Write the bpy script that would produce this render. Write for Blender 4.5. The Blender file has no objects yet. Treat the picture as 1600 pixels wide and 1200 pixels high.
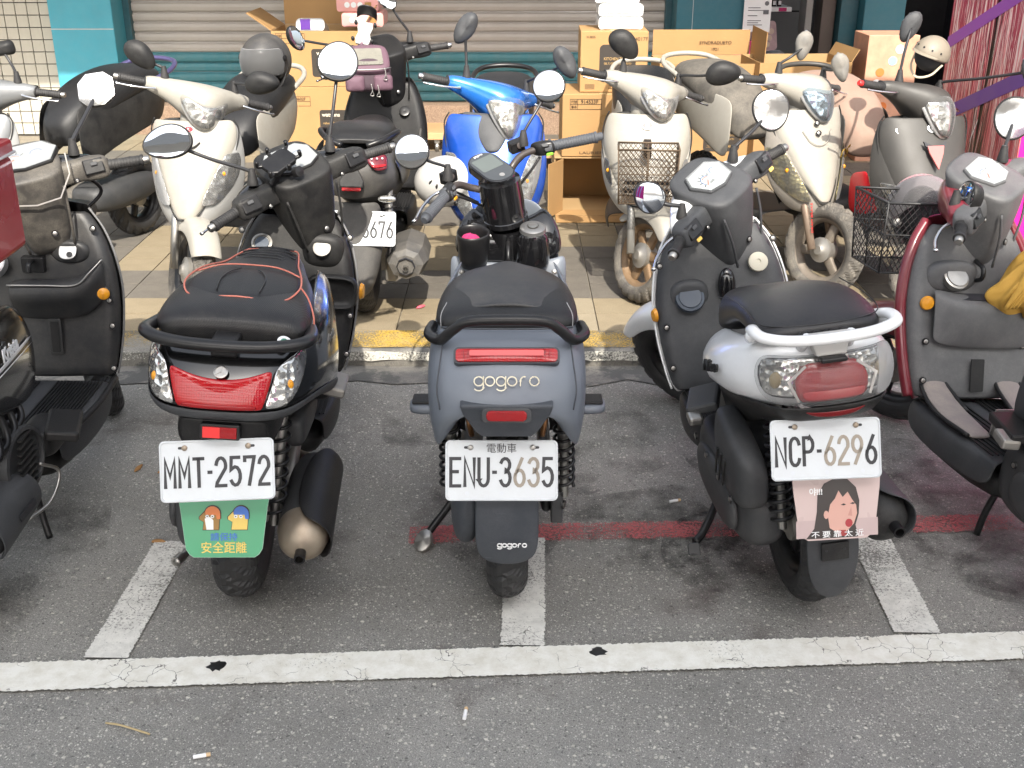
import bpy, bmesh, math, random
from mathutils import Vector, Matrix, Euler
random.seed(7)
R = math.radians
SC = bpy.context.scene
COL = SC.collection

# ---------------------------------------------------------------- camera
CAM_H, PITCH = 1.68, 23.0
cam = bpy.data.cameras.new('camera')
cam.sensor_width = 36.0
cam.lens = 36.0 * 1740 / 1600
cam.clip_start = 0.05
cam.clip_end = 500
camo = bpy.data.objects.new('camera', cam)
COL.objects.link(camo)
camo.location = (0, 0, CAM_H)
camo.rotation_euler = (R(90 - PITCH), 0, 0)
SC.camera = camo
# ---------------------------------------------------------------- sky and sun
SUN_DIR = Vector((-0.13, 1.0, -0.92)).normalized()      # the way the light travels
SUN_EL = math.asin(-SUN_DIR.z)
SUN_AZ = math.atan2(-SUN_DIR.x, -SUN_DIR.y)              # compass from +Y towards +X
wd = bpy.data.worlds.new('World')
SC.world = wd
wd.use_nodes = True
wn = wd.node_tree
sky = wn.nodes.new('ShaderNodeTexSky')
sky.sky_type = 'NISHITA'
sky.sun_disc = False
sky.sun_elevation = SUN_EL
sky.sun_rotation = SUN_AZ
sky.air_density = 1.3
sky.dust_density = 4.0
bgn = wn.nodes['Background']
hs = wn.nodes.new('ShaderNodeHueSaturation')
hs.inputs['Saturation'].default_value = 0.36          # hazy city air
wn.links.new(sky.outputs[0], hs.inputs['Color'])
wn.links.new(hs.outputs[0], bgn.inputs[0])
bgn.inputs[1].default_value = 0.15
sl = bpy.data.lights.new('sun', 'SUN')
sl.energy = 2.8
sl.angle = R(0.6)
sl.color = (1.0, 0.93, 0.82)
so = bpy.data.objects.new('sun', sl)
COL.objects.link(so)
so.rotation_euler = SUN_DIR.to_track_quat('-Z', 'Y').to_euler()
so.location = (3, -8, 12)
SC.view_settings.view_transform = 'Standard'
SC.view_settings.look = 'None'
SC.view_settings.exposure = 1.42
SC.view_settings.gamma = 1.0
SC.view_settings.use_curve_mapping = False
SC.render.engine = 'CYCLES'
SC.cycles.use_denoising = True
SC.cycles.max_bounces = 8
SC.cycles.transparent_max_bounces = 12
SC.cycles.sample_clamp_indirect = 6.0

# ---------------------------------------------------------------- materials
MATS = {}
def _new(name):
    m = bpy.data.materials.new(name)
    m.use_nodes = True
    return m, m.node_tree.nodes, m.node_tree.links, m.node_tree.nodes['Principled BSDF']
def _noise(N, L, scale, detail=4, rough=0.6, vec=None):
    n = N.new('ShaderNodeTexNoise')
    n.inputs['Scale'].default_value = scale
    n.inputs['Detail'].default_value = detail
    n.inputs['Roughness'].default_value = rough
    if vec is not None: L.new(vec, n.inputs['Vector'])
    return n
def _ramp(N, L, src, stops):
    r = N.new('ShaderNodeValToRGB')
    e = r.color_ramp.elements
    while len(e) < len(stops): e.new(0.5)
    for k, (p, c) in enumerate(stops):
        e[k].position = p
        e[k].color = (c, c, c, 1) if isinstance(c, (int, float)) else (*c[:3], 1)
    L.new(src, r.inputs[0])
    return r
def _mix(N, L, fac, a, b, mode='MIX'):
    m = N.new('ShaderNodeMix')
    m.data_type = 'RGBA'
    m.blend_type = mode
    for s, v in ((0, fac), (6, a), (7, b)):
        if isinstance(v, bpy.types.NodeSocket): L.new(v, m.inputs[s])
        elif s == 0: m.inputs[0].default_value = v
        else: m.inputs[s].default_value = (*v[:3], 1)
    return m.outputs[2]
def _bump(N, L, h, strength, dist, P):
    b = N.new('ShaderNodeBump')
    b.inputs['Strength'].default_value = strength
    b.inputs['Distance'].default_value = dist
    L.new(h, b.inputs['Height'])
    L.new(b.outputs[0], P.inputs['Normal'])
    return b
def mat(name, col, rough=0.5, metal=0.0, var=0.12, dust=0.0, dustcol=(0.36, 0.32, 0.26), grain=0.0, gscale=900, coat=0.0, spec=0.5, scale=6, scratch=0.0):
    """paint, plastic, rubber, metal: colour with uneven wear, dust film and fine grain"""
    if name in MATS: return MATS[name]
    m, N, L, P = _new(name)
    tc = N.new('ShaderNodeTexCoord').outputs['Object']
    n1 = _noise(N, L, scale, 3, 0.6, tc)
    c = _mix(N, L, n1.outputs[0], [v * (1 - var) for v in col], [min(1, v * (1 + var)) for v in col])
    if dust > 0:
        n2 = _noise(N, L, 11, 5, 0.72, tc)
        f = _ramp(N, L, n2.outputs[0], [(0.38, 0.0), (0.72, dust)])
        n3 = _noise(N, L, 260, 1, 0.6, tc)
        f2 = _mix(N, L, 1.0, f.outputs[0], _ramp(N, L, n3.outputs[0], [(0.3, 0.45), (0.65, 1.0)]).outputs[0], 'MULTIPLY')
        c = _mix(N, L, f2, c, dustcol)
        rr = _mix(N, L, f2, (rough,) * 3, (0.85,) * 3)
        L.new(rr, P.inputs['Roughness'])
    else:
        r2 = _ramp(N, L, n1.outputs[0], [(0.3, max(0.02, rough * 0.85)), (0.7, min(1, rough * 1.15))])
        L.new(r2.outputs[0], P.inputs['Roughness'])
    if scratch > 0:
        mp = N.new('ShaderNodeMapping'); mp.inputs['Scale'].default_value = (14, 60, 160)
        mp.inputs['Rotation'].default_value = (0.3, 0.5, 0.7)
        L.new(tc, mp.inputs[0])
        n4 = _noise(N, L, 1.0, 4, 0.7, mp.outputs[0])
        c = _mix(N, L, _ramp(N, L, n4.outputs[0], [(0.62, 0.0), (0.74, scratch)]).outputs[0], c, [min(1, v * 2.2 + 0.08) for v in col])
    L.new(c, P.inputs['Base Color'])
    P.inputs['Metallic'].default_value = metal
    P.inputs['Specular IOR Level'].default_value = spec
    P.inputs['Coat Weight'].default_value = coat
    P.inputs['Coat Roughness'].default_value = 0.06
    if grain > 0:
        g = _noise(N, L, gscale, 2, 0.6, tc)
        _bump(N, L, g.outputs[0], grain, 0.0012, P)
    MATS[name] = m
    return m
def lens(name, col, rough=0.08, alpha=0.0, cell=180, bump=0.35, emis=0):
    """moulded lamp plastic with prism cells; alpha = how much one sees through"""
    if name in MATS: return MATS[name]
    m, N, L, P = _new(name)
    tc = N.new('ShaderNodeTexCoord').outputs['Object']
    v = N.new('ShaderNodeTexVoronoi'); v.inputs['Scale'].default_value = cell
    v.inputs['Randomness'].default_value = 0.15
    L.new(tc, v.inputs['Vector'])
    n = _noise(N, L, 14, 5, 0.6, tc)
    c = _mix(N, L, n.outputs[0], [q * 0.75 for q in col], [min(1, q * 1.2) for q in col])
    L.new(c, P.inputs['Base Color'])
    P.inputs['Roughness'].default_value = rough
    P.inputs['Coat Weight'].default_value = 0.5
    P.inputs['Coat Roughness'].default_value = 0.03
    P.inputs['Specular IOR Level'].default_value = 0.3
    _bump(N, L, v.outputs['Distance'], bump, 0.002, P)
    if alpha > 0:
        P.inputs['Alpha'].default_value = 1 - alpha
    MATS[name] = m
    return m

BLACK = mat('black plastic', (0.011, 0.011, 0.012), 0.42, dust=0.10, dustcol=(0.16, 0.15, 0.13), grain=0.4, spec=0.32, scratch=0.04)
DUSTY = mat('dusty black plastic', (0.014, 0.014, 0.0145), 0.46, dust=0.16, dustcol=(0.20, 0.19, 0.17), grain=0.45, spec=0.32, scratch=0.05)
DGREY = mat('worn grey plastic', (0.048, 0.050, 0.054), 0.48, dust=0.28, dustcol=(0.15, 0.15, 0.152), grain=0.45, spec=0.35, scratch=0.06)
GLOSSB = mat('gloss black paint', (0.008, 0.008, 0.009), 0.10, coat=0.7, var=0.3)
SATINB = mat('satin black paint', (0.009, 0.009, 0.010), 0.30, dust=0.08, dustcol=(0.16, 0.15, 0.14), grain=0.15, spec=0.4)
RUBBER = mat('tyre rubber', (0.020, 0.020, 0.021), 0.5, dust=0.30, dustcol=(0.085, 0.082, 0.078), spec=0.45, grain=0.3, gscale=500)
DRUBBER = mat('dusty tyre rubber', (0.07, 0.065, 0.06), 0.85, dust=0.7, dustcol=(0.30, 0.27, 0.22), grain=0.3, gscale=500)
GRIPM = mat('grip rubber', (0.014, 0.014, 0.015), 0.58, dust=0.22, dustcol=(0.18, 0.17, 0.16), grain=0.5, gscale=700)
SEATM = mat('black seat vinyl', (0.012, 0.012, 0.013), 0.42, dust=0.08, dustcol=(0.14, 0.14, 0.135), grain=0.7, gscale=420, spec=0.38)
CHROME = mat('chrome', (0.75, 0.75, 0.76), 0.12, metal=1.0, var=0.05)
STEEL = mat('dull steel', (0.42, 0.41, 0.39), 0.38, metal=1.0, dust=0.3)
ALU = mat('cast aluminium', (0.33, 0.32, 0.30), 0.5, metal=0.7, dust=0.4)
ENGINE = mat('grimy engine casting', (0.050, 0.052, 0.055), 0.5, metal=0.3, dust=0.45, dustcol=(0.13, 0.125, 0.12), grain=0.3)
RUSTY = mat('heat stained steel', (0.33, 0.28, 0.22), 0.42, metal=0.7, var=0.4, dust=0.4, dustcol=(0.3, 0.2, 0.12), scale=14)
WHITEP = mat('white paint', (0.76, 0.77, 0.775), 0.22, coat=0.4, var=0.03, dust=0.14, dustcol=(0.34, 0.33, 0.31), scratch=0.0)
DWHITE = mat('dusty white paint', (0.50, 0.48, 0.43), 0.38, var=0.06, dust=0.42, dustcol=(0.42, 0.38, 0.31))
SILVERP = mat('silver paint', (0.45, 0.45, 0.44), 0.32, metal=0.5, dust=0.35)
MIRROR = mat('mirror glass', (0.62, 0.66, 0.72), 0.012, metal=1.0, var=0.01)
DMIRROR = mat('dusty mirror glass', (0.62, 0.62, 0.62), 0.07, metal=0.9, var=0.05, dust=0.4, dustcol=(0.35, 0.33, 0.3))
REDLENS = lens('red lamp lens', (0.36, 0.004, 0.008), 0.10)
REDREF = lens('red reflector', (0.30, 0.005, 0.008), 0.18, cell=420, bump=0.6)
def clear(name, tint=(0.9, 0.9, 0.9), blend=0.25, haze=0.05):
    """thin clear plastic: sees through, reflects at a glance"""
    if name in MATS: return MATS[name]
    m, N, L, P = _new(name)
    out = N['Material Output']; tr = N.new('ShaderNodeBsdfTransparent'); tr.inputs[0].default_value = (*tint, 1)
    P.inputs['Base Color'].default_value = (0.5, 0.5, 0.5, 1); P.inputs['Roughness'].default_value = 0.05
    lw = N.new('ShaderNodeLayerWeight'); lw.inputs[0].default_value = blend
    r = _ramp(N, L, lw.outputs['Fresnel'], [(0.0, haze), (0.6, 0.75)])
    mx = N.new('ShaderNodeMixShader'); L.new(r.outputs[0], mx.inputs[0]); L.new(tr.outputs[0], mx.inputs[1]); L.new(P.outputs[0], mx.inputs[2])
    L.new(mx.outputs[0], out.inputs['Surface'])
    MATS[name] = m
    return m
def bowl_mat(name, col, cell=34, rough=0.16):
    """faceted bright reflector behind a lamp lens"""
    if name in MATS: return MATS[name]
    m, N, L, P = _new(name)
    tc = N.new('ShaderNodeTexCoord').outputs['Object']
    v = N.new('ShaderNodeTexVoronoi'); v.inputs['Scale'].default_value = cell; v.inputs['Randomness'].default_value = 0.6; L.new(tc, v.inputs['Vector'])
    n = _noise(N, L, 20, 2, 0.5, tc)
    c = _mix(N, L, _ramp(N, L, n.outputs[0], [(0.36, 0.0), (0.60, 1.0)]).outputs[0], [q * 0.38 for q in col], col)
    L.new(c, P.inputs['Base Color']); P.inputs['Metallic'].default_value = 0.85; P.inputs['Roughness'].default_value = rough
    _bump(N, L, v.outputs['Distance'], 0.6, 0.006, P)
    MATS[name] = m
    return m
CLEARLENS = clear('clear lamp lens')
CLEARRIB = bowl_mat('ribbed lamp reflector', (0.78, 0.76, 0.71))
AMBER = lens('amber lens', (0.70, 0.30, 0.02), 0.12, cell=300)
GAUGE = mat('gauge glass', (0.05, 0.055, 0.06), 0.08, var=0.2)
PLATEW = mat('plate white', (0.60, 0.63, 0.65), 0.35, var=0.04, dust=0.22, dustcol=(0.40, 0.39, 0.36))
PLATEK = mat('plate ink', (0.022, 0.022, 0.026), 0.45)
PLATEG = mat('worn plate ink', (0.30, 0.26, 0.21), 0.5, var=0.4)
WHITEINK = mat('white print', (0.8, 0.8, 0.8), 0.5)
GREENTAB = mat('green tab', (0.25, 0.75, 0.05), 0.4)
YELLOWTAB = mat('yellow tab', (0.80, 0.55, 0.12), 0.4)

# ---------------------------------------------------------------- mesh helpers
def link(name, me, m, par=None, smooth=True, sub=0, bevel=0.0, th=0.0, off=-1.0):
    o = bpy.data.objects.new(name, me)
    COL.objects.link(o)
    if m is not None and len(me.materials) == 0: me.materials.append(m)
    if par is not None: o.parent = par
    if smooth:
        me.polygons.foreach_set('use_smooth', [True] * len(me.polygons))
    if th:
        md = o.modifiers.new('solid', 'SOLIDIFY'); md.thickness = th; md.offset = off
    if bevel:
        md = o.modifiers.new('bevel', 'BEVEL'); md.width = bevel; md.segments = 2; md.limit_method = 'ANGLE'; md.angle_limit = R(40)
        md.harden_normals = False
    if sub:
        md = o.modifiers.new('sub', 'SUBSURF'); md.levels = sub; md.render_levels = sub
    return o
def mesh(name, vs, fs, m, par=None, **k):
    me = bpy.data.meshes.new(name)
    me.from_pydata([tuple(v) for v in vs], [], fs)
    if k.pop('fix', True):
        bm = bmesh.new(); bm.from_mesh(me)
        bmesh.ops.recalc_face_normals(bm, faces=bm.faces)
        bm.to_mesh(me); bm.free()
    return link(name, me, m, par, **k)
def loft(name, rings, m, par=None, cap=True, closed=True, **k):
    n = len(rings[0]); vs = [p for r in rings for p in r]; fs = []
    for i in range(len(rings) - 1):
        for j in range(n if closed else n - 1):
            a, b = i * n + j, i * n + (j + 1) % n
            fs.append((a, b, b + n, a + n))
    if cap and closed:
        for base in (0, (len(rings) - 1) * n):
            # inset cap so that subdivision keeps the end full
            c = sum((Vector(vs[base + j]) for j in range(n)), Vector()) / n
            idx = len(vs)
            for j in range(n): vs.append(Vector(vs[base + j]) * 0.35 + c * 0.65)
            for j in range(n):
                fs.append((base + j, base + (j + 1) % n, idx + (j + 1) % n, idx + j))
            fs.append(tuple(idx + j for j in range(n)))
    k.setdefault('sub', 1)
    return mesh(name, vs, fs, m, par, **k)
def half(pts):
    """half outline (x>=0, top centre to bottom centre) -> closed mirrored outline"""
    o = list(pts)
    for p in reversed(pts):
        if abs(p[0]) > 1e-6: o.append((-p[0],) + tuple(p[1:]))
    return o
def symloft(name, secs, m, par=None, **k):
    rings = []
    for y, pts in secs:
        rings.append([Vector((p[0], y + (p[2] if len(p) > 2 else 0), p[1])) for p in half(pts)])
    k.setdefault('sub', 2)
    return loft(name, rings, m, par, **k)
def grid(name, rows, m, par=None, **k):
    n = len(rows[0]); vs = [p for r in rows for p in r]
    fs = [(i * n + j, i * n + j + 1, (i + 1) * n + j + 1, (i + 1) * n + j) for i in range(len(rows) - 1) for j in range(n - 1)]
    k.setdefault('sub', 2); k.setdefault('th', 0.006)
    return mesh(name, vs, fs, m, par, **k)
def symgrid(name, rows, m, par=None, **k):
    out = []
    for r in rows:
        left = [(-p[0], p[1], p[2]) for p in reversed(r) if abs(p[0]) > 1e-6]
        out.append(left + [tuple(p) for p in r])
    return grid(name, out, m, par, **k)
def crom(pts, n=6):
    P = [Vector(p) for p in pts]
    if len(P) < 3: return P
    P = [P[0] * 2 - P[1]] + P + [P[-1] * 2 - P[-2]]
    out = []
    for i in range(1, len(P) - 2):
        a, b, c, d = P[i - 1:i + 3]
        for k in range(n):
            t = k / n
            out.append(0.5 * (2 * b + (c - a) * t + (2 * a - 5 * b + 4 * c - d) * t * t + (3 * b - a - 3 * c + d) * t ** 3))
    out.append(P[-2])
    return out
def tube_geo(pts, r, seg=8, n=6, flat=1.0, smooth=True):
    P = crom(pts, n) if smooth else [Vector(p) for p in pts]
    rr = r if isinstance(r, (list, tuple)) else [r]
    vs, fs = [], []
    up = None
    for i, p in enumerate(P):
        t = (P[min(i + 1, len(P) - 1)] - P[max(i - 1, 0)]).normalized()
        if up is None:
            up = Vector((0, 0, 1)) if abs(t.z) < 0.9 else Vector((0, 1, 0))
        s = t.cross(up).normalized(); up = s.cross(t).normalized()
        f = i / max(1, len(P) - 1) * (len(rr) - 1); k = min(int(f), len(rr) - 2) if len(rr) > 1 else 0
        q = rr[0] if len(rr) == 1 else rr[k] + (rr[k + 1] - rr[k]) * (f - k)
        for j in range(seg):
            a = 2 * math.pi * j / seg
            vs.append(p + s * math.cos(a) * q + up * math.sin(a) * q * flat)
    for i in range(len(P) - 1):
        for j in range(seg):
            a, b = i * seg + j, i * seg + (j + 1) % seg
            fs.append((a, b, b + seg, a + seg))
    fs.append(tuple(range(seg))[::-1]); fs.append(tuple((len(P) - 1) * seg + j for j in range(seg)))
    return vs, fs
def tube(name, pts, r, m, par=None, seg=10, n=6, flat=1.0, smooth=True, **k):
    vs, fs = tube_geo(pts, r, seg, n, flat, smooth)
    return mesh(name, vs, fs, m, par, **k)
def tubes(name, lst, m, par=None, seg=6, n=4, smooth=True, **k):
    V, F = [], []
    for pts, r in lst:
        vs, fs = tube_geo(pts, r, seg, n, 1.0, smooth)
        b = len(V); V += vs; F += [tuple(i + b for i in f) for f in fs]
    return mesh(name, V, F, m, par, **k)
def axes(ax):
    """right-handed frame whose third axis is ax"""
    w = Vector(ax).normalized()
    u = Vector((0, 0, 1)).cross(w)
    if u.length < 1e-4: u = Vector((1, 0, 0))
    u.normalize(); v = w.cross(u)
    return u, v, w
def lathe(name, prof, ax, c, m, par=None, seg=28, sq=1.0, cap=True, **k):
    u, v, w = axes(ax); c = Vector(c); vs, fs = [], []
    for r, a in prof:
        for j in range(seg):
            t = 2 * math.pi * j / seg
            vs.append(c + w * a + u * (math.cos(t) * r) + v * (math.sin(t) * r * sq))
    n = len(prof)
    for i in range(n - 1):
        for j in range(seg):
            a, b = i * seg + j, i * seg + (j + 1) % seg
            fs.append((a, b, b + seg, a + seg))
    if cap and prof[0][0] > 1e-5: fs.append(tuple(range(seg))[::-1])
    if cap and prof[-1][0] > 1e-5: fs.append(tuple((n - 1) * seg + j for j in range(seg)))
    o = mesh(name, vs, fs, m, par, **k)
    md = o.modifiers.new('edge', 'EDGE_SPLIT'); md.split_angle = R(42)
    return o
def slab(name, pts, depth, m, par=None, o=(0, 0, 0), ux=(1, 0, 0), uy=(0, 0, 1), bevel=0.0, bulge=0.0, **k):
    """outline in the plane (ux, uy) at o, extruded backwards by depth; the front faces ux x uy"""
    O, X, Y = Vector(o), Vector(ux).normalized(), Vector(uy).normalized()
    W = X.cross(Y).normalized(); n = len(pts)
    f = [O + X * p[0] + Y * p[1] for p in pts]
    b = [p - W * depth for p in f]
    vs = f + b
    fs = [tuple(range(n, 2 * n))[::-1]] + [(j, j + n, (j + 1) % n + n, (j + 1) % n) for j in range(n)]
    if bulge:
        c = sum(f, Vector()) / n; i0 = len(vs)
        for s, h in ((0.8, 0.6), (0.45, 0.92)):
            for p in f: vs.append(c + (p - c) * s + W * bulge * h)
        vs.append(c + W * bulge)
        for j in range(n):
            q = (j + 1) % n
            fs += [(j, q, i0 + q, i0 + j), (i0 + j, i0 + q, i0 + n + q, i0 + n + j), (i0 + n + j, i0 + n + q, i0 + 2 * n)]
    else:
        fs.append(tuple(range(n)))
    sm = k.pop('smooth', bool(bulge))
    ob = mesh(name, vs, fs, m, par, smooth=sm, bevel=bevel, **k)
    if bulge:
        md = ob.modifiers.new('edge', 'EDGE_SPLIT'); md.split_angle = R(50)
    return ob
def rrect(w, h, r, n=5):
    o = []
    for cx, cy, a0 in ((w / 2 - r, h / 2 - r, 0), (-w / 2 + r, h / 2 - r, 90), (-w / 2 + r, -h / 2 + r, 180), (w / 2 - r, -h / 2 + r, 270)):
        for i in range(n + 1):
            a = R(a0 + 90 * i / n); o.append((cx + r * math.cos(a), cy + r * math.sin(a)))
    return o
def ellipse(a, b, n=24, p=2.0):
    o = []
    for i in range(n):
        t = 2 * math.pi * i / n; c, s = math.cos(t), math.sin(t)
        o.append((a * math.copysign(abs(c) ** (2 / p), c), b * math.copysign(abs(s) ** (2 / p), s)))
    return o
def box(name, c, s, m, par=None, rot=(0, 0, 0), bevel=0.004, **k):
    x, y, z = (q / 2 for q in s)
    M = Matrix.Translation(c) @ Euler(rot).to_matrix().to_4x4()
    vs = [M @ Vector((a * x, b * y, d * z)) for a in (-1, 1) for b in (-1, 1) for d in (-1, 1)]
    fs = [(0, 1, 3, 2), (4, 6, 7, 5), (0, 4, 5, 1), (2, 3, 7, 6), (0, 2, 6, 4), (1, 5, 7, 3)]
    k.setdefault('smooth', False)
    return mesh(name, vs, fs, m, par, bevel=bevel, **k)
def ellipsoid(name, c, r, m, par=None, rot=(0, 0, 0), p=2.0, seg=20, rings=12, **k):
    M = Matrix.Translation(c) @ Euler(rot).to_matrix().to_4x4(); vs, fs = [], []
    for i in range(1, rings):
        a = math.pi * i / rings - math.pi / 2
        for e in ellipse(1, 1, seg, p):
            vs.append(M @ Vector((r[0] * math.cos(a) * e[0], r[1] * math.cos(a) * e[1], r[2] * math.sin(a))))
    lo, hi = len(vs), len(vs) + 1
    vs += [M @ Vector((0, 0, -r[2])), M @ Vector((0, 0, r[2]))]
    for i in range(rings - 2):
        for j in range(seg):
            a, b = i * seg + j, i * seg + (j + 1) % seg
            fs.append((a, b, b + seg, a + seg))
    for j in range(seg):
        fs.append((lo, (j + 1) % seg, j)); fs.append((hi, (rings - 2) * seg + j, (rings - 2) * seg + (j + 1) % seg))
    return mesh(name, vs, fs, m, par, **k)
def text(s, o, ux, uy, h, m, par=None, width=None, bold=0.0, depth=0.0008, align='CENTER', shear=0.0, name='lettering', spacing=1.0):
    cu = bpy.data.curves.new('t', 'FONT')
    cu.body = s; cu.size = 1.0; cu.align_x = align; cu.align_y = 'CENTER'; cu.offset = bold; cu.shear = shear
    cu.space_character = spacing; cu.resolution_u = 4; cu.extrude = 0.02
    ob = bpy.data.objects.new('t', cu); COL.objects.link(ob)
    dg = bpy.context.evaluated_depsgraph_get(); dg.update()
    me = bpy.data.meshes.new_from_object(ob.evaluated_get(dg))
    bpy.data.objects.remove(ob)
    xs = [v.co.x for v in me.vertices] or [0, 1]; ys = [v.co.y for v in me.vertices] or [0, 1]
    sy = h / max(1e-6, max(ys) - min(ys)); sx = sy if width is None else width / max(1e-6, max(xs) - min(xs))
    cy = (max(ys) + min(ys)) / 2; cx = (max(xs) + min(xs)) / 2 if align == 'CENTER' else min(xs)
    O, X, Y = Vector(o), Vector(ux).normalized(), Vector(uy).normalized(); W = X.cross(Y)
    for v in me.vertices:
        q = v.co.copy()
        v.co = O + X * ((q.x - cx) * sx) + Y * ((q.y - cy) * sy) + W * (depth if q.z > 0 else -0.0005)
    me.materials.clear()
    return link(name, me, m, par, smooth=False)
def thing(name, label, cat, loc=(0, 0, 0), rz=0.0, lean=0.0, group=None, scale=None):
    o = bpy.data.objects.new(name, None); COL.objects.link(o)
    o.empty_display_size = 0.1
    o.location = loc; o.rotation_euler = (0, lean, rz)
    if scale: o.scale = (scale,) * 3
    return tag(o, label, cat, group)
def tag(o, label, cat, group=None):
    o['label'] = label; o['category'] = cat
    if group: o['group'] = group
    return o
def struct(o):
    o['kind'] = 'structure'; return o
# ---------------------------------------------------------------- ground materials
def asphalt_mat():
    m, N, L, P = _new('worn asphalt')
    tc = N.new('ShaderNodeTexCoord').outputs['Object']
    big = _noise(N, L, 0.9, 4, 0.65, tc)
    mid = _noise(N, L, 9, 4, 0.7, tc)
    fine = _noise(N, L, 320, 2, 0.7, tc)
    c = _mix(N, L, _ramp(N, L, big.outputs[0], [(0.34, 0), (0.62, 1)]).outputs[0], (0.200, 0.194, 0.177), (0.340, 0.332, 0.306))
    c = _mix(N, L, _ramp(N, L, mid.outputs[0], [(0.30, 0.62), (0.5, 0.0)]).outputs[0], c, (0.225, 0.222, 0.21))
    c = _mix(N, L, _ramp(N, L, fine.outputs[0], [(0.36, 0.85), (0.58, 0.0)]).outputs[0], c, (0.115, 0.114, 0.107))
    mpv = N.new('ShaderNodeMapping'); mpv.inputs['Scale'].default_value = (1, 1, 1)
    wob = _noise(N, L, 60, 2, 0.5, tc)
    vv = N.new('ShaderNodeMix'); vv.data_type = 'VECTOR'; vv.inputs[0].default_value = 0.012
    L.new(tc, vv.inputs[4]); L.new(wob.outputs[1], vv.inputs[5])
    for sc, thr, col, amt in ((150, 0.24, (0.62, 0.60, 0.54), 0.85), (80, 0.11, (0.66, 0.63, 0.55), 0.8), (160, 0.16, (0.09, 0.09, 0.088), 0.7), (105, 0.08, (0.10, 0.095, 0.09), 0.7), (230, 0.34, (0.55, 0.53, 0.49), 0.85)):
        v = N.new('ShaderNodeTexVoronoi'); v.inputs['Scale'].default_value = sc
        v.inputs['Randomness'].default_value = 1.0
        L.new(vv.outputs[1], v.inputs['Vector'])
        sep = N.new('ShaderNodeSeparateColor'); L.new(v.outputs['Color'], sep.inputs[0])
        pick = _ramp(N, L, sep.outputs[0], [(thr * 0.9, 1.0), (thr, 0.0)])
        core = _ramp(N, L, v.outputs['Distance'], [(0.26, 1.0), (0.42, 0.0)])
        f = _mix(N, L, 1.0, pick.outputs[0], core.outputs[0], 'MULTIPLY')
        tint = _mix(N, L, sep.outputs[1], [q * 0.55 for q in col], col)
        ff = _mix(N, L, 1.0, f, (amt,) * 3, 'MULTIPLY')
        c = _mix(N, L, ff, c, tint)
    # oil stains of leaking engines
    oil = _noise(N, L, 2.6, 5, 0.62, tc)
    c = _mix(N, L, _ramp(N, L, oil.outputs[0], [(0.30, 0.55), (0.42, 0.0)]).outputs[0], c, (0.050, 0.029, 0.028))
    L.new(c, P.inputs['Base Color'])
    L.new(_ramp(N, L, mid.outputs[0], [(0.3, 0.62), (0.7, 0.92)]).outputs[0], P.inputs['Roughness'])
    hv = N.new('ShaderNodeTexVoronoi'); hv.inputs['Scale'].default_value = 110; L.new(vv.outputs[1], hv.inputs['Vector'])
    hm = _mix(N, L, 0.5, hv.outputs['Distance'], fine.outputs[0])
    _bump(N, L, hm, 0.9, 0.004, P)
    MATS['worn asphalt'] = m
    return m
def paint_mat(name, col, wear, col2=None, crack=True):
    """road paint worn through to whatever lies below"""
    m, N, L, P = _new(name)
    tc = N.new('ShaderNodeTexCoord').outputs['Object']
    a = _noise(N, L, 120, 6, 0.8, tc)
    b = _noise(N, L, 3.2, 4, 0.6, tc)
    s = N.new('ShaderNodeMath'); s.operation = 'MULTIPLY_ADD'; s.inputs[1].default_value = 0.55
    L.new(b.outputs[0], s.inputs[0]); L.new(a.outputs[0], s.inputs[2])
    hole = _ramp(N, L, s.outputs[0], [(wear - 0.03, 0.0), (wear + 0.05, 1.0)])
    al = hole.outputs[0]
    if crack:
        w = _noise(N, L, 16, 3, 0.6, tc)
        vm = N.new('ShaderNodeMix'); vm.data_type = 'VECTOR'; vm.inputs[0].default_value = 0.05
        L.new(tc, vm.inputs[4]); L.new(w.outputs[1], vm.inputs[5])
        v = N.new('ShaderNodeTexVoronoi'); v.feature = 'DISTANCE_TO_EDGE'; v.inputs['Scale'].default_value = 20
        L.new(vm.outputs[1], v.inputs['Vector'])
        thin = _noise(N, L, 5, 3, 0.6, tc)
        wide = N.new('ShaderNodeMath'); wide.operation = 'ADD'
        L.new(v.outputs['Distance'], wide.inputs[0]); L.new(_ramp(N, L, thin.outputs[0], [(0.42, 0.0), (0.6, 0.05)]).outputs[0], wide.inputs[1])
        cr = _ramp(N, L, wide.outputs[0], [(0.006, 0.15), (0.016, 1.0)])
        al = _mix(N, L, 1.0, al, cr.outputs[0], 'MULTIPLY')
    grime = _noise(N, L, 24, 6, 0.7, tc)
    c = _mix(N, L, _ramp(N, L, grime.outputs[0], [(0.32, 0.55), (0.62, 0.0)]).outputs[0], col, col2 or [q * 0.55 for q in col])
    L.new(c, P.inputs['Base Color'])
    P.inputs['Roughness'].default_value = 0.75
    L.new(al, P.inputs['Alpha'])
    g = _noise(N, L, 300, 3, 0.7, tc)
    _bump(N, L, g.outputs[0], 0.5, 0.002, P)
    MATS[name] = m
    return m
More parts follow.
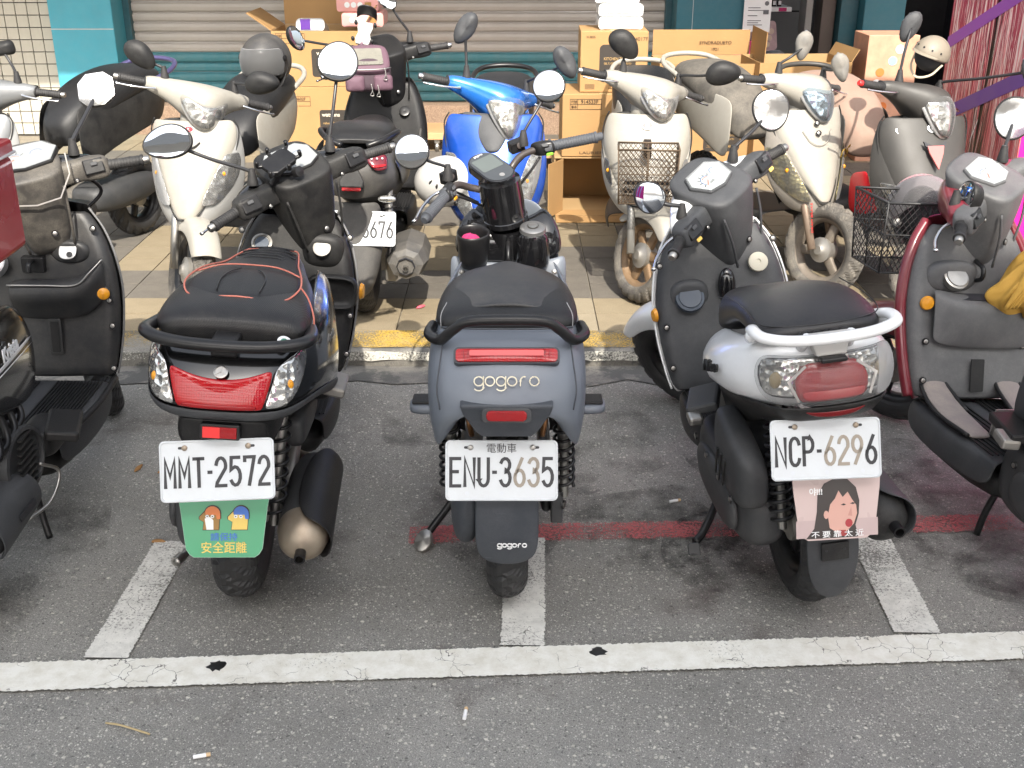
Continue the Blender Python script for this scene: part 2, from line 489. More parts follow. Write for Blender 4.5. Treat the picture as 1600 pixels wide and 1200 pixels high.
def concrete(name, a, b, scale=14, bump=0.5, spot=None):
    m, N, L, P = _new(name)
    tc = N.new('ShaderNodeTexCoord').outputs['Object']
    n = _noise(N, L, scale, 8, 0.7, tc); f = _noise(N, L, 240, 4, 0.7, tc)
    c = _mix(N, L, _ramp(N, L, n.outputs[0], [(0.3, 0), (0.7, 1)]).outputs[0], a, b)
    c = _mix(N, L, _ramp(N, L, f.outputs[0], [(0.35, 0.55), (0.6, 0)]).outputs[0], c, [q * 0.5 for q in a])
    if spot:
        n2 = _noise(N, L, 4.5, 7, 0.72, tc)
        c = _mix(N, L, _ramp(N, L, n2.outputs[0], [(0.47, 0.0), (0.53, 0.9)]).outputs[0], c, spot)
    L.new(c, P.inputs['Base Color']); P.inputs['Roughness'].default_value = 0.85
    _bump(N, L, f.outputs[0], bump, 0.003, P)
    MATS[name] = m
    return m
ASPH = asphalt_mat()
LINEW = paint_mat('worn white road paint', (0.76, 0.755, 0.70), 0.575, (0.50, 0.47, 0.38))
LINEF = paint_mat('faded white road paint', (0.72, 0.71, 0.66), 0.70)
LINER = paint_mat('faded red road paint', (0.46, 0.11, 0.115), 0.77, (0.36, 0.12, 0.12))
YELLOW = paint_mat('worn yellow kerb paint', (0.50, 0.315, 0.045), 0.79, (0.34, 0.29, 0.19), False)
KWHITE = paint_mat('flaking white kerb paint', (0.72, 0.70, 0.62), 0.76, None, False)
KERBM = concrete('kerb concrete', (0.20, 0.19, 0.17), (0.36, 0.34, 0.30), 9, 0.8, (0.10, 0.10, 0.095))
GUTTER = concrete('gutter grit', (0.17, 0.165, 0.155), (0.30, 0.28, 0.25), 10, 0.8, (0.10, 0.10, 0.095))
TILES = [concrete('tan paving', (0.25, 0.202, 0.130), (0.32, 0.262, 0.173), 10, 0.4),
         concrete('pale tan paving', (0.285, 0.240, 0.166), (0.345, 0.292, 0.206), 10, 0.4),
         concrete('grey paving', (0.125, 0.112, 0.095), (0.19, 0.17, 0.142), 10, 0.4),
         concrete('reddish paving', (0.34, 0.20, 0.16), (0.42, 0.26, 0.21), 10, 0.4)]
MORTAR = concrete('paving bed', (0.25, 0.22, 0.17), (0.38, 0.33, 0.26), 12, 0.6)

# ---------------------------------------------------------------- road, kerb, pavement
def sheet(name, x0, x1, y0, y1, z, m, nx=1, ny=1, par=None):
    vs = [(x0 + (x1 - x0) * i / nx, y0 + (y1 - y0) * j / ny, z) for j in range(ny + 1) for i in range(nx + 1)]
    fs = [(j * (nx + 1) + i, j * (nx + 1) + i + 1, (j + 1) * (nx + 1) + i + 1, (j + 1) * (nx + 1) + i) for j in range(ny) for i in range(nx)]
    return mesh(name, vs, fs, m, par, smooth=False)
struct(sheet('ground', -60, 60, -60, 70, -0.02, GUTTER))
road = struct(sheet('road', -40, 40, -40, 4.2, 0.0, ASPH))
def ribbon(name, a0, a1, w0, w1, z, m, par, n=90, jit=0.005):
    """painted strip between two ground points with ragged edges"""
    a, b = Vector((*a0, z)), Vector((*a1, z)); t = (b - a).normalized(); s = Vector((-t.y, t.x, 0))
    vs, fs = [], []
    for i in range(n + 1):
        p = a.lerp(b, i / n); w = w0 + (w1 - w0) * i / n
        vs += [p - s * (w / 2 + random.uniform(-jit, jit)), p + s * (w / 2 + random.uniform(-jit, jit))]
        if i: fs.append((2 * i - 2, 2 * i, 2 * i + 1, 2 * i - 1))
    return mesh(name, vs, fs, m, par, smooth=False)
ribbon('bay_line', (-3.5, 2.045), (3.5, 2.400), 0.109, 0.109, 0.0082, LINEW, road, 1500, 0.0028)
for k, (xa, ya, xb, yb, w) in enumerate(((-0.99, 2.235, -0.975, 2.78, 0.108), (0.026, 2.285, 0.040, 2.80, 0.110), (1.022, 2.338, 1.040, 2.86, 0.116), (-2.03, 2.18, -2.02, 2.7, 0.11), (2.05, 2.385, 2.06, 2.9, 0.11))):
    ribbon('bay_divider', (xa, ya), (xb, yb), w, w, 0.0080, LINEF, road, 160, 0.003)
def stain(name, pts, m, par, z, seed):  # irregular ground patch, for real stains and for painted shade
    rnd = random.Random(seed); cx = sum(p[0] for p in pts) / len(pts); cy = sum(p[1] for p in pts) / len(pts)
    return mesh(name, [(p[0], p[1], z) for p in crom([(*p, 0) for p in pts + pts[:1]], 5)[:-1]], [tuple(range(5 * len(pts)))], m, par, smooth=False)
def blotch_mat(name, col, thr, sc):
    m, N, L, P = _new(name)
    tc = N.new('ShaderNodeTexCoord').outputs['Object']
    n = _noise(N, L, sc, 7, 0.72, tc); P.inputs['Base Color'].default_value = (*col, 1); P.inputs['Roughness'].default_value = 0.6
    L.new(_ramp(N, L, n.outputs[0], [(thr, 0.0), (thr + 0.28, 0.62)]).outputs[0], P.inputs['Alpha'])
    MATS[name] = m
    return m
OIL_SHADE = blotch_mat('oil and painted shade', (0.022, 0.021, 0.020), 0.44, 9)  # real oil drips together with painted shade
UNDER_SHADE = blotch_mat('painted under shade', (0.045, 0.043, 0.041), 0.47, 5)  # shade under the bodies, painted as dark blotches
RUST = blotch_mat('rust stain', (0.16, 0.075, 0.03), 0.50, 14)
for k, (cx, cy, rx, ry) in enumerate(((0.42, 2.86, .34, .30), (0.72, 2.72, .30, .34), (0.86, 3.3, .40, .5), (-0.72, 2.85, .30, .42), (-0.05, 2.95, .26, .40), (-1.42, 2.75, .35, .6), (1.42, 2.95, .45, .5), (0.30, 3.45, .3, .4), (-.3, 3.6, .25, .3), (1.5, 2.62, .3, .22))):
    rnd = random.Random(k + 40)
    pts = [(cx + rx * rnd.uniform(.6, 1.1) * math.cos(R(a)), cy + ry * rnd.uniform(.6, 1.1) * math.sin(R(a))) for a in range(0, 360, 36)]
    stain('oil_shade_patch', pts, OIL_SHADE if k in (0, 1, 2, 6) else UNDER_SHADE, road, 0.0052 + 0.0002 * k, k)  # sheets darken the road under scooters: some oil, some painted shade
stain('rust_stain', [(1.02 + .09 * math.cos(R(a)), 2.74 + .12 * math.sin(R(a))) for a in range(0, 360, 40)], RUST, road, 0.0080, 3)
ribbon('red_line', (-0.30, 2.815), (3.4, 2.97), 0.095, 0.095, 0.0078, LINER, road, 500, 0.005)
# gutter strip of gritty concrete along the kerb foot
gut = struct(sheet('gutter', -12, 12, 3.97, 4.2, 0.0045, GUTTER, 160, 1))
for v in gut.data.vertices:
    if v.co.y < 4.0: v.co.y += random.uniform(-0.05, 0.03)
KZ = 0.08
def kerb_mesh():
    vs, fs, n = [], [], 420
    for i in range(n + 1):
        x = -12 + 24 * i / n; j = random.uniform(-0.006, 0.006)
        prof = [(4.135 + j, -0.02), (4.128 + j, 0.035), (4.122 + j * 0.7, KZ - 0.014 + j * 0.5), (4.135 + j * 0.5, KZ - 0.002), (4.23, KZ + 0.001), (4.335, KZ), (4.335, -0.02)]
        vs += [(x, y, z) for y, z in prof]
        if i:
            for k in range(6): a = (i - 1) * 7 + k; fs.append((a, a + 7, a + 8, a + 1))
    return vs, fs
kerb = struct(mesh('kerb', *kerb_mesh(), KERBM, None, smooth=False))
ky = mesh('yellow_paint', [(-12 + 0.04 * i, (4.138, 4.23, 4.333)[k] + random.uniform(-0.004, 0.004) * (k == 0), KZ + 0.003) for i in range(600) for k in range(3)],
          [(i * 3 + k, i * 3 + 3 + k, i * 3 + 4 + k, i * 3 + 1 + k) for i in range(599) for k in range(2)], YELLOW, kerb, smooth=False)
mesh('white_paint', [(-12 + 0.04 * i, 4.118 + random.uniform(-0.001, 0.001), (KZ - 0.045, KZ - 0.008)[k] + random.uniform(-0.005, 0.003)) for i in range(600) for k in range(2)],
     [(i * 2, i * 2 + 2, i * 2 + 3, i * 2 + 1) for i in range(599)], KWHITE, kerb, smooth=False)
pave = struct(sheet('pavement', -14, 14, 4.336, 14, KZ - 0.012, MORTAR))
P_T = 0.21
tile_me = []
for m in TILES:
    o = box('paving_tile', (0, 0, -0.02), (P_T - 0.006, P_T - 0.006, 0.04), m, pave, bevel=0.0)
    me = o.data; tile_me.append(me); bpy.data.objects.remove(o)
tp = []
for r in range(21):
    for c in range(-16, 17):
        tp.append((c * P_T + (0.045 if r < 99 else 0), 4.336 + P_T * (r + 0.5), r, c))
def tile_kind(r, c):
    rnd = random.Random((r // 2) * 131 + ((c + (r // 4)) // 2) * 977)
    q = rnd.random()
    if c >= 9 and r < 4: return 3
    return 2 if q < 0.44 else (0 if q < 0.76 else 1)
vis = [t for t in tp if abs(t[0]) < 0.47 * t[1] + 0.15]
vis.sort(key=lambda t: t[1] + 0.05 * abs(t[0]))
near = vis[:300]; far_ = vis[300:]
for x, y, r, c in near:
    o = bpy.data.objects.new('paving_tile', tile_me[tile_kind(r, c)]); COL.objects.link(o); o.parent = pave
    o.location = (x, y, KZ + random.uniform(-0.0012, 0.0012)); o.rotation_euler = (random.uniform(-.003, .003), random.uniform(-.003, .003), random.choice((0, 1, 2, 3)) * math.pi / 2)
V, F, MI = [], [], []
rest = far_ + [t for t in tp if t not in vis]
for x, y, r, c in rest:
    h = P_T / 2 - 0.003; b = len(V)
    V += [(x + a * h, y + d * h, KZ) for a, d in ((-1, -1), (1, -1), (1, 1), (-1, 1))] + [(x + a * h, y + d * h, KZ - 0.03) for a, d in ((-1, -1), (1, -1), (1, 1), (-1, 1))]
    F += [(b, b + 1, b + 2, b + 3)] + [(b + j, b + 4 + j, b + 4 + (j + 1) % 4, b + (j + 1) % 4) for j in range(4)]
    MI += [tile_kind(r, c)] * 5
o = mesh('far_paving_tiles', V, F, TILES[0], pave, smooth=False)
for m in TILES[1:]: o.data.materials.append(m)
o.data.polygons.foreach_set('material_index', MI); o['kind'] = 'stuff'

# ---------------------------------------------------------------- shop front
TEAL = mat('teal wall paint', (0.06, 0.33, 0.43), 0.5, var=0.10, dust=0.10, dustcol=(0.3, 0.35, 0.35))
TEALD = mat('dark teal metal', (0.018, 0.085, 0.110), 0.4, var=0.15, dust=0.12)
SLATG = mat('grey shutter slat', (0.44, 0.41, 0.38), 0.5, metal=0.15, var=0.08, dust=0.3)
SLATT = mat('teal shutter slat', (0.05, 0.20, 0.24), 0.5, metal=0.1, var=0.08, dust=0.2)
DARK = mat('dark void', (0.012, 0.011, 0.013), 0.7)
GRANITE = concrete('speckled granite', (0.20, 0.13, 0.09), (0.42, 0.30, 0.21), 90, 0.2)
TILEW = mat('cream wall tile', (0.50, 0.47, 0.40), 0.35, var=0.08, dust=0.2)
GROUT = mat('dark grout', (0.05, 0.048, 0.045), 0.9)
GREYW = mat('plain grey render', (0.42, 0.41, 0.39), 0.85, var=0.12)
WY = 8.74
# cream tiled wall, far left
tw = tag(box('tiled_wall', (-4.83, WY + 0.14, 1.5), (2.78, 0.25, 2.86), GROUT, None, bevel=0), 'cream square-tiled wall with dark joints, left of the blue pillar', 'wall')
o = box('wall_tile', (0, 0, 0), (0.0815, 0.02, 0.0815), TILEW, tw, bevel=0.003); me = o.data
mods = [(m.type, m.width) for m in o.modifiers]; bpy.data.objects.remove(o)
for i in range(9):
    for j in range(12):
        t = bpy.data.objects.new('wall_tile', me); COL.objects.link(t); t.parent = tw
        t.location = (-3.488 - 0.0885 * i, WY + 0.01 + random.uniform(-.001, .001), 0.125 + 0.0885 * j)
# blue pillar
tag(box('blue_pillar', (-3.19, WY + 0.05, 1.5), (0.47, 0.3, 2.86), TEAL, None, bevel=0.008), 'bright teal-blue painted pillar between tiled wall and roller shutter', 'pillar')
bp = bpy.data.objects['blue_pillar']
box('joint_strip', (-3.19, WY - 0.1015, 0.875), (0.462, 0.006, 0.007), mat('pale joint', (0.45, 0.48, 0.48), 0.6), bp, bevel=0)
# roller shutter
sh = thing('roller_shutter', 'wide closed roller shutter, grey slats above and teal slats below', 'shutter', (-0.87, WY + 0.22, 0.30))
def slat_mesh(w, m):
    p = [(0.0, 0.0), (-0.006, 0.004), (-0.014, 0.012), (-0.017, 0.036), (-0.014, 0.058), (-0.005, 0.066), (0.004, 0.068), (0.004, 0.074), (0.012, 0.074), (0.012, 0.0)]
    vs = [(x, y, z) for x in (-w / 2, w / 2) for y, z in p]; n = len(p)
    fs = [(j, (j + 1) % n, (j + 1) % n + n, j + n) for j in range(n)] + [tuple(range(n)), tuple(range(n, 2 * n))]
    o = mesh('slat', vs, fs, m, None, smooth=False); me = o.data; bpy.data.objects.remove(o)
    return me
sg, st = slat_mesh(4.10, SLATG), slat_mesh(4.10, SLATT)
for k in range(26):
    o = bpy.data.objects.new('slat', st if k < 5 else sg); COL.objects.link(o); o.parent = sh; o.location = (random.uniform(-.004, .004), random.uniform(-.003, .003), 0.075 * k + random.uniform(-.0015, .0015)); o.rotation_euler = (random.uniform(-.03, .03), random.uniform(-.0012, .0012), random.uniform(-.001, .001))
for s in (-1, 1):
    box('guide_rail', (s * 2.07, -0.02, 0.95), (0.07, 0.1, 2.0), TEALD, sh)
struct(box('shutter_step', (-0.87, WY + 0.19, 0.185), (4.15, 0.34, 0.225), GRANITE, None, bevel=0.004))
# teal pier right of the shutter
pr_ = tag(box('teal_pier', (1.48, WY + 0.05, 1.5), (0.53, 0.3, 2.86), mat('teal pier paint', (0.028, 0.14, 0.185), 0.42, var=0.1, dust=0.08), None, bevel=0.006), 'teal panelled pier behind the big open carton', 'pillar')
JT = mat('pale joint', (0.45, 0.48, 0.48), 0.6)
box('joint_strip', (1.48, WY - 0.1015, 0.80), (0.52, 0.005, 0.005), JT, pr_, bevel=0)
box('joint_strip', (1.335, WY - 0.1015, 0.95), (0.004, 0.005, 0.29), JT, pr_, bevel=0)
# open shop doorway with dark interior
struct(box('shop_floor', (2.6, 10.0, 0.06), (3.2, 2.3, 0.06), concrete('shop floor', (0.10, 0.09, 0.09), (0.16, 0.15, 0.15)), None, bevel=0))
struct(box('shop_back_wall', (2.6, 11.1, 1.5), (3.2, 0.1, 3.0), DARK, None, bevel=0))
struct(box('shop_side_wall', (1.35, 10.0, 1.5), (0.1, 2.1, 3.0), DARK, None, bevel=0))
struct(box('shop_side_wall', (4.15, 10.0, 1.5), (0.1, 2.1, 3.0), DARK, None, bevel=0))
# shop wall above eye level and the arcade roof that shades the shop front
struct(box('shop_wall', (0.0, WY + 0.16, 3.6), (13, 0.3, 1.4), GREYW, None, bevel=0))
struct(box('arcade_roof', (0.0, 7.55, 2.88), (14, 2.7, 0.16), GREYW, None, bevel=0))
# door jambs
dj = thing('door_frame', 'dark teal metal door jambs with grey strips at the shop doorway', 'door frame', (2.4, WY, 0.07))
box('jamb', (-0.18, 0.10, 1.25), (0.05, 0.2, 2.5), mat('grey jamb', (0.22, 0.21, 0.20), 0.4), dj)
box('jamb', (-0.03, 0.12, 1.25), (0.10, 0.2, 2.5), mat('brown jamb', (0.09, 0.07, 0.06), 0.4), dj)
box('jamb', (0.10, 0.06, 1.25), (0.13, 0.25, 2.5), TEALD, dj)
dp = tag(box('teal_corner_pillar', (2.72, WY - 0.02, 1.5), (0.30, 0.36, 2.86), mat('teal pier paint', (0.03, 0.15, 0.195), 0.42), None, bevel=0.008), 'teal corner pillar right of the shop doorway', 'pillar')
# shelf with goods just inside the door
shf = thing('display_shelf', 'narrow white display shelf with goods inside the dark doorway', 'shelf', (1.98, 9.15, 0.09))
for z in (0.55, 0.90, 1.25):
    box('shelf_board', (0.0, 0, z), (0.34, 0.28, 0.025), WHITEP, shf)
    box('price_strip', (0.02, -0.145, z - 0.005), (0.30, 0.006, 0.03), WHITEP, shf, bevel=0)
    box('price_tag', (0.10, -0.150, z - 0.004), (0.06, 0.004, 0.026), mat('pink price tag', (0.5, 0.03, 0.15), 0.5), shf, bevel=0)
box('upright', (-0.10, 0.10, 0.7), (0.05, 0.04, 1.4), WHITEP, shf)
for k in range(5):
    b = tag(lathe('bottle', [(0.0, 0), (0.016, 0), (0.017, 0.004), (0.017, 0.055), (0.009, 0.066), (0.009, 0.07)], (0, 0, 1), (1.90 + 0.042 * k, 9.08, 1.0035), mat('dark bottle glass', (0.02, 0.012, 0.01), 0.15), None),
            'small dark bottle, %s from the left on the doorway shelf' % ('first', 'second', 'third', 'fourth', 'fifth')[k], 'bottle', 'bottles on the doorway shelf')
    lathe('cap', [(0.011, 0.07), (0.012, 0.072), (0.012, 0.088), (0.0, 0.09)], (0, 0, 1), (1.90 + 0.042 * k, 9.08, 1.0035), mat('cream cap', (0.7, 0.6, 0.35), 0.5), b)
    box('bottle_label', (1.90 + 0.042 * k, 9.0625, 1.03), (0.022, 0.004, 0.03), WHITEP, b, bevel=0)
po = tag(slab('pouch', rrect(0.24, 0.22, 0.03), 0.04, mat('pale pink pouch', (0.55, 0.38, 0.40), 0.4, var=0.3, scale=30), None, (1.95, 9.08, 0.775), (1, 0, 0.12), (-0.12, 0.1, 1), bulge=0.02), 'pale pink product pouch leaning on the doorway shelf', 'pouch')
for k in range(9):
    lathe('printed_dot', [(0, 0.0), (0.022, 0.0), (0.02, 0.003), (0, 0.004)], (0, -1, 0.1), (1.885 + 0.055 * (k % 3) + 0.012 * (k // 3), 9.052, 0.72 + 0.05 * (k // 3)), mat('cream print', (0.7, 0.55, 0.45), 0.5), po, seg=12)
hg = tag(box('grey_cabinet', (2.24, 9.75, 0.56), (0.36, 0.4, 0.92), mat('grey cabinet', (0.18, 0.18, 0.185), 0.4), None), 'small grey cabinet deep in the doorway', 'cabinet')
box('drawer_line', (2.24, 9.545, 0.93), (0.20, 0.006, 0.012), DARK, hg, bevel=0)
pk = tag(box('pink_basket', (1.69, 8.50, 0.45), (0.13, 0.10, 0.72), mat('hot pink plastic', (0.55, 0.04, 0.17), 0.4), None), 'hot pink plastic bin between the cartons at the doorway', 'bin')
for k in range(3):
    box('slot', (1.69, 8.448, 0.73 - 0.03 * k), (0.09, 0.004, 0.012), mat('deep pink', (0.2, 0.01, 0.06), 0.5), pk, bevel=0)
nt = tag(slab('notice', rrect(0.20, 0.34, 0.004), 0.004, WHITEP, None, (1.80, 8.585, 1.03), (1, 0, 0), (0, 0, 1)), 'white printed notice sheet on the pier by the doorway', 'notice')
INK = mat('grey ink', (0.12, 0.12, 0.13), 0.6)
for z, w in ((1.03, 0.09), (1.012, 0.12), (0.975, 0.07), (0.94, 0.10), (0.925, 0.08), (0.91, 0.11)):
    box('print_line', (1.74 + w / 2 - 0.01, 8.580, z), (w, 0.002, 0.005), INK, nt, bevel=0)
lathe('print_mark', [(0, 0), (0.016, 0), (0.016, 0.002), (0, 0.002)], (0, -1, 0), (1.865, 8.583, 1.06), INK, nt, seg=14)
box('print_mark', (1.862, 8.580, 1.0), (0.04, 0.002, 0.03), INK, nt, bevel=0)
# footbridge: unseen deck added behind the viewer to shade the parking bays
fb = thing('sunshade', 'grey concrete footbridge added unseen behind the viewer to shade the bays', 'blocker', (0, -6.85, 0))
box('deck', (0, 0, 6.35), (44, 5.2, 0.7), GREYW, fb, bevel=0)
box('parapet', (0, 2.52, 7.2), (44, 0.16, 1.0), GREYW, fb, bevel=0)
box('parapet', (0, -2.52, 7.2), (44, 0.16, 1.0), GREYW, fb, bevel=0)
for s in (-1, 1): lathe('pier', [(0.45, 0), (0.45, 6.0)], (0, 0, 1), (s * 9, 0, 0), GREYW, fb, seg=20)

# advertising board across the street (seen in a mirror)
bb = thing('billboard', 'magenta advertising board across the street behind the viewer', 'billboard', (1.2, -3.6, 0))
box('board', (0, 0, 1.5), (2.6, 0.1, 2.2), mat('magenta print', (.62, .015, .26), .35), bb, bevel=0)
for k, x in enumerate((-.75, -.25, .5)): box('print_stripe', (x, 0.056, 1.5), (.22, .01, 2.1), mat('lilac print', (.35, .35, .75), .4), bb, rot=(0, .35, 0), bevel=0)
for s in (-1, 1): box('post', (s * 1.0, -.08, .2), (.08, .08, .4), GREYW, bb)

# ---------------------------------------------------------------- cartons
CARD = mat('cardboard', (0.38, 0.225, 0.092), 0.8, var=0.16, dust=0.14, dustcol=(0.30, 0.19, 0.09), scale=4, scratch=0.15)
CARDI = mat('cardboard inside', (0.42, 0.275, 0.13), 0.85, var=0.10, scale=5)
CINK = mat('carton ink', (0.06, 0.035, 0.02), 0.7)
CBLK = mat('carton black panel', (0.035, 0.028, 0.022), 0.7)
CGOLD = mat('carton gold print', (0.42, 0.27, 0.11), 0.7)
def carton(label, c, s, rz=0.0, open_top=False, flaps=(), wall=0.006, name='cardboard_box'):
    """c: centre of the base; s: width, depth, height"""
    w, d, h = s
    t = thing(name, label, 'box', c, rz)
    if not open_top:
        box('carton_body', (0, 0, h / 2), (w, d, h), CARD, t, bevel=0.004)
        box('tape', (0, 0, h + 0.0006), (0.05, d * 1.001, 0.0012), mat('packing tape', (0.45, 0.32, 0.16), 0.25), t, bevel=0)
    else:
        box('carton_front', (0, -d / 2 + wall / 2, h / 2), (w, wall, h), CARD, t, bevel=0)
        box('carton_back', (0, d / 2 - wall / 2, h / 2), (w, wall, h), CARDI, t, bevel=0)
        for s_ in (-1, 1):
            box('carton_side', (s_ * (w / 2 - wall / 2), 0, h / 2), (wall, d - 2 * wall, h), CARD, t, bevel=0)
        box('carton_base', (0, 0, wall / 2), (w - 2 * wall, d - 2 * wall, wall), CARDI, t, bevel=0)
    for side, ln, ang in flaps:      # flap hinged on a top edge; ang from upright, outwards positive
        a = R(ang)
        if side in 'fb':
            sy = -1 if side == 'f' else 1
            box('flap', (0, sy * (d / 2 + math.sin(a) * ln / 2), h + math.cos(a) * ln / 2 + 0.002), (w * 0.98, 0.005, ln), CARD, t, rot=(-sy * a, 0, 0), bevel=0)
        else:
            sx = -1 if side == 'l' else 1
            box('flap', (sx * (w / 2 + math.sin(a) * ln / 2), 0, h + math.cos(a) * ln / 2 + 0.002), (0.005, d * 0.96, ln), CARD, t, rot=(0, sx * a, 0), bevel=0)
    t['_s'] = 1; del t['_s']
    return t
FX, FZ = (1, 0, 0), (0, 0, 1)
def code_frame(t, x, z, yf, code, w=0.15, h=0.055):
    for cx, cz, sx, sz in ((0, h / 2, w, .0025), (0, -h / 2, w, .0025), (0, 0.0, w, .0025), (-w / 2, 0, .0025, h), (w / 2, 0, .0025, h), (-w / 2 + 0.042, 0, .0025, h)):
        box('code_frame', (x + cx, yf, z + cz), (sx, 0.0012, sz), CINK, t, bevel=0)
    text('代號', (x - w / 2 + 0.021, yf - .0008, z + h / 4), FX, FZ, 0.017, CINK, t)
    text('客名', (x - w / 2 + 0.021, yf - .0008, z - h / 4), FX, FZ, 0.015, CINK, t)
    if code: text(code, (x + 0.02, yf - .0008, z + h / 4), FX, FZ, 0.020, CINK, t, bold=0.01)
# tissue carton with an opened carton on its side below, and the towel carton on top
t = carton('tan tissue carton coded 914533F, between the blue scooter and the basket scooter', (0.51, 6.5, 0.405), (0.46, 0.42, 0.345))
code_frame(t, -0.10, 0.29, -0.2112, '914533F', 0.175, 0.055)
GOLD = mat('brown print', (0.33, 0.19, 0.06), 0.7)
text('Orito', (0.07, -0.2115, 0.205), FX, FZ, 0.058, GOLD, t, bold=-0.004)
text('歐芮坦', (0.055, -0.2115, 0.145), FX, FZ, 0.038, GOLD, t)
text('Soft Tissue Paper', (0.06, -0.2115, 0.095), FX, FZ, 0.030, GOLD, t, width=0.27)
box('print_rule', (0.03, -0.2113, 0.068), (0.09, 0.001, 0.004), GOLD, t, bevel=0)
text('LAURIER KEEP DRY', (0.02, -0.2115, 0.022), FX, FZ, 0.014, CINK, t, width=0.30)
t = thing('cardboard_box', 'empty carton on its side, open end to the street, lowest of the stack', 'box', (0.49, 6.5, KZ))
for nm, c, s in (('carton_side', (0, 0.21, 0.16), (0.5, 0.006, 0.315)), ('carton_base', (0, 0, 0.004), (0.5, 0.42, 0.006)), ('carton_top', (0, 0, 0.318), (0.5, 0.42, 0.006)), ('carton_end', (-0.247, 0, 0.161), (0.006, 0.41, 0.308)), ('carton_end', (0.247, 0, 0.161), (0.006, 0.41, 0.308))):
    box(nm, c, s, CARDI, t, bevel=0)
box('flap', (0, -0.325, 0.012), (0.49, 0.23, 0.005), CARD, t, rot=(0.05, 0, 0), bevel=0)
box('flap', (-0.245, -0.30, 0.165), (0.005, 0.18, 0.30), CARD, t, rot=(0, 0, -0.5), bevel=0)
box('tape_line', (0, -0.325, 0.0165), (0.48, 0.004, 0.001), CARDI, t, rot=(0.05, 0, 0), bevel=0)
t = carton('tan kitchen towel carton with black panel, stacked on the tissue carton', (0.565, 6.52, 0.753), (0.37, 0.36, 0.325), -0.02)
slab('black_panel', rrect(0.20, 0.20, 0.025), 0.001, CBLK, t, (0.02, -0.1812, 0.155), FX, FZ)
WT = mat('pale print', (0.6, 0.55, 0.45), 0.7)
text('watsons', (0.05, -0.1815, 0.225), FX, FZ, 0.018, WT, t, bold=0.02)
text('KITCHEN TOWEL', (0.02, -0.1815, 0.18), FX, FZ, 0.015, CGOLD, t, width=0.15, bold=0.01)
text('強力吸水廚房紙巾', (0.02, -0.1815, 0.155), FX, FZ, 0.014, CGOLD, t, width=0.15)
text('強力吸水', (0.0, -0.1815, 0.095), FX, FZ, 0.016, CGOLD, t)
text('31382S', (-0.13, -0.1815, 0.295), FX, FZ, 0.012, CINK, t)
text('54017F', (0.14, -0.1815, 0.285), FX, FZ, 0.020, CINK, t)
text('正隆紙業', (0.02, -0.1815, 0.03), FX, FZ, 0.022, CINK, t)
for k in range(12): box('bar_code', (-0.155 + 0.0045 * k, -0.1812, 0.03), (0.002, 0.001, 0.028), CINK, t, bevel=0)
# wrapped tissue packs on that carton
WRAP = mat('clear wrapped tissue', (0.70, 0.73, 0.74), 0.25, var=0.08, coat=0.3)
WRAPB = mat('pale blue print', (0.40, 0.55, 0.72), 0.4)
for k in range(3):
    p = tag(slab('tissue_pack', rrect(0.245, 0.066, 0.02), 0.20, WRAP, None, (0.60 - 0.012 * k + (0.01 if k == 1 else 0), 6.42, 1.112 + 0.069 * k), FX, FZ, bulge=0.012),
            'plastic-wrapped white tissue pack, %s of three on the towel carton' % ('lowest', 'middle', 'topmost')[k], 'tissue pack', 'tissue packs on the towel carton')
    box('print_band', (0.60 - 0.012 * k, 6.4065, 1.112 + 0.069 * k), (0.13, 0.003, 0.026), WRAPB, p, bevel=0)
# big open carton and its open neighbour
t = carton('big open carton with raised back flap in front of the teal pier', (1.34, 7.95, KZ), (0.70, 0.5, 0.66), 0, True, (('b', 0.17, 4), ('r', 0.20, 2)))
text('小心輕放', (0.10, -0.2515, 0.50), FX, FZ, 0.065, CINK, t)
slab('black_panel', rrect(0.25, 0.25, 0.03), 0.001, CBLK, t, (0.10, -0.2512, 0.20), FX, FZ)
text('watsons', (0.15, -0.2516, 0.285), FX, FZ, 0.022, WT, t, bold=0.02)
for k, z in enumerate((0.245, 0.215, 0.185, 0.16, 0.11)): text(('ultra absorbent', 'kitchen towel', '強力吸水廚房紙巾', '強力吸水紙巾', '')[k] or '三層', (0.09, -0.2516, z), FX, FZ, 0.016, CGOLD, t, width=0.19)
text('SYNDRADUETO', (0.10, 0.246, 0.745), FX, FZ, 0.022, CINK, t)
text('1921', (0.10, 0.246, 0.70), FX, FZ, 0.020, CINK, t)
t = carton('open-topped carton directly in front of the shop doorway', (1.93, 7.85, KZ), (0.62, 0.5, 0.68), 0.06, True, (('r', 0.09, 30),))
# left stack by the shutter
t = carton('lower carton of the stack at the left of the shutter', (-1.36, 8.3, KZ), (0.62, 0.5, 0.46), 0)
code_frame(t, -0.17, 0.36, -0.2512, '914602F', 0.20, 0.065)
slab('black_panel', rrect(0.26, 0.20, 0.02), 0.001, CBLK, t, (0.12, -0.2512, 0.20), FX, FZ)
text('watsons', (0.07, -0.2516, 0.265), FX, FZ, 0.024, WT, t, bold=0.02)
text('velvety facial', (0.07, -0.2516, 0.205), FX, FZ, 0.022, CGOLD, t, bold=0.01)
text('tissue', (0.02, -0.2516, 0.17), FX, FZ, 0.022, CGOLD, t, bold=0.01)
t = carton('upper open carton of the stack at the left of the shutter', (-1.36, 8.3, KZ + 0.463), (0.62, 0.5, 0.375), 0, True, (('b', 0.30, 3), ('l', 0.20, 55), ('r', 0.2, 35)))
code_frame(t, -0.18, 0.325, -0.2512, '914602F', 0.20, 0.065)
slab('black_panel', rrect(0.28, 0.19, 0.02), 0.001, CBLK, t, (0.10, -0.2512, 0.16), FX, FZ)
text('watsons', (0.06, -0.2516, 0.225), FX, FZ, 0.024, WT, t, bold=0.02)
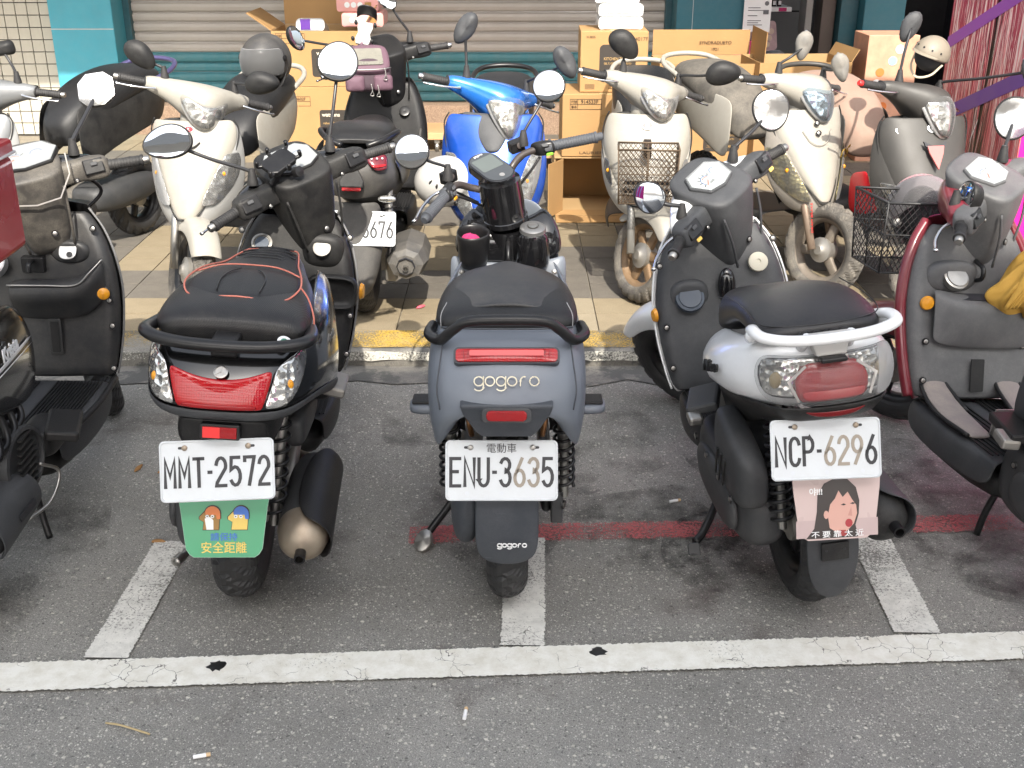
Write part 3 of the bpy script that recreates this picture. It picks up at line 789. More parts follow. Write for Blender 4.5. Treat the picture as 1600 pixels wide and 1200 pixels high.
text('velvety', (0.06, -0.2516, 0.18), FX, FZ, 0.022, CGOLD, t, bold=0.01)
for k in range(16): box('bar_code', (-0.25 + 0.005 * k, -0.2512, 0.05), (0.0024, 0.001, 0.035), CINK, t, bevel=0)
PINKW = mat('pink wrapped tissue', (0.66, 0.33, 0.31), 0.35, var=0.1)
for k in range(2):
    p = tag(slab('tissue_pack', rrect(0.29, 0.095, 0.022), 0.3, PINKW, None, (-1.04 - 0.03 * k, 8.12, 0.985 + 0.10 * k), FX, FZ, bulge=0.014),
            'pink wrapped tissue pack, %s of two on the open carton' % ('lower', 'upper')[k], 'tissue pack', 'pink tissue packs')
    for q in range(3): lathe('printed_ring', [(0.014, 0), (0.019, 0.001), (0.019, 0.003), (0.014, 0.003)], (0, -1, 0), (-1.11 - 0.03 * k + 0.045 * q, 8.107, 0.985 + 0.10 * k), WRAP, p, seg=14)
    box('print_mark', (-0.965 - 0.03 * k, 8.106, 0.985 + 0.10 * k), (0.045, 0.003, 0.035), GOLD, p, bevel=0)
p = tag(slab('tissue_pack', rrect(0.2, 0.09, 0.03), 0.2, WRAP, None, (-1.42, 8.2, 0.945), FX, (0, 0.3, 1), bulge=0.02), 'white and purple tissue pack lying inside the open carton', 'tissue pack')
box('print_band', (-1.45, 8.178, 0.95), (0.07, 0.004, 0.07), mat('purple print', (0.12, 0.04, 0.3), 0.4), p, bevel=0)
# wooden dolly
WOOD = mat('pale dolly wood', (0.50, 0.30, 0.15), 0.6, var=0.2, scale=3)
for k, (x, y) in enumerate(((-0.80, 8.25), (0.02, 7.6))):
    t = thing('wooden_dolly', ('low wooden dolly on castors between the black and blue scooters', 'wooden dolly partly hidden behind the blue scooter')[k], 'dolly', (x, y, KZ))
    box('board', (0, 0, 0.115), (0.66, 0.42, 0.05), WOOD, t)
    for sx in (-1, 1):
        for sy in (-1, 1):
            lathe('castor', [(0, -.012), (0.030, -.012), (0.034, -.006), (0.034, .006), (0.030, .012), (0, .012)], (1, 0, 0), (sx * 0.26, sy * 0.17, 0.0345), STEEL, t, seg=16)
            box('castor_fork', (sx * 0.26, sy * 0.17, 0.075), (0.04, 0.04, 0.03), STEEL, t)
# peach printed carton by the corner pillar
t = thing('printed_carton', 'tall peach printed carton behind the grey scooter', 'box', (2.55, 7.9, KZ))
PEACH = mat('peach print', (0.62, 0.33, 0.22), 0.6, var=0.35, scale=12)
box('carton_body', (0, 0, 0.42), (0.34, 0.34, 0.84), PEACH, t)
for k in range(7):
    lathe('printed_dot', [(0, 0), (0.03, 0), (0.028, 0.002), (0, 0.002)], (0, -1, 0), (random.uniform(-.12, .12), -0.171, 0.3 + 0.075 * k), mat(('white print', 'orange print', 'sky print')[k % 3], ((0.8, 0.8, 0.8), (0.7, 0.2, 0.05), (0.3, 0.6, 0.8))[k % 3], 0.5), t, seg=14)
# ---------------------------------------------------------------- advertising pillar at the right
def hair_mat():
    m, N, L, P = _new('hair poster print')
    tc = N.new('ShaderNodeTexCoord').outputs['Object']
    w = _noise(N, L, 2.2, 3, 0.5, tc)
    mp = N.new('ShaderNodeMapping'); mp.inputs['Scale'].default_value = (1, 110, 2.6)
    vm = N.new('ShaderNodeMix'); vm.data_type = 'VECTOR'; vm.inputs[0].default_value = 0.22
    L.new(tc, vm.inputs[4]); L.new(w.outputs[1], vm.inputs[5]); L.new(vm.outputs[1], mp.inputs[0])
    n = _noise(N, L, 1.0, 6, 0.7, mp.outputs[0])
    r = _ramp(N, L, n.outputs[0], [(0.22, (0.30, 0.02, 0.05)), (0.40, (0.72, 0.12, 0.16)), (0.56, (0.88, 0.26, 0.26)), (0.72, (0.95, 0.58, 0.54))])
    sx = N.new('ShaderNodeSeparateXYZ'); L.new(tc, sx.inputs[0])
    # dark ground below the hair ends
    n2 = _noise(N, L, 1.0, 5, 0.7, mp.outputs[0])
    ad = N.new('ShaderNodeMath'); ad.operation = 'MULTIPLY_ADD'; ad.inputs[1].default_value = 0.9
    L.new(n2.outputs[0], ad.inputs[0]); L.new(sx.outputs[2], ad.inputs[2])
    k = _ramp(N, L, ad.outputs[0], [(0.98, 0.0), (1.12, 1.0)])
    # dark gap between two locks
    g = N.new('ShaderNodeMath'); g.operation = 'MULTIPLY_ADD'; g.inputs[1].default_value = 0.16
    L.new(n.outputs[0], g.inputs[0]); L.new(sx.outputs[1], g.inputs[2])
    kg = _ramp(N, L, g.outputs[0], [(0.40, 1.0), (0.46, 0.0), (0.58, 0.0), (0.64, 1.0)])
    kk = _mix(N, L, 1.0, k.outputs[0], kg.outputs[0], 'MULTIPLY')
    c = _mix(N, L, kk, (0.012, 0.010, 0.014), r.outputs[0])
    L.new(c, P.inputs['Base Color']); P.inputs['Roughness'].default_value = 0.35
    return m
ap = thing('advertising_pillar', 'square pillar wrapped in a magenta and pink-hair advertising print', 'pillar', (2.12, 4.67, KZ))
box('pillar_core', (0.6, 0.48, 1.25), (1.19, 0.95, 2.5), mat('magenta print', (0.62, 0.015, 0.26), 0.35, var=0.03), ap, bevel=0)
for k, hc in enumerate(((.70, .10, .16), (.92, .26, .30), (.98, .45, .44), (1.0, .72, .68), (.42, .03, .08))):
    V, F = [], []; rnd = random.Random(90 + k)
    for q in range(110):
        y0 = rnd.uniform(.02, .93); z1 = rnd.uniform(.35, .95) + (.35 if .34 < y0 < .48 else 0); w0 = rnd.uniform(.002, .007); ph = rnd.uniform(0, 6); am = rnd.uniform(.01, .035); dr = rnd.uniform(-.12, .12); b = len(V); n_ = 22
        if .36 < y0 < .46: continue
        for i in range(n_ + 1):
            t = i / n_; z = 2.2 + (z1 - 2.2) * t; y = min(.945, max(.005, y0 + am * math.sin(ph + t * 6) + dr * t * t)); ww = w0 * (1 - t) ** .5 + .0004
            V += [(-.0046 - .0002 * k - .00002 * q / 7, y - ww, z), (-.0046 - .0002 * k - .00002 * q / 7, y + ww, z)]
            if i: a = b + 2 * i; F.append((a - 2, a, a + 1, a - 1))
    mesh('hair_strands', V, F, mat('hair print %d' % k, hc, .35, var=.15), ap, smooth=False, fix=False)
slab('hair_poster', [(0, 0), (0.95, 0), (0.95, 2.5), (0, 2.5)], 0.004, hair_mat(), ap, (0, 0.955, 0), (0, -1, 0), (0, 0, 1))
PURP = mat('purple print', (0.22, 0.03, 0.36), 0.35)
def stripe(a, b, w, m, d=0.0030):
    (y0, z0), (y1, z1) = a, b
    mesh('print_stripe', [(-0.0045 - d, y0, z0), (-0.0045 - d, y1, z1), (-0.0045 - d, y1, z1 + w), (-0.0045 - d, y0, z0 + w)], [(0, 1, 2, 3)], m, ap, smooth=False, th=0.001)
stripe((0.953, 0.62), (0.003, 0.95), 0.07, PURP)
stripe((0.953, 0.98), (0.003, 1.33), 0.06, mat('violet print', (0.32, 0.07, 0.42), 0.35))
stripe((0.953, 0.16), (0.003, 0.02), 0.06, PURP)
stripe((0.5, 0.62), (0.45, 0.72), 0.012, WHITEINK)
# ---------------------------------------------------------------- shared scooter pieces
def arc(cx, cy, rx, ry, a0, a1, n=10):
    return [(cx + rx * math.cos(R(a0 + (a1 - a0) * i / n)), cy + ry * math.sin(R(a0 + (a1 - a0) * i / n))) for i in range(n + 1)]
GL = {
 'M': [[(0, 0), (0, 1), (.3, .38), (.6, 1), (.6, 0)]], 'T': [[(0, 1), (.6, 1)], [(.3, 1), (.3, 0)]],
 '2': [arc(.3, .72, .3, .28, 170, -20, 9) + [(.04, .12), (0, 0), (.6, 0)]],
 '5': [[(.56, 1), (.06, 1), (.02, .56)] + arc(.29, .33, .31, .33, 120, -150, 10)],
 '7': [[(0, .86), (0, 1), (.6, 1), (.25, 0)]], 'E': [[(.6, 1), (0, 1), (0, 0), (.6, 0)], [(0, .52), (.45, .52)]],
 'N': [[(0, 0), (0, 1), (.6, 0), (.6, 1)]], 'U': [[(0, 1), (0, .26)] + arc(.3, .26, .3, .26, 180, 360, 8) + [(.6, 1)]],
 '3': [arc(.29, .77, .29, .23, 160, -80, 8) + arc(.29, .29, .31, .29, 80, -160, 9)],
 '6': [[(.46, 1), (.10, .50)] + arc(.3, .29, .3, .29, 150, -210, 14)],
 '9': [[(.14, 0), (.50, .50)] + arc(.3, .71, .3, .29, -30, 330, 14)],
 '8': [arc(.3, .76, .26, .24, 90, 450, 14), arc(.3, .27, .3, .27, 90, 450, 14)],
 'C': [arc(.31, .72, .29, .28, 10, 180, 7) + arc(.31, .28, .29, .28, 180, 350, 7)],
 'P': [[(0, 0), (0, 1), (.32, 1)] + arc(.32, .74, .28, .26, 90, -90, 7) + [(0, .48)]],
 '.': [[(.22, .5), (.38, .5)]], ' ': [],
 'g': [arc(.3, .3, .3, .3, 0, 360, 16), [(.6, .6), (.6, -.1)] + arc(.3, -.1, .3, .22, 0, -150, 8)],
 'o': [arc(.3, .3, .3, .3, 0, 360, 16)], 'r': [[(.12, 0), (.12, .3)] + arc(.36, .3, .24, .3, 180, 70, 7)],
}
def stroke(name, polys, w, o, ux, uy, m, par, depth=0.0012):
    O, X, Y = Vector(o), Vector(ux).normalized(), Vector(uy).normalized(); W = X.cross(Y); V, F = [], []
    for p in polys:
        P = [Vector(q) for q in p]; n = len(P); b = len(V); closed = (P[0] - P[-1]).length < 1e-5
        for i, q in enumerate(P):
            pr = P[i - 1] if i else (P[-2] if closed else None); nx = P[i + 1] if i < n - 1 else (P[1] if closed else None)
            d1 = (q - pr).normalized() if pr is not None else None; d2 = (nx - q).normalized() if nx is not None else None
            if d1 is None: d1 = d2
            if d2 is None: d2 = d1
            t = (d1 + d2); t = t.normalized() if t.length > 1e-4 else d1
            s = Vector((-t.y, t.x)); k = max(0.45, abs(s.dot(Vector((-d1.y, d1.x)))))
            e = Vector((0, 0))
            if not closed and i == 0: e = -d1 * w * 0.35
            if not closed and i == n - 1: e = d1 * w * 0.35
            for sg_ in (-1, 1):
                c = q + s * sg_ * w / 2 / k + e
                for d in (depth, -0.0006): V.append(O + X * c.x + Y * c.y + W * d)
        for i in range(n - 1):
            a = b + 4 * i
            F += [(a, a + 4, a + 6, a + 2), (a + 1, a + 3, a + 7, a + 5), (a, a + 1, a + 5, a + 4), (a + 2, a + 6, a + 7, a + 3)]
        e = b + 4 * (n - 1)
        F += [(b, b + 2, b + 3, b + 1), (e, e + 1, e + 3, e + 2)]
    return mesh(name, V, F, m, par, smooth=False)
def word(s, o, ux, uy, h, gw, pitch, sw, m, par, mats=None, name='lettering', slant=0.0):
    """stroke lettering centred on o; h height, gw glyph width, pitch advance"""
    tot = sum(pitch * (0.55 if c == '.' else 1) for c in s); x = -tot / 2
    for i, c in enumerate(s):
        adv = pitch * (0.55 if c == '.' else 1)
        cx = x + adv / 2 - gw / 2
        pl = [[(cx + q[0] / .6 * gw + slant * q[1] * h, (q[1] - 0.5) * h) for q in p] for p in GL[c]]
        stroke(name, pl, sw, o, ux, uy, (mats or {}).get(i, m), par)
        x += adv
def plate(par, c, chars, tilt=24, worn=(), top=None, bolts='steel', roll=0.0, sq=False):
    t = R(tilt); ux = Vector((math.cos(roll), 0, math.sin(roll))); n = Vector((0, -math.cos(t), math.sin(t)))
    uy = n.cross(ux).normalized()
    c = Vector(c)
    p = slab('number_plate', rrect(0.26, 0.14, 0.012), 0.002, PLATEW, par, c, ux, uy, bevel=0.0005)
    a, b = rrect(0.26, 0.14, 0.012), rrect(0.250, 0.130, 0.009)
    k = len(a); f = lambda q, d: c + ux * q[0] + uy * q[1] + n * d
    vs = [f(q, 0.0002) for q in a] + [f(q, 0.0022) for q in rrect(0.256, 0.136, 0.011)] + [f(q, 0.0022) for q in rrect(0.252, 0.132, .010)] + [f(q, 0.0002) for q in b]
    mesh('plate_rim', vs, [(r * k + j, r * k + (j + 1) % k, (r + 1) * k + (j + 1) % k, (r + 1) * k + j) for r in range(3) for j in range(k)], PLATEW, p)
    word(chars, c - uy * 0.004, ux, uy, 0.063, 0.0215, 0.0325, 0.0076, PLATEK, p, {i: PLATEG for i in worn})
    for s in (-1, 1):
        box_o = c + ux * s * 0.072 + uy * 0.053
        slab('bolt_slot', rrect(0.022, 0.006, 0.003), 0.0006, PLATEK, p, box_o + ux * s * 0.004 + n * 0.0006, ux, uy)
        lathe('bolt', [(0, 0.005), (0.004, 0.0045), (0.0065, 0.003), (0.0068, 0.0)], n, box_o, {'steel': STEEL, 'copper': RUSTY}[bolts], p, seg=10)
    for x in (-0.08, 0.0, 0.085):
        slab('emboss_mark', arc(0, 0, .0055, .0055, 0, 300, 5), 0.0003, mat('emboss grey', (0.60, 0.63, 0.66), 0.4), p, c + ux * x - uy * 0.053 + n * 0.0005, ux, uy)
    if top: text(top, c + uy * 0.0515, ux, uy, 0.022, PLATEK, p)
    return p
def tyre(par, c, r, w, m=RUBBER, rim_r=None, nb=24, deep=0.009, res=8, rimm=None, spokes=5, disc=True, axis=None):
    rim_r = rim_r or r * 0.62
    hh = (r - rim_r) * 0.56; rc = r - hh; na = nb * res; A = [-140 + 280 * i / 20 for i in range(21)]
    c = Vector(c); vs, fs = [], []
    for i in range(na):
        th = 2 * math.pi * i / na
        for a in A:
            x = w / 2 * math.sin(R(a)) if abs(a) < 90 else w / 2 * math.copysign(1 - 0.35 * ((abs(a) - 90) / 50) ** 2, a)
            q = rc + hh * math.cos(R(a))
            if deep and abs(a) < 74:
                g = (i / res + abs(a) / 74 * 0.9 + (0.5 if a > 0 else 0)) % 1.0
                if g < 0.30 and 7 < abs(a): q -= deep
                if abs(a) < 5 and (i // 2) % 6: q -= deep * 0.7
            vs.append(c + Vector((x, q * math.sin(th), q * math.cos(th))))
    k = len(A)
    for i in range(na):
        for j in range(k - 1):
            b = ((i + 1) % na) * k
            fs.append((i * k + j, i * k + j + 1, b + j + 1, b + j))
    t = mesh('tyre', vs, fs, m, par, smooth=False)
    rimm = rimm or SATINB
    lathe('rim', [(rim_r + .004, -w * .34), (rim_r + .012, -w * .36), (rim_r - .004, -w * .30), (rim_r - .018, -w * .12), (rim_r - .018, w * .12), (rim_r - .004, w * .30), (rim_r + .012, w * .36), (rim_r + .004, w * .34)], (1, 0, 0), c, rimm, t if par.parent is None else par, seg=36, cap=False)
    P = t if par.parent is None else par
    lathe('hub', [(0, -w * .52), (0.02, -w * .52), (0.03, -w * .40), (0.052, -w * .32), (0.056, w * .32), (0.03, w * .40), (0.02, w * .52), (0, w * .52)], (1, 0, 0), c, ALU, P, seg=20)
    for s in range(spokes):
        a = 2 * math.pi * s / spokes + 0.3; d = Vector((0, math.sin(a), math.cos(a))); e = Vector((0, math.cos(a), -math.sin(a)))
        rings = []
        for q, hw, ht in ((0.04, .030, .016), (rim_r * .55, .019, .012), (rim_r - .012, .026, .012)):
            o = c + d * q; X = Vector((1, 0, 0))
            rings.append([o + e * sx * hw + X * sz * ht for sx, sz in ((-1, -.6), (-.6, -1), (.6, -1), (1, -.6), (1, .6), (.6, 1), (-.6, 1), (-1, .6))])
        loft('spoke', rings, rimm, P)
    return t
def frame_of(n, roll=0.0):
    """ux, uy for a face whose normal is n"""
    n = Vector(n).normalized(); ux = Vector((0, 0, 1)).cross(n)
    if ux.length < 1e-3: ux = Vector((1, 0, 0))
    ux.normalize(); uy = n.cross(ux)
    c, s = math.cos(R(roll)), math.sin(R(roll))
    return ux * c + uy * s, uy * c - ux * s
def mirror(H, c, n, out, roll, stalk, m=BLACK, g=MIRROR, deep=0.035, sr=0.005, boot=True, ridge=0.0):
    """out: outline seen on the glass side; stalk: points from base to housing"""
    ux, uy = frame_of(n, roll); n = Vector(n).normalized(); c = Vector(c); rings = []
    for s, d in ((0.93, 0.001), (0.99, 0.004), (1.03, 0.0), (1.04, -0.008), (0.97, -deep * .5), (0.74, -deep * .85), (0.35, -deep)):
        rings.append([c + ux * p[0] * s + uy * p[1] * s + n * (d - (ridge * max(0, 1 - abs(p[0]) / 0.03) if d < -0.009 else 0)) for p in out])
    h = loft('mirror_housing', rings, m, H, sub=1)
    slab('mirror_glass', [(p[0] * .93, p[1] * .93) for p in out], 0.002, g, H, c + n * 0.0032, ux, uy, bulge=0.0028)
    tube('mirror_stalk', stalk, sr, mat('stalk black', (0.025, 0.025, 0.027), 0.35), H, seg=8)
    if boot:
        d = (Vector(stalk[1]) - Vector(stalk[0])).normalized()
        lathe('mirror_boot', [(0, -.004), (0.017, -.004), (0.017, 0.004), (0.012, 0.03), (0.009, 0.046), (0, 0.046)], d, stalk[0], GRIPM, H, seg=14)
    return h
def grip(H, a, b, r=0.0165, m=GRIPM, end=None, ribs=10):
    a, b = Vector(a), Vector(b); L = (b - a).length; d = (b - a) / L
    prof = [(0, -0.002), (r * 1.35, -0.002), (r * 1.35, 0.006), (r * 1.02, 0.009)]
    for k in range(ribs):
        t = 0.012 + (L - 0.022) * k / ribs; e = (L - 0.022) / ribs
        prof += [(r, t), (r, t + e * 0.6), (r * 0.93, t + e * 0.68), (r * 0.93, t + e * 0.92)]
    prof += [(r * 1.08, L - 0.009), (r * 1.08, L - 0.001), (r * 0.8, L), (0, L)]
    lathe('grip', prof, d, a, m, H, seg=18)
    lathe('bar_end', [(r * 0.75, L), (r * 0.75, L + 0.014), (r * 0.55, L + 0.018), (0, L + 0.018)], d, a, end or STEEL, H, seg=16)
def lever(H, pts, m=None, r=0.0055):
    tube('brake_lever', pts, [r * 1.5, r * 1.15, r, r * .9, r * 1.4], m or CHROME, H, seg=8, flat=0.75)
def screw(par, c, n, r=0.007, m=None):
    lathe('screw', [(0, .0025), (r * .6, .003), (r, .0015), (r, -.004)], n, c, m or STEEL, par, seg=10)
    lathe('screw_recess', [(0, .0012), (r * 1.5, .0012), (r * 1.6, -.003)], n, Vector(c), SATINB, par, seg=12)
def steer_part(par, name, pivot, steer, rake, mesh_fn):
    """a part that turns about the steering axis; mesh_fn() builds it, straight ahead, about the pivot"""
    o = mesh_fn()
    o.name = name
    ax = Vector((0, -math.sin(R(rake)), math.cos(R(rake))))
    o.matrix_basis = Matrix.Translation(pivot) @ Matrix.Rotation(R(steer), 4, ax)
    return o
def inv(o, p):
    """scooter-space point -> the space of a turned part"""
    return o.matrix_basis.inverted() @ Vector(p)
def wl(T, p):
    """world point -> scooter space"""
    return (Matrix.Translation(T.location) @ T.rotation_euler.to_matrix().to_4x4()).inverted() @ Vector(p)
def wmirror(T, H, c, look, out, roll, base, **k):
    """mirror at world point c whose glass looks along 'look' (world)"""
    Mi = (T.rotation_euler.to_matrix() @ H.matrix_basis.to_3x3()).inverted()
    cl = inv(H, wl(T, c)); nl = (Mi @ Vector(look)).normalized(); b = Vector(base)
    up = (Mi @ Vector((0, 0, 1)))
    return mirror(H, cl, nl, out, roll, [b, b + up * .035, b.lerp(cl, .5) + up * .012, cl - nl * .022], **k)
def seat(par, secs, m, name='seat', **k):
    """secs: y, half width, top z, bottom z"""
    out = []
    for y, w, zt, zb in secs:
        h = zt - zb
        out.append((y, [(0, zt), (w * .45, zt - h * .02), (w * .80, zt - h * .12), (w * .97, zt - h * .38), (w, zt - h * .7), (w * .95, zb), (0, zb)]))
    return symloft(name, out, m, par, **k)
def spring(par, a, b, r=0.026, turns=8, wire=0.0045, m=None, damper=True):
    a, b = Vector(a), Vector(b); u, v, w = axes(b - a); L = (b - a).length; n = turns * 12
    pts = [a + w * (L * i / n) + u * r * math.cos(i * math.pi / 6) + v * r * math.sin(i * math.pi / 6) for i in range(n + 1)]
    s = tube('shock_spring', pts, wire, m or SATINB, par, seg=6, smooth=False)
    if damper:
        P = s if par.parent is None else par
        lathe('damper_rod', [(0, -.03), (0.011, -.03), (0.011, L * .5), (0.016, L * .5), (0.016, L + .03), (0, L + .03)], b - a, a, STEEL, P, seg=14)
    return s
def nacelle(secs, m, par, name='handlebar', p=2.6, n=16, sub=1):
    """secs: x, centre y, centre z, half depth, half height"""
    rings = []
    for x, cy, cz, ry, rz in secs:
        rings.append([Vector((x, cy + e[0] * ry, cz + e[1] * rz)) for e in ellipse(1, 1, n, p)])
    return loft(name, rings, m, par, sub=sub)
# ---------------------------------------------------------------- slate-blue electric scooter in the middle
def electric_scooter():
    T = thing('electric_scooter', 'slate-blue electric scooter in the centre, plate ENU-3635', 'scooter', (-0.012, 2.58, 0), 0.0, 0.0, 'scooters parked on the road')
    SL = mat('slate blue satin paint', (0.155, 0.175, 0.207), 0.36, var=0.06, dust=0.18, dustcol=(0.22, 0.23, 0.25), grain=0.12)
    SLD = mat('dark slate plastic', (0.040, 0.046, 0.056), 0.5, var=0.1, dust=0.3, dustcol=(0.14, 0.14, 0.15), grain=0.2, scratch=0.35)
    rows = []
    def row(*p): rows.append([q if len(q) == 3 else (*q, None) for q in p])
    def zrow(z, *p): rows.append([(x, y, z) for x, y in p])
    zrow(.818, (0, -.17), (.09, -.165), (.140, -.14), (.155, -.06), (.150, .10), (.12, .34))
    zrow(.795, (0, -.245), (.10, -.24), (.155, -.205), (.170, -.11), (.165, .09), (.135, .36))
    zrow(.745, (0, -.305), (.11, -.295), (.168, -.25), (.184, -.13), (.178, .1), (.145, .38))
    zrow(.695, (0, -.335), (.115, -.322), (.176, -.275), (.191, -.15), (.185, .1), (.15, .38))
    rows.append([(0, -.340, .662), (.10, -.332, .652), (.172, -.288, .615), (.192, -.16, .60), (.188, .1, .58), (.15, .38, .55)])
    rows.append([(0, -.325, .656), (.095, -.318, .645), (.160, -.285, .580), (.186, -.17, .545), (.188, .1, .50), (.15, .38, .45)])
    rows.append([(0, -.25, .660), (.085, -.25, .645), (.148, -.262, .545), (.178, -.165, .485), (.183, .08, .42), (.15, .38, .36)])
    body = symgrid('tail_body', rows, SL, T, th=0.010)
    symgrid('under_tail', [[(0, -.20, .655), (.08, -.20, .64), (.14, -.20, .56), (.15, -.1, .50), (.14, .1, .45)], [(0, .0, .60), (.07, .0, .58), (.1, 0, .52), (.11, 0, .46), (.1, .1, .40)]], BLACK, T, th=0.004)
    for s in (-1, 1):
        tube('panel_gap', [(s * .128, -.150, .8165), (s * .142, -.224, .790), (s * .150, -.270, .745), (s * .156, -.294, .695), (s * .150, -.302, .650)], .0018, SLD, T, seg=6)
    tube('panel_gap', [(-.15, -.195, .8085), (-.08, -.212, .8105), (0, -.216, .811), (.08, -.212, .8105), (.15, -.195, .8085)], .0022, SLD, T, seg=6)
    n = Vector((0, -.70, .715)); ux, uy = Vector((1, 0, 0)), Vector((0, .715, .70))
    tl = slab('tail_light', rrect(.226, .030, .008), .02, REDLENS, T, (0, -.2835, .7755), ux, uy, bulge=.003)
    for k in range(-10, 11): box('lens_rib', (k * .0095, -.2866, .7788), (.0012, .0012, .020), mat('dark red', (.22, .004, .008), .2), tl, rot=(R(-45), 0, 0), bevel=0)
    slab('lens_band', rrect(.165, .014, .003), .001, mat('bright red print', (.62, .10, .10), .3), tl, (0, -.2855, .7815), ux, uy)
    slab('tail_light_bezel', rrect(.236, .040, .012), .02, SLD, T, (0, -.2785, .7725), ux, uy)
    uy2 = Vector((0, .50, .866)).normalized()
    GLD = mat('champagne metal', (.62, .58, .46), .28, metal=.8)
    word('gogoro', (0, -.3165, .733), ux, uy2, .034, .0205, .0245, .0026, GLD, T)
    # hanger below the tail with reflector
    hg = slab('plate_hanger', [(-.105, .028), (.105, .028), (.098, .0), (.070, -.052), (.055, -.066), (-.055, -.066), (-.070, -.052), (-.098, 0)], .03, SLD, T, (0, -.330, .648), (1, 0, 0), (0, -.30, .954), bevel=.006)
    slab('reflector_pod', rrect(.112, .036, .012), .02, DGREY, T, (0, -.3405, .652), (1, 0, 0), (0, .10, .99), bevel=.003)
    slab('reflector', rrect(.090, .024, .010), .006, REDREF, T, (0, -.3445, .653), (1, 0, 0), (0, .10, .99), bevel=.002)
    for s in (-1, 1):
        tube('copper_pipe', [(s * .088, -.22, .64), (s * .09, -.20, .58), (s * .085, -.16, .52)], .007, mat('copper', (.55, .27, .12), .3, metal=.9), T)
        spring(T, (s * .142, -.12, .36), (s * .135, -.17, .60), .024, 9)
        # passenger footrests
        pg = loft('footrest', [[Vector((s * x, .16 + e[0] * w, .455 + e[1] * .017)) for e in ellipse(1, 1, 10, 3)] for x, w in ((.17, .03), (.19, .045), (.235, .045), (.262, .03))], SL, T)
        box('footrest_pad', (s * .220, .16, .4735), (.07, .06, .008), BLACK, T)
    plate(T, (-.012, -.292, .492), 'ENU.3635', 25, worn=(5, 6), top='電動車')
    # rear fender with lettering
    fr = [[(-.076, -.292, .455), (0, -.300, .455), (.076, -.292, .455)], [(-.078, -.298, .40), (0, -.306, .40), (.078, -.298, .40)], [(-.079, -.297, .32), (0, -.306, .32), (.079, -.297, .32)], [(-.076, -.284, .262), (0, -.294, .258), (.076, -.284, .262)], [(-.05, -.274, .232), (0, -.280, .226), (.05, -.274, .232)]]
    grid('rear_fender', fr, SLD, T, th=.006)
    word('gogoro', (.012, -.3085, .305), ux, (0, -.1, .99), .0165, .0098, .0118, .0024, WHITEINK, T)
    wh = tyre(T, (0, 0, .258), .258, .106, nb=26)
    # motor side cover
    rg = []
    for y, zc, hz, x0, x1 in ((-.24, .355, .05, -.105, -.075), (-.20, .34, .105, -.135, -.07), (-.06, .30, .14, -.150, -.068), (.10, .27, .13, -.150, -.068), (.26, .27, .09, -.13, -.07), (.36, .30, .05, -.11, -.07)):
        rg.append([Vector((x0 + (x1 - x0) * (e[0] * .5 + .5), y, zc + hz * e[1])) for e in ellipse(1, 1, 12, 3)])
    loft('motor_cover', rg, SLD, T, sub=2)
    loft('swing_arm', [[Vector((.10 + e[0] * .02, y, z + e[1] * .028)) for e in ellipse(1, 1, 10, 3)] for y, z in ((-.08, .28), (.1, .29), (.4, .33))], SATINB, T)
    lathe('axle_nut', [(0, .03), (.012, .03), (.014, .02), (.022, .018), (.022, 0)], (1, 0, 0), (.11, 0, .258), STEEL, T, seg=6)
    box('caliper_bracket', (.125, -.10, .30), (.03, .05, .09), ENGINE, T)
    for dz in (0, -.035): screw(T, (.142, -.118, .34 + dz), (1, -.4, 0), .008)
    tube('side_stand', [(-.10, .30, .26), (-.15, .26, .13), (-.215, .20, .055), (-.235, .185, .035)], .011, SATINB, T)
    lathe('stand_foot', [(0, .008), (.022, .008), (.026, .004), (.026, -.01), (0, -.012)], (-.3, -.6, .75), (-.24, .17, .028), STEEL, T, seg=16, sq=1.3)
    # seat and rail
    st = seat(T, [(-.200, .10, .822, .795), (-.188, .160, .842, .793), (-.13, .170, .856, .79), (.02, .163, .862, .785), (.16, .142, .842, .765), (.30, .100, .808, .735), (.40, .060, .782, .72), (.435, .03, .77, .725)], SEATM)
    pad = [(-.165, .09), (-.15, .118), (-.05, .138), (.05, .134), (.18, .100), (.30, .062), (.37, .03)]
    gr = []
    for y, w in pad:
        zt = .8625 if y > -.14 else .852
        if y > .03: zt = .862 - (y - .03) * .165 - max(0, y - .2) * .07
        gr.append([(-w, y, zt - .012), (-w * .5, y, zt + .002), (0, y, zt + .004), (w * .5, y, zt + .002), (w, y, zt - .012)])
    grid('seat_pad', gr, mat('smooth seat vinyl', (.026, .027, .030), .5, dust=.15, grain=.3, gscale=300), st, th=.012)
    STITCH = mat('pale stitching', (.30, .30, .30), .7)
    for s in (-1, 1):
        tube('seam', [(s * .138, -.15, .852), (s * .150, -.178, .832), (s * .150, -.188, .80)], .0012, STITCH, st, seg=5)
    tube('grab_rail', [(-.172, -.135, .792), (-.178, -.19, .790), (-.150, -.235, .793), (-.118, -.258, .826), (-.085, -.268, .848), (0, -.272, .853), (.085, -.268, .848), (.118, -.258, .826), (.150, -.235, .793), (.178, -.19, .790), (.172, -.135, .792)], .0125, SATINB, T, seg=12)
    # floor, leg shield
    symgrid('floor_board', [[(0, .36, .40), (.10, .36, .40), (.15, .36, .37)], [(0, .55, .33), (.13, .55, .33), (.17, .55, .30)], [(0, .80, .33), (.13, .80, .33), (.17, .80, .30)]], DGREY, T)
    symgrid('leg_shield', [[(0, .815, .34), (.09, .815, .34), (.16, .80, .34), (.176, .83, .34)], [(0, .86, .46), (.09, .86, .46), (.160, .845, .46), (.178, .87, .46)], [(0, .90, .56), (.09, .90, .56), (.160, .885, .57), (.180, .91, .57)], [(0, .925, .625), (.09, .925, .628), (.162, .91, .650), (.180, .935, .655)]], SL, T, th=.02)
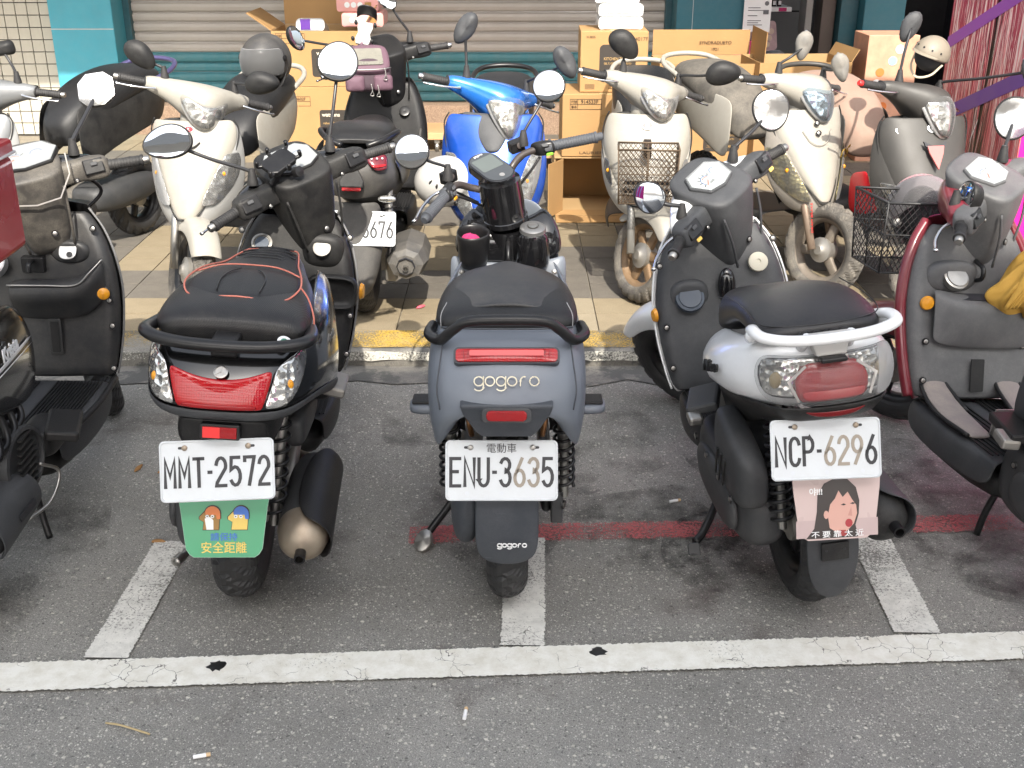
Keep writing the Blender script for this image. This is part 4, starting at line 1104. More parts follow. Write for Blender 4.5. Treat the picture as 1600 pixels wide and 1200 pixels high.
    for s in (-1, 1): screw(T, (s * .150, .886, .605), (0, -.9, .4))
    bl = symgrid('inner_panel', [[(0, .918, .620), (.10, .905, .625), (.155, .905, .650), (.182, .935, .655)], [(0, .90, .66), (.10, .90, .67), (.150, .91, .70), (.178, .945, .715)], [(0, .91, .72), (.08, .91, .73), (.135, .93, .755), (.150, .965, .775)], [(0, .97, .76), (.06, .975, .77), (.10, .985, .79), (.11, 1.0, .80)]], GLOSSB, T, th=.02)
    symgrid('front_apron', [[(0, 1.06, .36), (.10, 1.03, .36), (.17, .94, .36)], [(0, 1.10, .55), (.12, 1.05, .55), (.182, .95, .56)], [(0, 1.06, .72), (.11, 1.03, .72), (.165, .965, .71)], [(0, 1.03, .82), (.07, 1.02, .82), (.11, 1.0, .80)]], SL, T, th=.01)
    # left pocket with cloth, right key pod
    out = [(.050 * math.cos(a) * (1 + .15 * math.cos(a)), .046 * math.sin(a)) for a in [2 * math.pi * i / 20 for i in range(20)]]
    pc = Vector((-.118, .845, .735))
    rg = [[pc + Vector((p[0] * s, p[1] * s + dy, dz + p[1] * .25)) for p in out] for s, dz, dy in ((.62, -.075, .03), (.92, -.12, .03), (1.0, -.03, .01), (1.07, .0, 0), (1.10, .010, 0), (1.04, .016, 0), (.92, .012, 0), (.84, -.02, .004), (.80, -.075, .02))]
    loft('pocket', rg, SATINB, T, sub=1)
    cl = tag(ellipsoid('cloth', (-.13, 3.418, .718), (.032, .030, .026), mat('magenta cloth', (.36, .02, .10), .9, var=.5, scale=60), None), 'crumpled magenta cloth stuffed in the pocket of the electric scooter', 'cloth')
    for v in cl.data.vertices:
        d = (v.co - Vector((-.13, 3.418, .718))); v.co += d * random.uniform(-.18, .18)
    md = cl.modifiers.new('s', 'SUBSURF'); md.levels = md.render_levels = 1
    kp = loft('key_pod', [[Vector((.078 + e[0] * r, .875 + dy + e[1] * r * .9, z)) for e in ellipse(1, 1, 16, 2.2)] for r, z, dy in ((.056, .60, .03), (.060, .67, .02), (.054, .715, .008), (.044, .745, 0))], GLOSSB, T)
    lathe('key_cap', [(.043, 0), (.041, .012), (.034, .017), (.020, .017), (.019, .013), (.0, .013)], (0, -.25, .97), (.078, .872, .745), mat('pewter', (.22, .22, .22), .35, metal=.7), T, seg=26)
    lathe('key_switch', [(.016, .013), (.016, .020), (.012, .021), (.0, .021)], (0, -.25, .97), (.078, .872, .745), STEEL, T, seg=20)
    tube('bag_hook', [(0, .905, .70), (0, .865, .69), (0, .845, .66), (0, .855, .635), (0, .89, .625)], .008, SATINB, T)
    lathe('column_boot', [(.083, 0), (.080, .02), (.074, .08), (.072, .09)], (0, -.30, .954), (0, .985, .66), GLOSSB, T, seg=32)
    # handlebar: turned left on its lock
    H = steer_part(T, 'handlebar', (0, .93, .78), 38, 24, lambda: lathe('handlebar', [(0, -.02), (.074, -.02), (.0735, -.004), (.0705, -.002), (.0695, .06), (.067, .125), (.0, .13)], (0, -.18, .984), (0, .02, 0), GLOSSB, T, seg=36))
    ux, uy = Vector((1, 0, 0)), Vector((0, .92, .39))
    slab('display_body', rrect(.108, .172, .050, 8), .030, GLOSSB, H, (0, .022, .163), ux, uy, bevel=.005)
    ds = slab('display_glass', rrect(.096, .158, .044, 8), .001, GAUGE, H, (0, .022, .1642), ux, uy)
    slab('display_screen', rrect(.078, .070, .006), .001, mat('lcd grey', (.10, .115, .11), .15), H, (0, .040, .1726), ux, uy)
    slab('display_mark', arc(0, 0, .009, .009, 0, 320, 10), .0006, mat('grey print', (.2, .2, .2), .4), H, (.0, -.030, .1432), ux, uy)
    text('gogoro', (0, .086, .1915), ux, uy, .008, WHITEINK, H, name='display_lettering')
    BAR = mat('brown grey bar', (.055, .045, .042), .38)
    for s in (-1, 1):
        tube('bar_tube', [(s * .045, .03, .10), (s * .085, .045, .125), (s * .125, .035, .150), (s * .17, .005, .158), (s * .22, -.03, .155)], .0115, BAR, H)
        a, b = Vector((s * .205, -.020, .156)), Vector((s * .335, -.105, .146)); d = (b - a).normalized()
        grip(H, a, b, .0175, mat('slate grip', (.06, .065, .075), .6, grain=.7, gscale=500), ribs=16, end=mat('slate grip', (.06, .065, .075), .6))
        sw = loft('switch_pod', [[Vector((s * .185, -.008, .157)) + d * (t * 1.0) + Vector((0, e[0] * .026 * q, e[1] * .025 * q)) for e in ellipse(1, 1, 14, 2.8)] for t, q in ((-.03, .75), (-.02, 1), (.022, 1.02), (.030, .8))], SATINB, H)
        slab('button', rrect(.020, .012, .005), .006, DGREY, H, Vector((s * .178, -.034, .172)), d * s, (0, .6, .8), bevel=.002)
        slab('button', rrect(.020, .012, .005), .006, DGREY, H, Vector((s * .182, -.040, .156)), d * s, (0, .2, .98), bevel=.002)
        slab('button', rrect(.022, .009, .004), .005, GREENTAB if s > 0 else AMBER, H, Vector((s * .185, -.040, .139)), d * s, (0, -.2, .98), bevel=.002)
        box('brake_reservoir', (s * .135, .065, .178), (.050, .034, .038), SATINB, H, rot=(.2, 0, s * -.2), bevel=.004)
        lathe('sight_glass', [(.010, 0), (.010, .003), (.007, .004), (0, .004)], (0, -1, .1), (s * .135, .046, .180), BAR, H, seg=14)
        lever(H, [(s * .165, .045, .150), (s * .21, .055, .147), (s * .27, .025, .140), (s * .33, -.03, .134), (s * .352, -.05, .133)])
        tubes('cable', [([(s * .15, .05, .14), (s * .11, .07, .11), (s * .06, .06, .06)], .004), ([(s * .165, -.01, .135), (s * .12, .0, .10), (s * .06, .03, .05)], .0045)], SATINB, H, seg=6)
    circ = ellipse(.0525, .0535, 28)
    wmirror(T, H, (.118, 3.67, 1.164), (-.16, -1, .55), circ, 0, (.150, .045, .178), sr=.0048, deep=.03)
    wmirror(T, H, (-.303, 3.37, 1.013), (-.10, -1, .50), circ, 0, (-.150, .045, .178), sr=.0048, deep=.03)
    return T
electric_scooter()
# ---------------------------------------------------------------- cockpit and leg shield seen from the rider's side
def cockpit(T, yp, zp, steer, inner, cover, W=.215, zf=.30, yf=None, trim=None, gauge='dial', grip_end=None, bar=.33, rake=25, shield_top=None, lean_back=.10, k=1.0, capm=None, sw=1.0):
    """yp, zp: steering head; W: half width of the leg shield; zf: floor height"""
    zt = shield_top or zp - .10
    yb = yp - lean_back                      # foot of the shield
    yf = yf if yf is not None else .40
    def yy(z): return yb + (yp - yb + .03) * max(0, (z - zf)) / (zt - zf)
    rows = []
    for f, w in ((0, .86), (.12, .92), (.30, .98), (.52, 1.0), (.72, .93), (.88, .80), (1.0, .62)):
        z = zf + (zt - zf) * f; y = yy(z); b = .035 * math.sin(math.pi * min(1, f * 1.1)); ww = W * w
        rows.append([(0, y - .015, z), (ww * .40, y - .012, z), (ww * .68, y - .004 - b * .2, z), (ww * .9, y - .012 - b * .5, z), (ww, y + .022, z + .002)])
    symgrid('leg_shield', rows, inner, T, th=.012, sub=1)
    front = []
    for f, w, d in ((-.05, .80, .10), (.12, .92, .13), (.35, .99, .15), (.6, .99, .145), (.85, .84, .12), (1.03, .62, .09)):
        z = zf + (zt - zf) * f; y = yy(z); ww = W * w
        front.append([(0, y + d, z), (ww * .5, y + d * .85, z), (ww * .88, y + d * .45, z), (ww * 1.02, y + .028, z)])
    symgrid('front_apron', front, cover, T, th=.008)
    if trim:
        for s in (-1, 1):
            tube('shield_trim', [(s * (r[-1][0] + .001), r[-1][1] - .001, r[-1][2]) for r in rows], .0035, trim, T, seg=6)
    # steering head
    def head():
        return nacelle([(-.232 * sw, -.030, .0, .022, .024), (-.222 * sw, -.029, .0, .034, .036), (-.165 * sw, -.022, .002, .036, .038), (-.150 * sw, -.014, .002, .036, .032), (-.105, .0, .0, .046, .036), (0, .010, -.004, .05, .036), (.105, 0, .0, .046, .036), (.150 * sw, -.014, .002, .036, .032), (.165 * sw, -.022, .002, .036, .038), (.222 * sw, -.029, .0, .034, .036), (.232 * sw, -.030, .0, .022, .024)], inner, T, p=4.5)
    H = steer_part(T, 'handlebar', (0, yp, zp), steer, rake, head)
    rg = []
    for z, rx, ry, dy, sl in ((-.228, .050, .046, .030, 0), (-.215, .064, .056, .026, 0), (-.13, .078, .074, .012, 0), (-.05, .094, .090, .002, 0), (.015, .102, .100, .0, .12), (.056, .104, .104, .0, .40), (.066, .098, .098, .0, .42)):
        rg.append([Vector((e[0] * rx, dy + e[1] * ry, z + sl * (dy + e[1] * ry))) for e in ellipse(1, 1, 20, 3.6)])
    loft('instrument_pod', rg, inner, H, sub=1)
    for s in (-1, 1):
        tube('pod_crease', [(s * .088, -.085, -.02), (s * .080, -.078, -.10), (s * .066, -.052, -.205)], .004, inner, H, seg=6)
    if cover is not inner:
        nacelle([(-.205 * sw, .004, .004, .022, .028), (-.16 * sw, .018, .006, .034, .040), (-.11, .044, .0, .050, .052), (-.06, .062, -.006, .066, .066), (0, .066, -.008, .070, .072), (.06, .062, -.006, .066, .066), (.11, .044, .0, .050, .052), (.16 * sw, .018, .006, .034, .040), (.205 * sw, .004, .004, .022, .028)], cover, H, name='handlebar_cover')
    for s in (-1, 1):
        grip(H, (s * .225 * sw, -.030, .0), (s * (bar + .005), -.052, -.006), .0165, end=grip_end or STEEL)
        box('switch_block', (s * .188 * sw, -.047, .008), (.060, .030, .046), SATINB, H, rot=(-.3, 0, 0), bevel=.004)
        slab('switch', rrect(.020, .011, .003), .008, DGREY, H, (s * .190 * sw, -.066, .020), (1, 0, 0), (0, .35, .94), bevel=.002)
        slab('switch', rrect(.016, .010, .003), .008, DGREY, H, (s * .180 * sw, -.064, -.002), (1, 0, 0), (0, .2, .98), bevel=.002)
        lever(H, [(s * .20 * sw, .018, -.012), (s * .235 * sw, .026, -.014), (s * .29, .018, -.020), (s * .335, -.002, -.024), (s * .35, -.010, -.024)], m=CHROME if s < 0 else SATINB)
        for q in ((.13, -.055, -.02),): screw(H, (s * q[0], q[1], q[2]), (0, -1, .1), .005)
    screw(H, (.02, -.055, -.16), (0, -1, .1), .007)
    return H, yy, zt
def gauge(H, out, c, n, face, bez=BLACK, marks=True, roll=0, cover=True, deep=.02):
    ux, uy = frame_of(n, roll); n = Vector(n).normalized(); c = Vector(c)
    slab('gauge_bezel', [(p[0] * 1.13, p[1] * 1.15) for p in out], deep, bez, H, c, ux, uy, bevel=.004)
    slab('gauge_face', out, .002, face, H, c + n * .0012, ux, uy)
    if marks:
        MK = mat('gauge ink', (.05, .12, .30), .5); MR = mat('gauge red', (.55, .10, .04), .5)
        a = max(p[0] for p in out); b = max(p[1] for p in out)
        for cx, cy, r, a0, a1, m in ((-.25 * a, -.1 * b, .45 * b, 200, 40, MK), (.45 * a, .15 * b, .30 * b, 180, 20, MK), (-.25 * a, -.1 * b, .33 * b, 120, 40, MR)):
            stroke('gauge_mark', [arc(cx, cy, r, r, a0, a1, 8)], .0022, c + n * .0016, ux, uy, m, H, .0004)
        for k in range(6):
            t = R(200 - 32 * k); stroke('gauge_mark', [[(-.25 * a + .46 * b * math.cos(t), -.1 * b + .46 * b * math.sin(t)), (-.25 * a + .62 * b * math.cos(t), -.1 * b + .62 * b * math.sin(t))]], .003, c + n * .0016, ux, uy, PLATEK, H, .0004)
        stroke('gauge_needle', [[(-.25 * a, -.1 * b), (-.5 * a, -.35 * b)]], .003, c + n * .002, ux, uy, MR, H, .0006)
        slab('gauge_window', rrect(.3 * a, .16 * b, .001), .0004, mat('lcd dark', (.10, .11, .10), .3), H, c + ux * -.2 * a - uy * .35 * b + n * .0016, ux, uy)
    if cover:
        g = clear('clear instrument cover', (.85, .87, .88), .2, .03)
        slab('gauge_cover', [(p[0] * 1.08, p[1] * 1.08) for p in out], .002, g, H, c + n * .004, ux, uy, bulge=.006)
def floor_board(T, y0, y1, z, w0, w1, m=DGREY, ribs=10, skirt=.10, hump=0.0):
    symgrid('floor_board', [[(0, y0, z + hump), (w0 * .55, y0, z + hump * .6), (w0 * .9, y0, z), (w0, y0, z - .02), (w0 * .98, y0, z - skirt)], [(0, (y0 + y1) / 2, z + hump), (w1 * .55, (y0 + y1) / 2, z + hump * .6), (w1 * .92, (y0 + y1) / 2, z), (w1 * 1.02, (y0 + y1) / 2, z - .02), (w1, (y0 + y1) / 2, z - skirt)], [(0, y1, z + hump), (w1 * .5, y1, z + hump * .6), (w1 * .84, y1, z), (w1 * .92, y1, z - .02), (w1 * .9, y1, z - skirt)]], m, T, th=.008)
    for s in (-1, 1):
        for k in range(ribs):
            x = s * (.03 + (w1 * .86 - .04) * k / (ribs - 1))
            box('floor_rib', (x, (y0 + y1) / 2, z + .0045 + (hump * .8 if abs(x) < w1 * .45 else 0)), (.005, (y1 - y0) * .84, .004), BLACK, T, bevel=0)
    loft('floor_pan', [[Vector((e[0] * w1 * .85, y, z - .09 + e[1] * .05)) for e in ellipse(1, 1, 12, 4)] for y in (y0, (y0 + y1) / 2, y1)], BLACK, T)
def front_end(T, wb, r, w, steer, yp, zp, m=RUBBER, fender=BLACK, rake=25, rimm=None, fork=STEEL, rimr=None, fend_back=True, spokes=5, res=6, one=None):
    """fork with wheel and fender, turned about the steering axis"""
    c = Vector((0, wb - yp, r - zp)); top = Vector((0, .10, -.26))
    def build():
        l = []
        for s in ((-1, 1) if one is None else (one,)):
            l.append(([(s * .072, c.y - .01, c.z), (s * .072, c.y * .55 + top.y * .45, c.z * .55 + top.z * .45), (s * .068, top.y, top.z)], .0175))
        l.append(([(-.075, top.y, top.z), (0, top.y, top.z + .01), (.075, top.y, top.z)], .02))
        l.append(([(0, top.y, top.z), (0, 0, -.02)], .02))
        return tubes('front_fork', l, fork, T, seg=14, smooth=False)
    K = steer_part(T, 'front_fork', (0, yp, zp), steer, rake, build)
    tyre(K, c, r, w, m, rim_r=rimr, nb=22, res=res, rimm=rimm, spokes=spokes)
    if fender is None: return K
    rw = []
    for a in (-62, -30, 0, 30, 58):
        q = r + .028; d = (math.sin(R(a)) * q, math.cos(R(a)) * q)
        h = .045 + .02 * math.cos(R(a * 1.4))
        rw.append([(0, c.y + d[0], c.z + d[1] + .008), (w * .45, c.y + d[0], c.z + d[1]), (w * .66, c.y + d[0] * .94, c.z + d[1] * .94), (w * .68, c.y + d[0] * (1 - h / r), c.z + d[1] * (1 - h / r))])
    symgrid('front_fender', rw, fender, K, th=.004)
    return K
def muffler(T, a, b, r, tip, shield_m=BLACK, body=RUSTY, shield=True, side=1, tipr=.014, cap_m=None):
    a, b = Vector(a), Vector(b); L = (b - a).length; d = b - a
    if cap_m: lathe('end_cap', [(.0, -.002), (r * .3, .0), (r * .63, .010), (r * .89, .032), (r * 1.01, .07), (r * 1.01, .085)], d, a, cap_m, T, seg=30, cap=False)
    o = lathe('muffler', [(.0, 0), (r * .3, .002), (r * .62, .012), (r * .88, .034), (r, .07), (r, L * .75), (r * .8, L * .9), (r * .35, L), (0, L)], d, a, body, T, seg=30)
    lathe('tail_pipe', [(tipr * .72, .01), (tipr * .72, -.030), (tipr, -.030), (tipr, .02)], d, a + Vector(tip), SATINB, o, seg=16)
    if shield:
        u, v, w = axes(d); rg = []
        up = Vector((0, 0, 1)); sd = w.cross(up).normalized() * 1
        if sd.x * side < 0: sd = -sd
        up = (up - w * w.dot(up)).normalized()
        for t, q in ((.02, .55), (.05, .9), (L * .45, 1.0), (L * .8, .85), (L * .92, .5)):
            rg.append([a + w * t + (sd * math.cos(R(g)) + up * math.sin(R(g))) * (r + .012) for g in [20 + (k - 3) * 30 * q for k in range(7)]])
        grid('heat_shield', rg, shield_m, T, th=.006)
    return o
def engine(T, y, z, side=-1, long=.42, w=.09):
    """transmission casing on the left, crankcase, cooling shroud"""
    x0 = side * .075
    rg = []
    for t, hz, ww in ((-.22, .045, .5), (-.19, .085, .9), (-.08, .10, 1.0), (.06, .085, 1.0), (.17, .10, 1.05), (.27, .09, .9), (.32, .05, .5)):
        rg.append([Vector((x0 + side * (e[0] * .5 + .5) * w * ww, y + t, z + .02 * t + e[1] * hz)) for e in ellipse(1, 1, 14, 3)])
    o = loft('transmission_case', rg, ENGINE, T, sub=2)
    loft('case_cover', [[Vector((x0 + side * (w + q), y + .02 + e[0] * a, z + e[1] * b)) for e in ellipse(1, 1, 18, 3)] for q, a, b in ((-.02, .20, .075), (.006, .19, .07), (.014, .16, .05))], ENGINE, T)
    for t in (-.17, -.05, .08, .2): screw(T, (x0 + side * (w + .010), y + t, z + .058), (side, 0, 0), .007)
    loft('crankcase', [[Vector((e[0] * rx, y + yy, z + .02 + e[1] * rz)) for e in ellipse(1, 1, 12, 3)] for yy, rx, rz in ((.10, .07, .06), (.2, .11, .10), (.32, .10, .09), (.42, .06, .06))], ENGINE, T)
    for k in range(7): box('cooling_fin', (0, y + .36 + .016 * k, z + .04), (.15, .006, .13), ALU, T, bevel=0)
    return o
# ---------------------------------------------------------------- black scooter, plate MMT-2572
def black_scooter():
    T = thing('motor_scooter', 'black scooter with orange-piped seat, plate MMT-2572 and green mud flap', 'scooter', (-.720, 2.57, 0), R(2.0), R(5.0), 'scooters parked on the road')
    PB = mat('black metallic paint', (.006, .006, .0065), .14, coat=.6, var=.2, dust=.04, dustcol=(.15, .15, .14))
    PIPING = mat('coral piping', (.55, .17, .12), .5)
    ins = DUSTY
    # tail shell in horizontal slices
    rows = []
    def zr(z, *p): rows.append([(q[0], q[1], z + (q[2] if len(q) > 2 else 0)) for q in p])
    zr(.800, (0, -.13), (.08, -.125), (.135, -.10), (.155, -.03), (.155, .12), (.13, .36))
    zr(.785, (0, -.225), (.08, -.222), (.140, -.20), (.168, -.09), (.168, .10), (.14, .38))
    zr(.760, (0, -.262), (.085, -.262), (.150, -.24), (.190, -.12), (.206, .10), (.17, .40))
    zr(.715, (0, -.305), (.09, -.302), (.160, -.272), (.204, -.14), (.226, .10), (.185, .42))
    zr(.675, (0, -.318), (.09, -.315), (.160, -.285), (.206, -.15), (.228, .10), (.185, .42))
    zr(.655, (0, -.315), (.09, -.312), (.158, -.280), (.202, -.15, .005), (.224, .10, -.03), (.182, .42, -.10))
    for r_ in rows[3:]:
        for i_, (x, y, z) in enumerate(r_):
            if y > -.12: r_[i_] = (x, y, z - .26 * (y + .12))
    symgrid('tail_body', rows, PB, T, th=.010)
    # grey lower lip
    symgrid('tail_lip', [[(x, y, z - (.20 * (y + .12) if y > -.12 else 0)) for x, y, z in r_] for r_ in ([[(0, -.322, .660), (.09, -.319, .660), (.162, -.289, .662), (.208, -.15, .662), (.229, .10, .63), (.188, .42, .56)], [(0, -.318, .628), (.09, -.315, .628), (.155, -.283, .632), (.198, -.15, .632), (.218, .10, .59), (.175, .42, .50)], [(0, -.24, .618), (.08, -.24, .618), (.13, -.22, .62), (.15, -.12, .62), (.15, .1, .57), (.12, .42, .48)]])], DGREY, T, th=.006)
    # lamps
    def face(pts, off=.004): return [(x, y - off, z) for x, y, z in pts]
    red = symgrid('tail_light', [face([(0, -.295, .728), (.05, -.297, .735), (.090, -.294, .748), (.118, -.284, .758)]), face([(0, -.309, .705), (.05, -.309, .708), (.090, -.304, .716), (.112, -.295, .726)]), face([(0, -.320, .678), (.05, -.319, .678), (.090, -.314, .680), (.100, -.311, .682)]), face([(0, -.321, .664), (.05, -.320, .664), (.085, -.315, .665), (.094, -.313, .666)])], REDLENS, T, th=.010, sub=2)
    symgrid('light_band', [face([(0, -.3225, .678), (.05, -.3215, .678), (.088, -.316, .679)], .0045), face([(0, -.323, .667), (.05, -.322, .667), (.084, -.317, .668)], .0045)], REDREF, red, th=.002, sub=1)
    for s in (-1, 1):
        P = lambda *q: [(s * x, y - .004, z) for x, y, z in q]
        ln = grid('turn_signal', [P((.122, -.283, .760), (.142, -.262, .772), (.160, -.225, .778), (.172, -.17, .782)), P((.116, -.294, .728), (.140, -.282, .735), (.166, -.245, .748), (.182, -.19, .760)), P((.104, -.309, .690), (.130, -.300, .695), (.160, -.275, .705), (.178, -.235, .715)), P((.098, -.313, .667), (.12, -.307, .668), (.145, -.293, .672), (.158, -.278, .678))], bowl_mat('chrome lamp', (.80, .79, .77), 55, .1), T, th=.010)
        ellipsoid('bulb', (s * .146, -.272, .716), (.012, .010, .014), AMBER, T)
    n = Vector((0, -.62, .78)); ux, uy = Vector((1, 0, 0)), Vector((0, .78, .62))
    lathe('emblem', [(.016, 0), (.016, .003), (.013, .004), (.0125, .0025), (0, .0025)], n, (0, -.290, .742), STEEL, T, seg=24)
    for a in (90, 210, 330):
        stroke('emblem_fork', [[(0, 0), (.0125 * math.cos(R(a)), .0125 * math.sin(R(a)))]], .003, Vector((0, -.290, .742)) + n * .003, ux, uy, STEEL, T, .0012)
    lathe('sticker', [(0, .0012), (.0165, .0012), (.0165, -.004)], (.25, -.45, .86), (.127, -.212, .794), WHITEP, T, seg=20)
    lathe('sticker_mark', [(0, .0018), (.009, .0018), (.009, 0)], (.25, -.45, .86), (.127, -.212, .794), mat('sticker green', (.04, .18, .12), .5), T, seg=12)
    text('Axis', (.212, -.03, .748), (.13, .98, .08), (-.15, 0, .99), .022, STEEL, T, shear=.3, bold=.02, width=.072)
    # under tail and reflector
    loft('under_tail', [[Vector((e[0] * w, y, z + e[1] * h)) for e in ellipse(1, 1, 12, 4)] for y, w, z, h in ((-.285, .10, .585, .045), (-.24, .12, .58, .055), (-.10, .12, .58, .06), (.1, .11, .55, .06))], BLACK, T)
    symgrid('plate_carrier', [[(0, -.292, .625), (.075, -.290, .625), (.105, -.27, .62)], [(0, -.290, .585), (.075, -.286, .585), (.10, -.27, .58)], [(0, -.285, .50), (.06, -.28, .50), (.085, -.27, .50)], [(0, -.286, .40), (.055, -.284, .40), (.075, -.27, .40)], [(0, -.262, .30), (.07, -.256, .30), (.09, -.24, .31)], [(0, -.240, .275), (.05, -.236, .28), (.07, -.23, .285)]], BLACK, T, th=.006)
    slab('reflector_frame', rrect(.088, .036, .004), .03, SATINB, T, (0, -.314, .606), (1, 0, 0), (0, .15, .99), bevel=.002)
    slab('reflector', rrect(.076, .026, .002), .006, REDREF, T, (0, -.3175, .606), (1, 0, 0), (0, .15, .99), bevel=.001)
    slab('reflector_patch', rrect(.038, .025, .001), .001, mat('bright red tape', (.75, .03, .03), .35), T, (-.018, -.3185, .606), (1, 0, 0), (0, .15, .99))
    plate(T, (-.006, -.318, .512), 'MMT.2572', 24, bolts='copper', roll=R(6.5))
    # green mud flap with drawing
    t = R(20); ux = Vector((math.cos(R(4)), 0, math.sin(R(4)))); nn = Vector((0, -math.cos(t), math.sin(t))); uy = nn.cross(ux).normalized(); nn = ux.cross(uy)
    GF = mat('green flap', (.055, .30, .145), .38, var=.05)
    o = Vector((.005, -.3065, .362))
    fl = slab('mud_flap', [(.105, .068), (-.105, .068), (-.100, .04), (-.088, -.055), (-.080, -.068), (-.070, -.075), (.070, -.075), (.080, -.068), (.088, -.055), (.100, .04)], .003, GF, T, o, ux, uy)
    slab('flap_edge', [(p[0] * 1.012, p[1] * 1.015) for p in [(.105, .068), (-.105, .068), (-.100, .04), (-.088, -.055), (-.080, -.068), (-.070, -.075), (.070, -.075), (.080, -.068), (.088, -.055), (.100, .04)]], .003, mat('pale green edge', (.30, .50, .38), .4), T, o - nn * .0012, ux, uy)
    def deco(pts, m, d): slab('printed_figure', pts, .0006, m, fl, o + nn * d, ux, uy)
    def sh(pts, x, y, s=1): return [(x + p[0] * s, y + p[1] * s) for p in pts]
    blob = [(-.018, -.022), (.018, -.022), (.020, .008), (.016, .022), (.004, .028), (-.010, .024), (-.018, .016), (-.026, .008), (-.026, .002), (-.016, -.004)]
    DK = mat('outline ink', (.03, .02, .015), .5)
    for x, fm, hm in ((-.030, mat('brown print', (.33, .17, .09), .5), mat('orange print', (.72, .17, .04), .5)), (.036, mat('yellow print', (.72, .52, .12), .5), mat('blue print', (.05, .16, .55), .5))):
        deco(sh(blob, x, .012, 1.08), DK, .0004); deco(sh(blob, x, .012, 1.0), fm, .0010)
        cap_ = [(-.012, .012)] + arc(.004, .014, .018, .018, 160, 0, 8) + [(.022, .002), (.014, .002), (.012, .012)]
        deco(sh(cap_, x, .013, 1.1), DK, .0014); deco(sh(cap_, x, .013, 1.0), hm, .0018)
        for q in (-.008, .004): deco(sh(ellipse(.0042, .0042, 10), x + q, .021), WHITEINK, .0022); deco(sh(ellipse(.0016, .0016, 8), x + q, .021), DK, .0026)
    deco(sh([(-.008, -.022), (.008, -.022), (.008, .0), (0, .008), (-.012, .004)], -.032, .012), WHITEINK, .0016)
    text('請保持', o + nn * .0004 - uy * .027, ux, uy, .019, mat('blue print', (.05, .16, .55), .5), fl, bold=.004, width=.062)
    text('安全距離', o + nn * .0004 - uy * .052, ux, uy, .027, mat('yellow print', (.72, .52, .12), .5), fl, bold=.006, width=.105)
    # running gear
    tyre(T, (0, 0, .222), .222, .112, nb=24, rimm=SATINB)
    engine(T, .05, .27, -1)
    muffler(T, (.178, -.265, .285), (.165, .16, .305), .064, (-.0, 0, -.012), body=ENGINE, side=1, cap_m=RUSTY)
    tube('exhaust_pipe', [(.165, .14, .30), (.14, .25, .26), (.08, .36, .22), (.03, .42, .25)], .018, RUSTY, T)
    loft('swing_arm', [[Vector((.105 + e[0] * .018, y, z + e[1] * .038)) for e in ellipse(1, 1, 10, 3.5)] for y, z in ((-.06, .24), (.06, .30), (.18, .40), (.26, .46))], ALU, T)
    spring(T, (.095, -.13, .30), (.105, -.09, .58), .024, 9)
    loft('air_duct', [[Vector((.125 + e[0] * .03, y, z + e[1] * .05)) for e in ellipse(1, 1, 12, 3)] for y, z in ((-.02, .47), (.1, .46), (.28, .44))], ENGINE, T)
    tube('centre_stand', [(-.10, .22, .18), (-.135, .12, .10), (-.165, .02, .075), (-.178, -.03, .075)], .011, STEEL, T)
    lathe('stand_pad', [(0, 0), (.014, 0), (.014, .03), (0, .03)], (-.3, -1, 0), (-.172, .0, .075), STEEL, T, seg=14)
    box('footrest', (.205, .20, .52), (.06, .12, .03), ALU, T, rot=(0, .2, 0), bevel=.008)
    loft('footrest_bracket', [[Vector((x, .22 + e[0] * .06, .52 + e[1] * .05)) for e in ellipse(1, 1, 10, 3)] for x in (.12, .16, .19)], BLACK, T)
    # seat with carbon look sides and piping
    CARB = mat('carbon look vinyl', (.012, .012, .013), .36, dust=.05, spec=.4)
    N, L = CARB.node_tree.nodes, CARB.node_tree.links
    wv = N.new('ShaderNodeTexWave'); wv.inputs['Scale'].default_value = 110; wv.inputs['Distortion'].default_value = 0
    tcn = N.new('ShaderNodeTexCoord'); mp = N.new('ShaderNodeMapping'); mp.inputs['Rotation'].default_value = (0, R(35), R(20))
    L.new(tcn.outputs['Object'], mp.inputs[0]); L.new(mp.outputs[0], wv.inputs['Vector'])
    _bump(N, L, wv.outputs[0], .3, .0012, N['Principled BSDF'])
    st = seat(T, [(-.198, .13, .818, .780), (-.188, .168, .840, .778), (-.13, .180, .860, .778), (.0, .172, .868, .778), (.12, .152, .858, .768), (.24, .125, .836, .746), (.34, .105, .826, .736), (.44, .085, .816, .726), (.50, .05, .800, .721)], CARB)
    gr = []
    for y, w, zt in ((-.105, .085, .860), (-.088, .118, .863), (-.03, .136, .870), (.04, .130, .872), (.12, .115, .865), (.24, .095, .841), (.34, .082, .831), (.43, .066, .821), (.47, .04, .813)):
        gr.append([(-w, y, zt - .012), (-w * .55, y, zt), (-w * .12, y, zt + .001), (0, y, zt - .001), (w * .12, y, zt + .001), (w * .55, y, zt), (w, y, zt - .012)])
    grid('seat_pad', gr, SEATM, st, th=.012)
    for yy_, w_ in ((.27, .082), (.31, .078), (.35, .075), (.39, .07), (.43, .06)):
        tube('seat_pleat', [(-w_, yy_ - .03, .826), (-w_ * .5, yy_, .839 - (yy_ - .27) * .12), (0, yy_ + .008, .839 - (yy_ - .27) * .12), (w_ * .5, yy_, .839 - (yy_ - .27) * .12), (w_, yy_ - .03, .826)], .0022, SEATM, st, seg=6)
    e1 = [(r[0][0], r[0][1], r[0][2] + .003) for r in gr]; e2 = [(r[-1][0], r[-1][1], r[-1][2] + .003) for r in gr]
    tube('piping', e1[::-1] + [(0, -.109, .859)] + e2, .0024, PIPING, st, seg=6)
    tube('piping', [(-.130, .06, .858), (-.07, .085, .872), (0, .095, .873), (.07, .085, .872), (.130, .06, .858)], .0022, PIPING, st, seg=6)
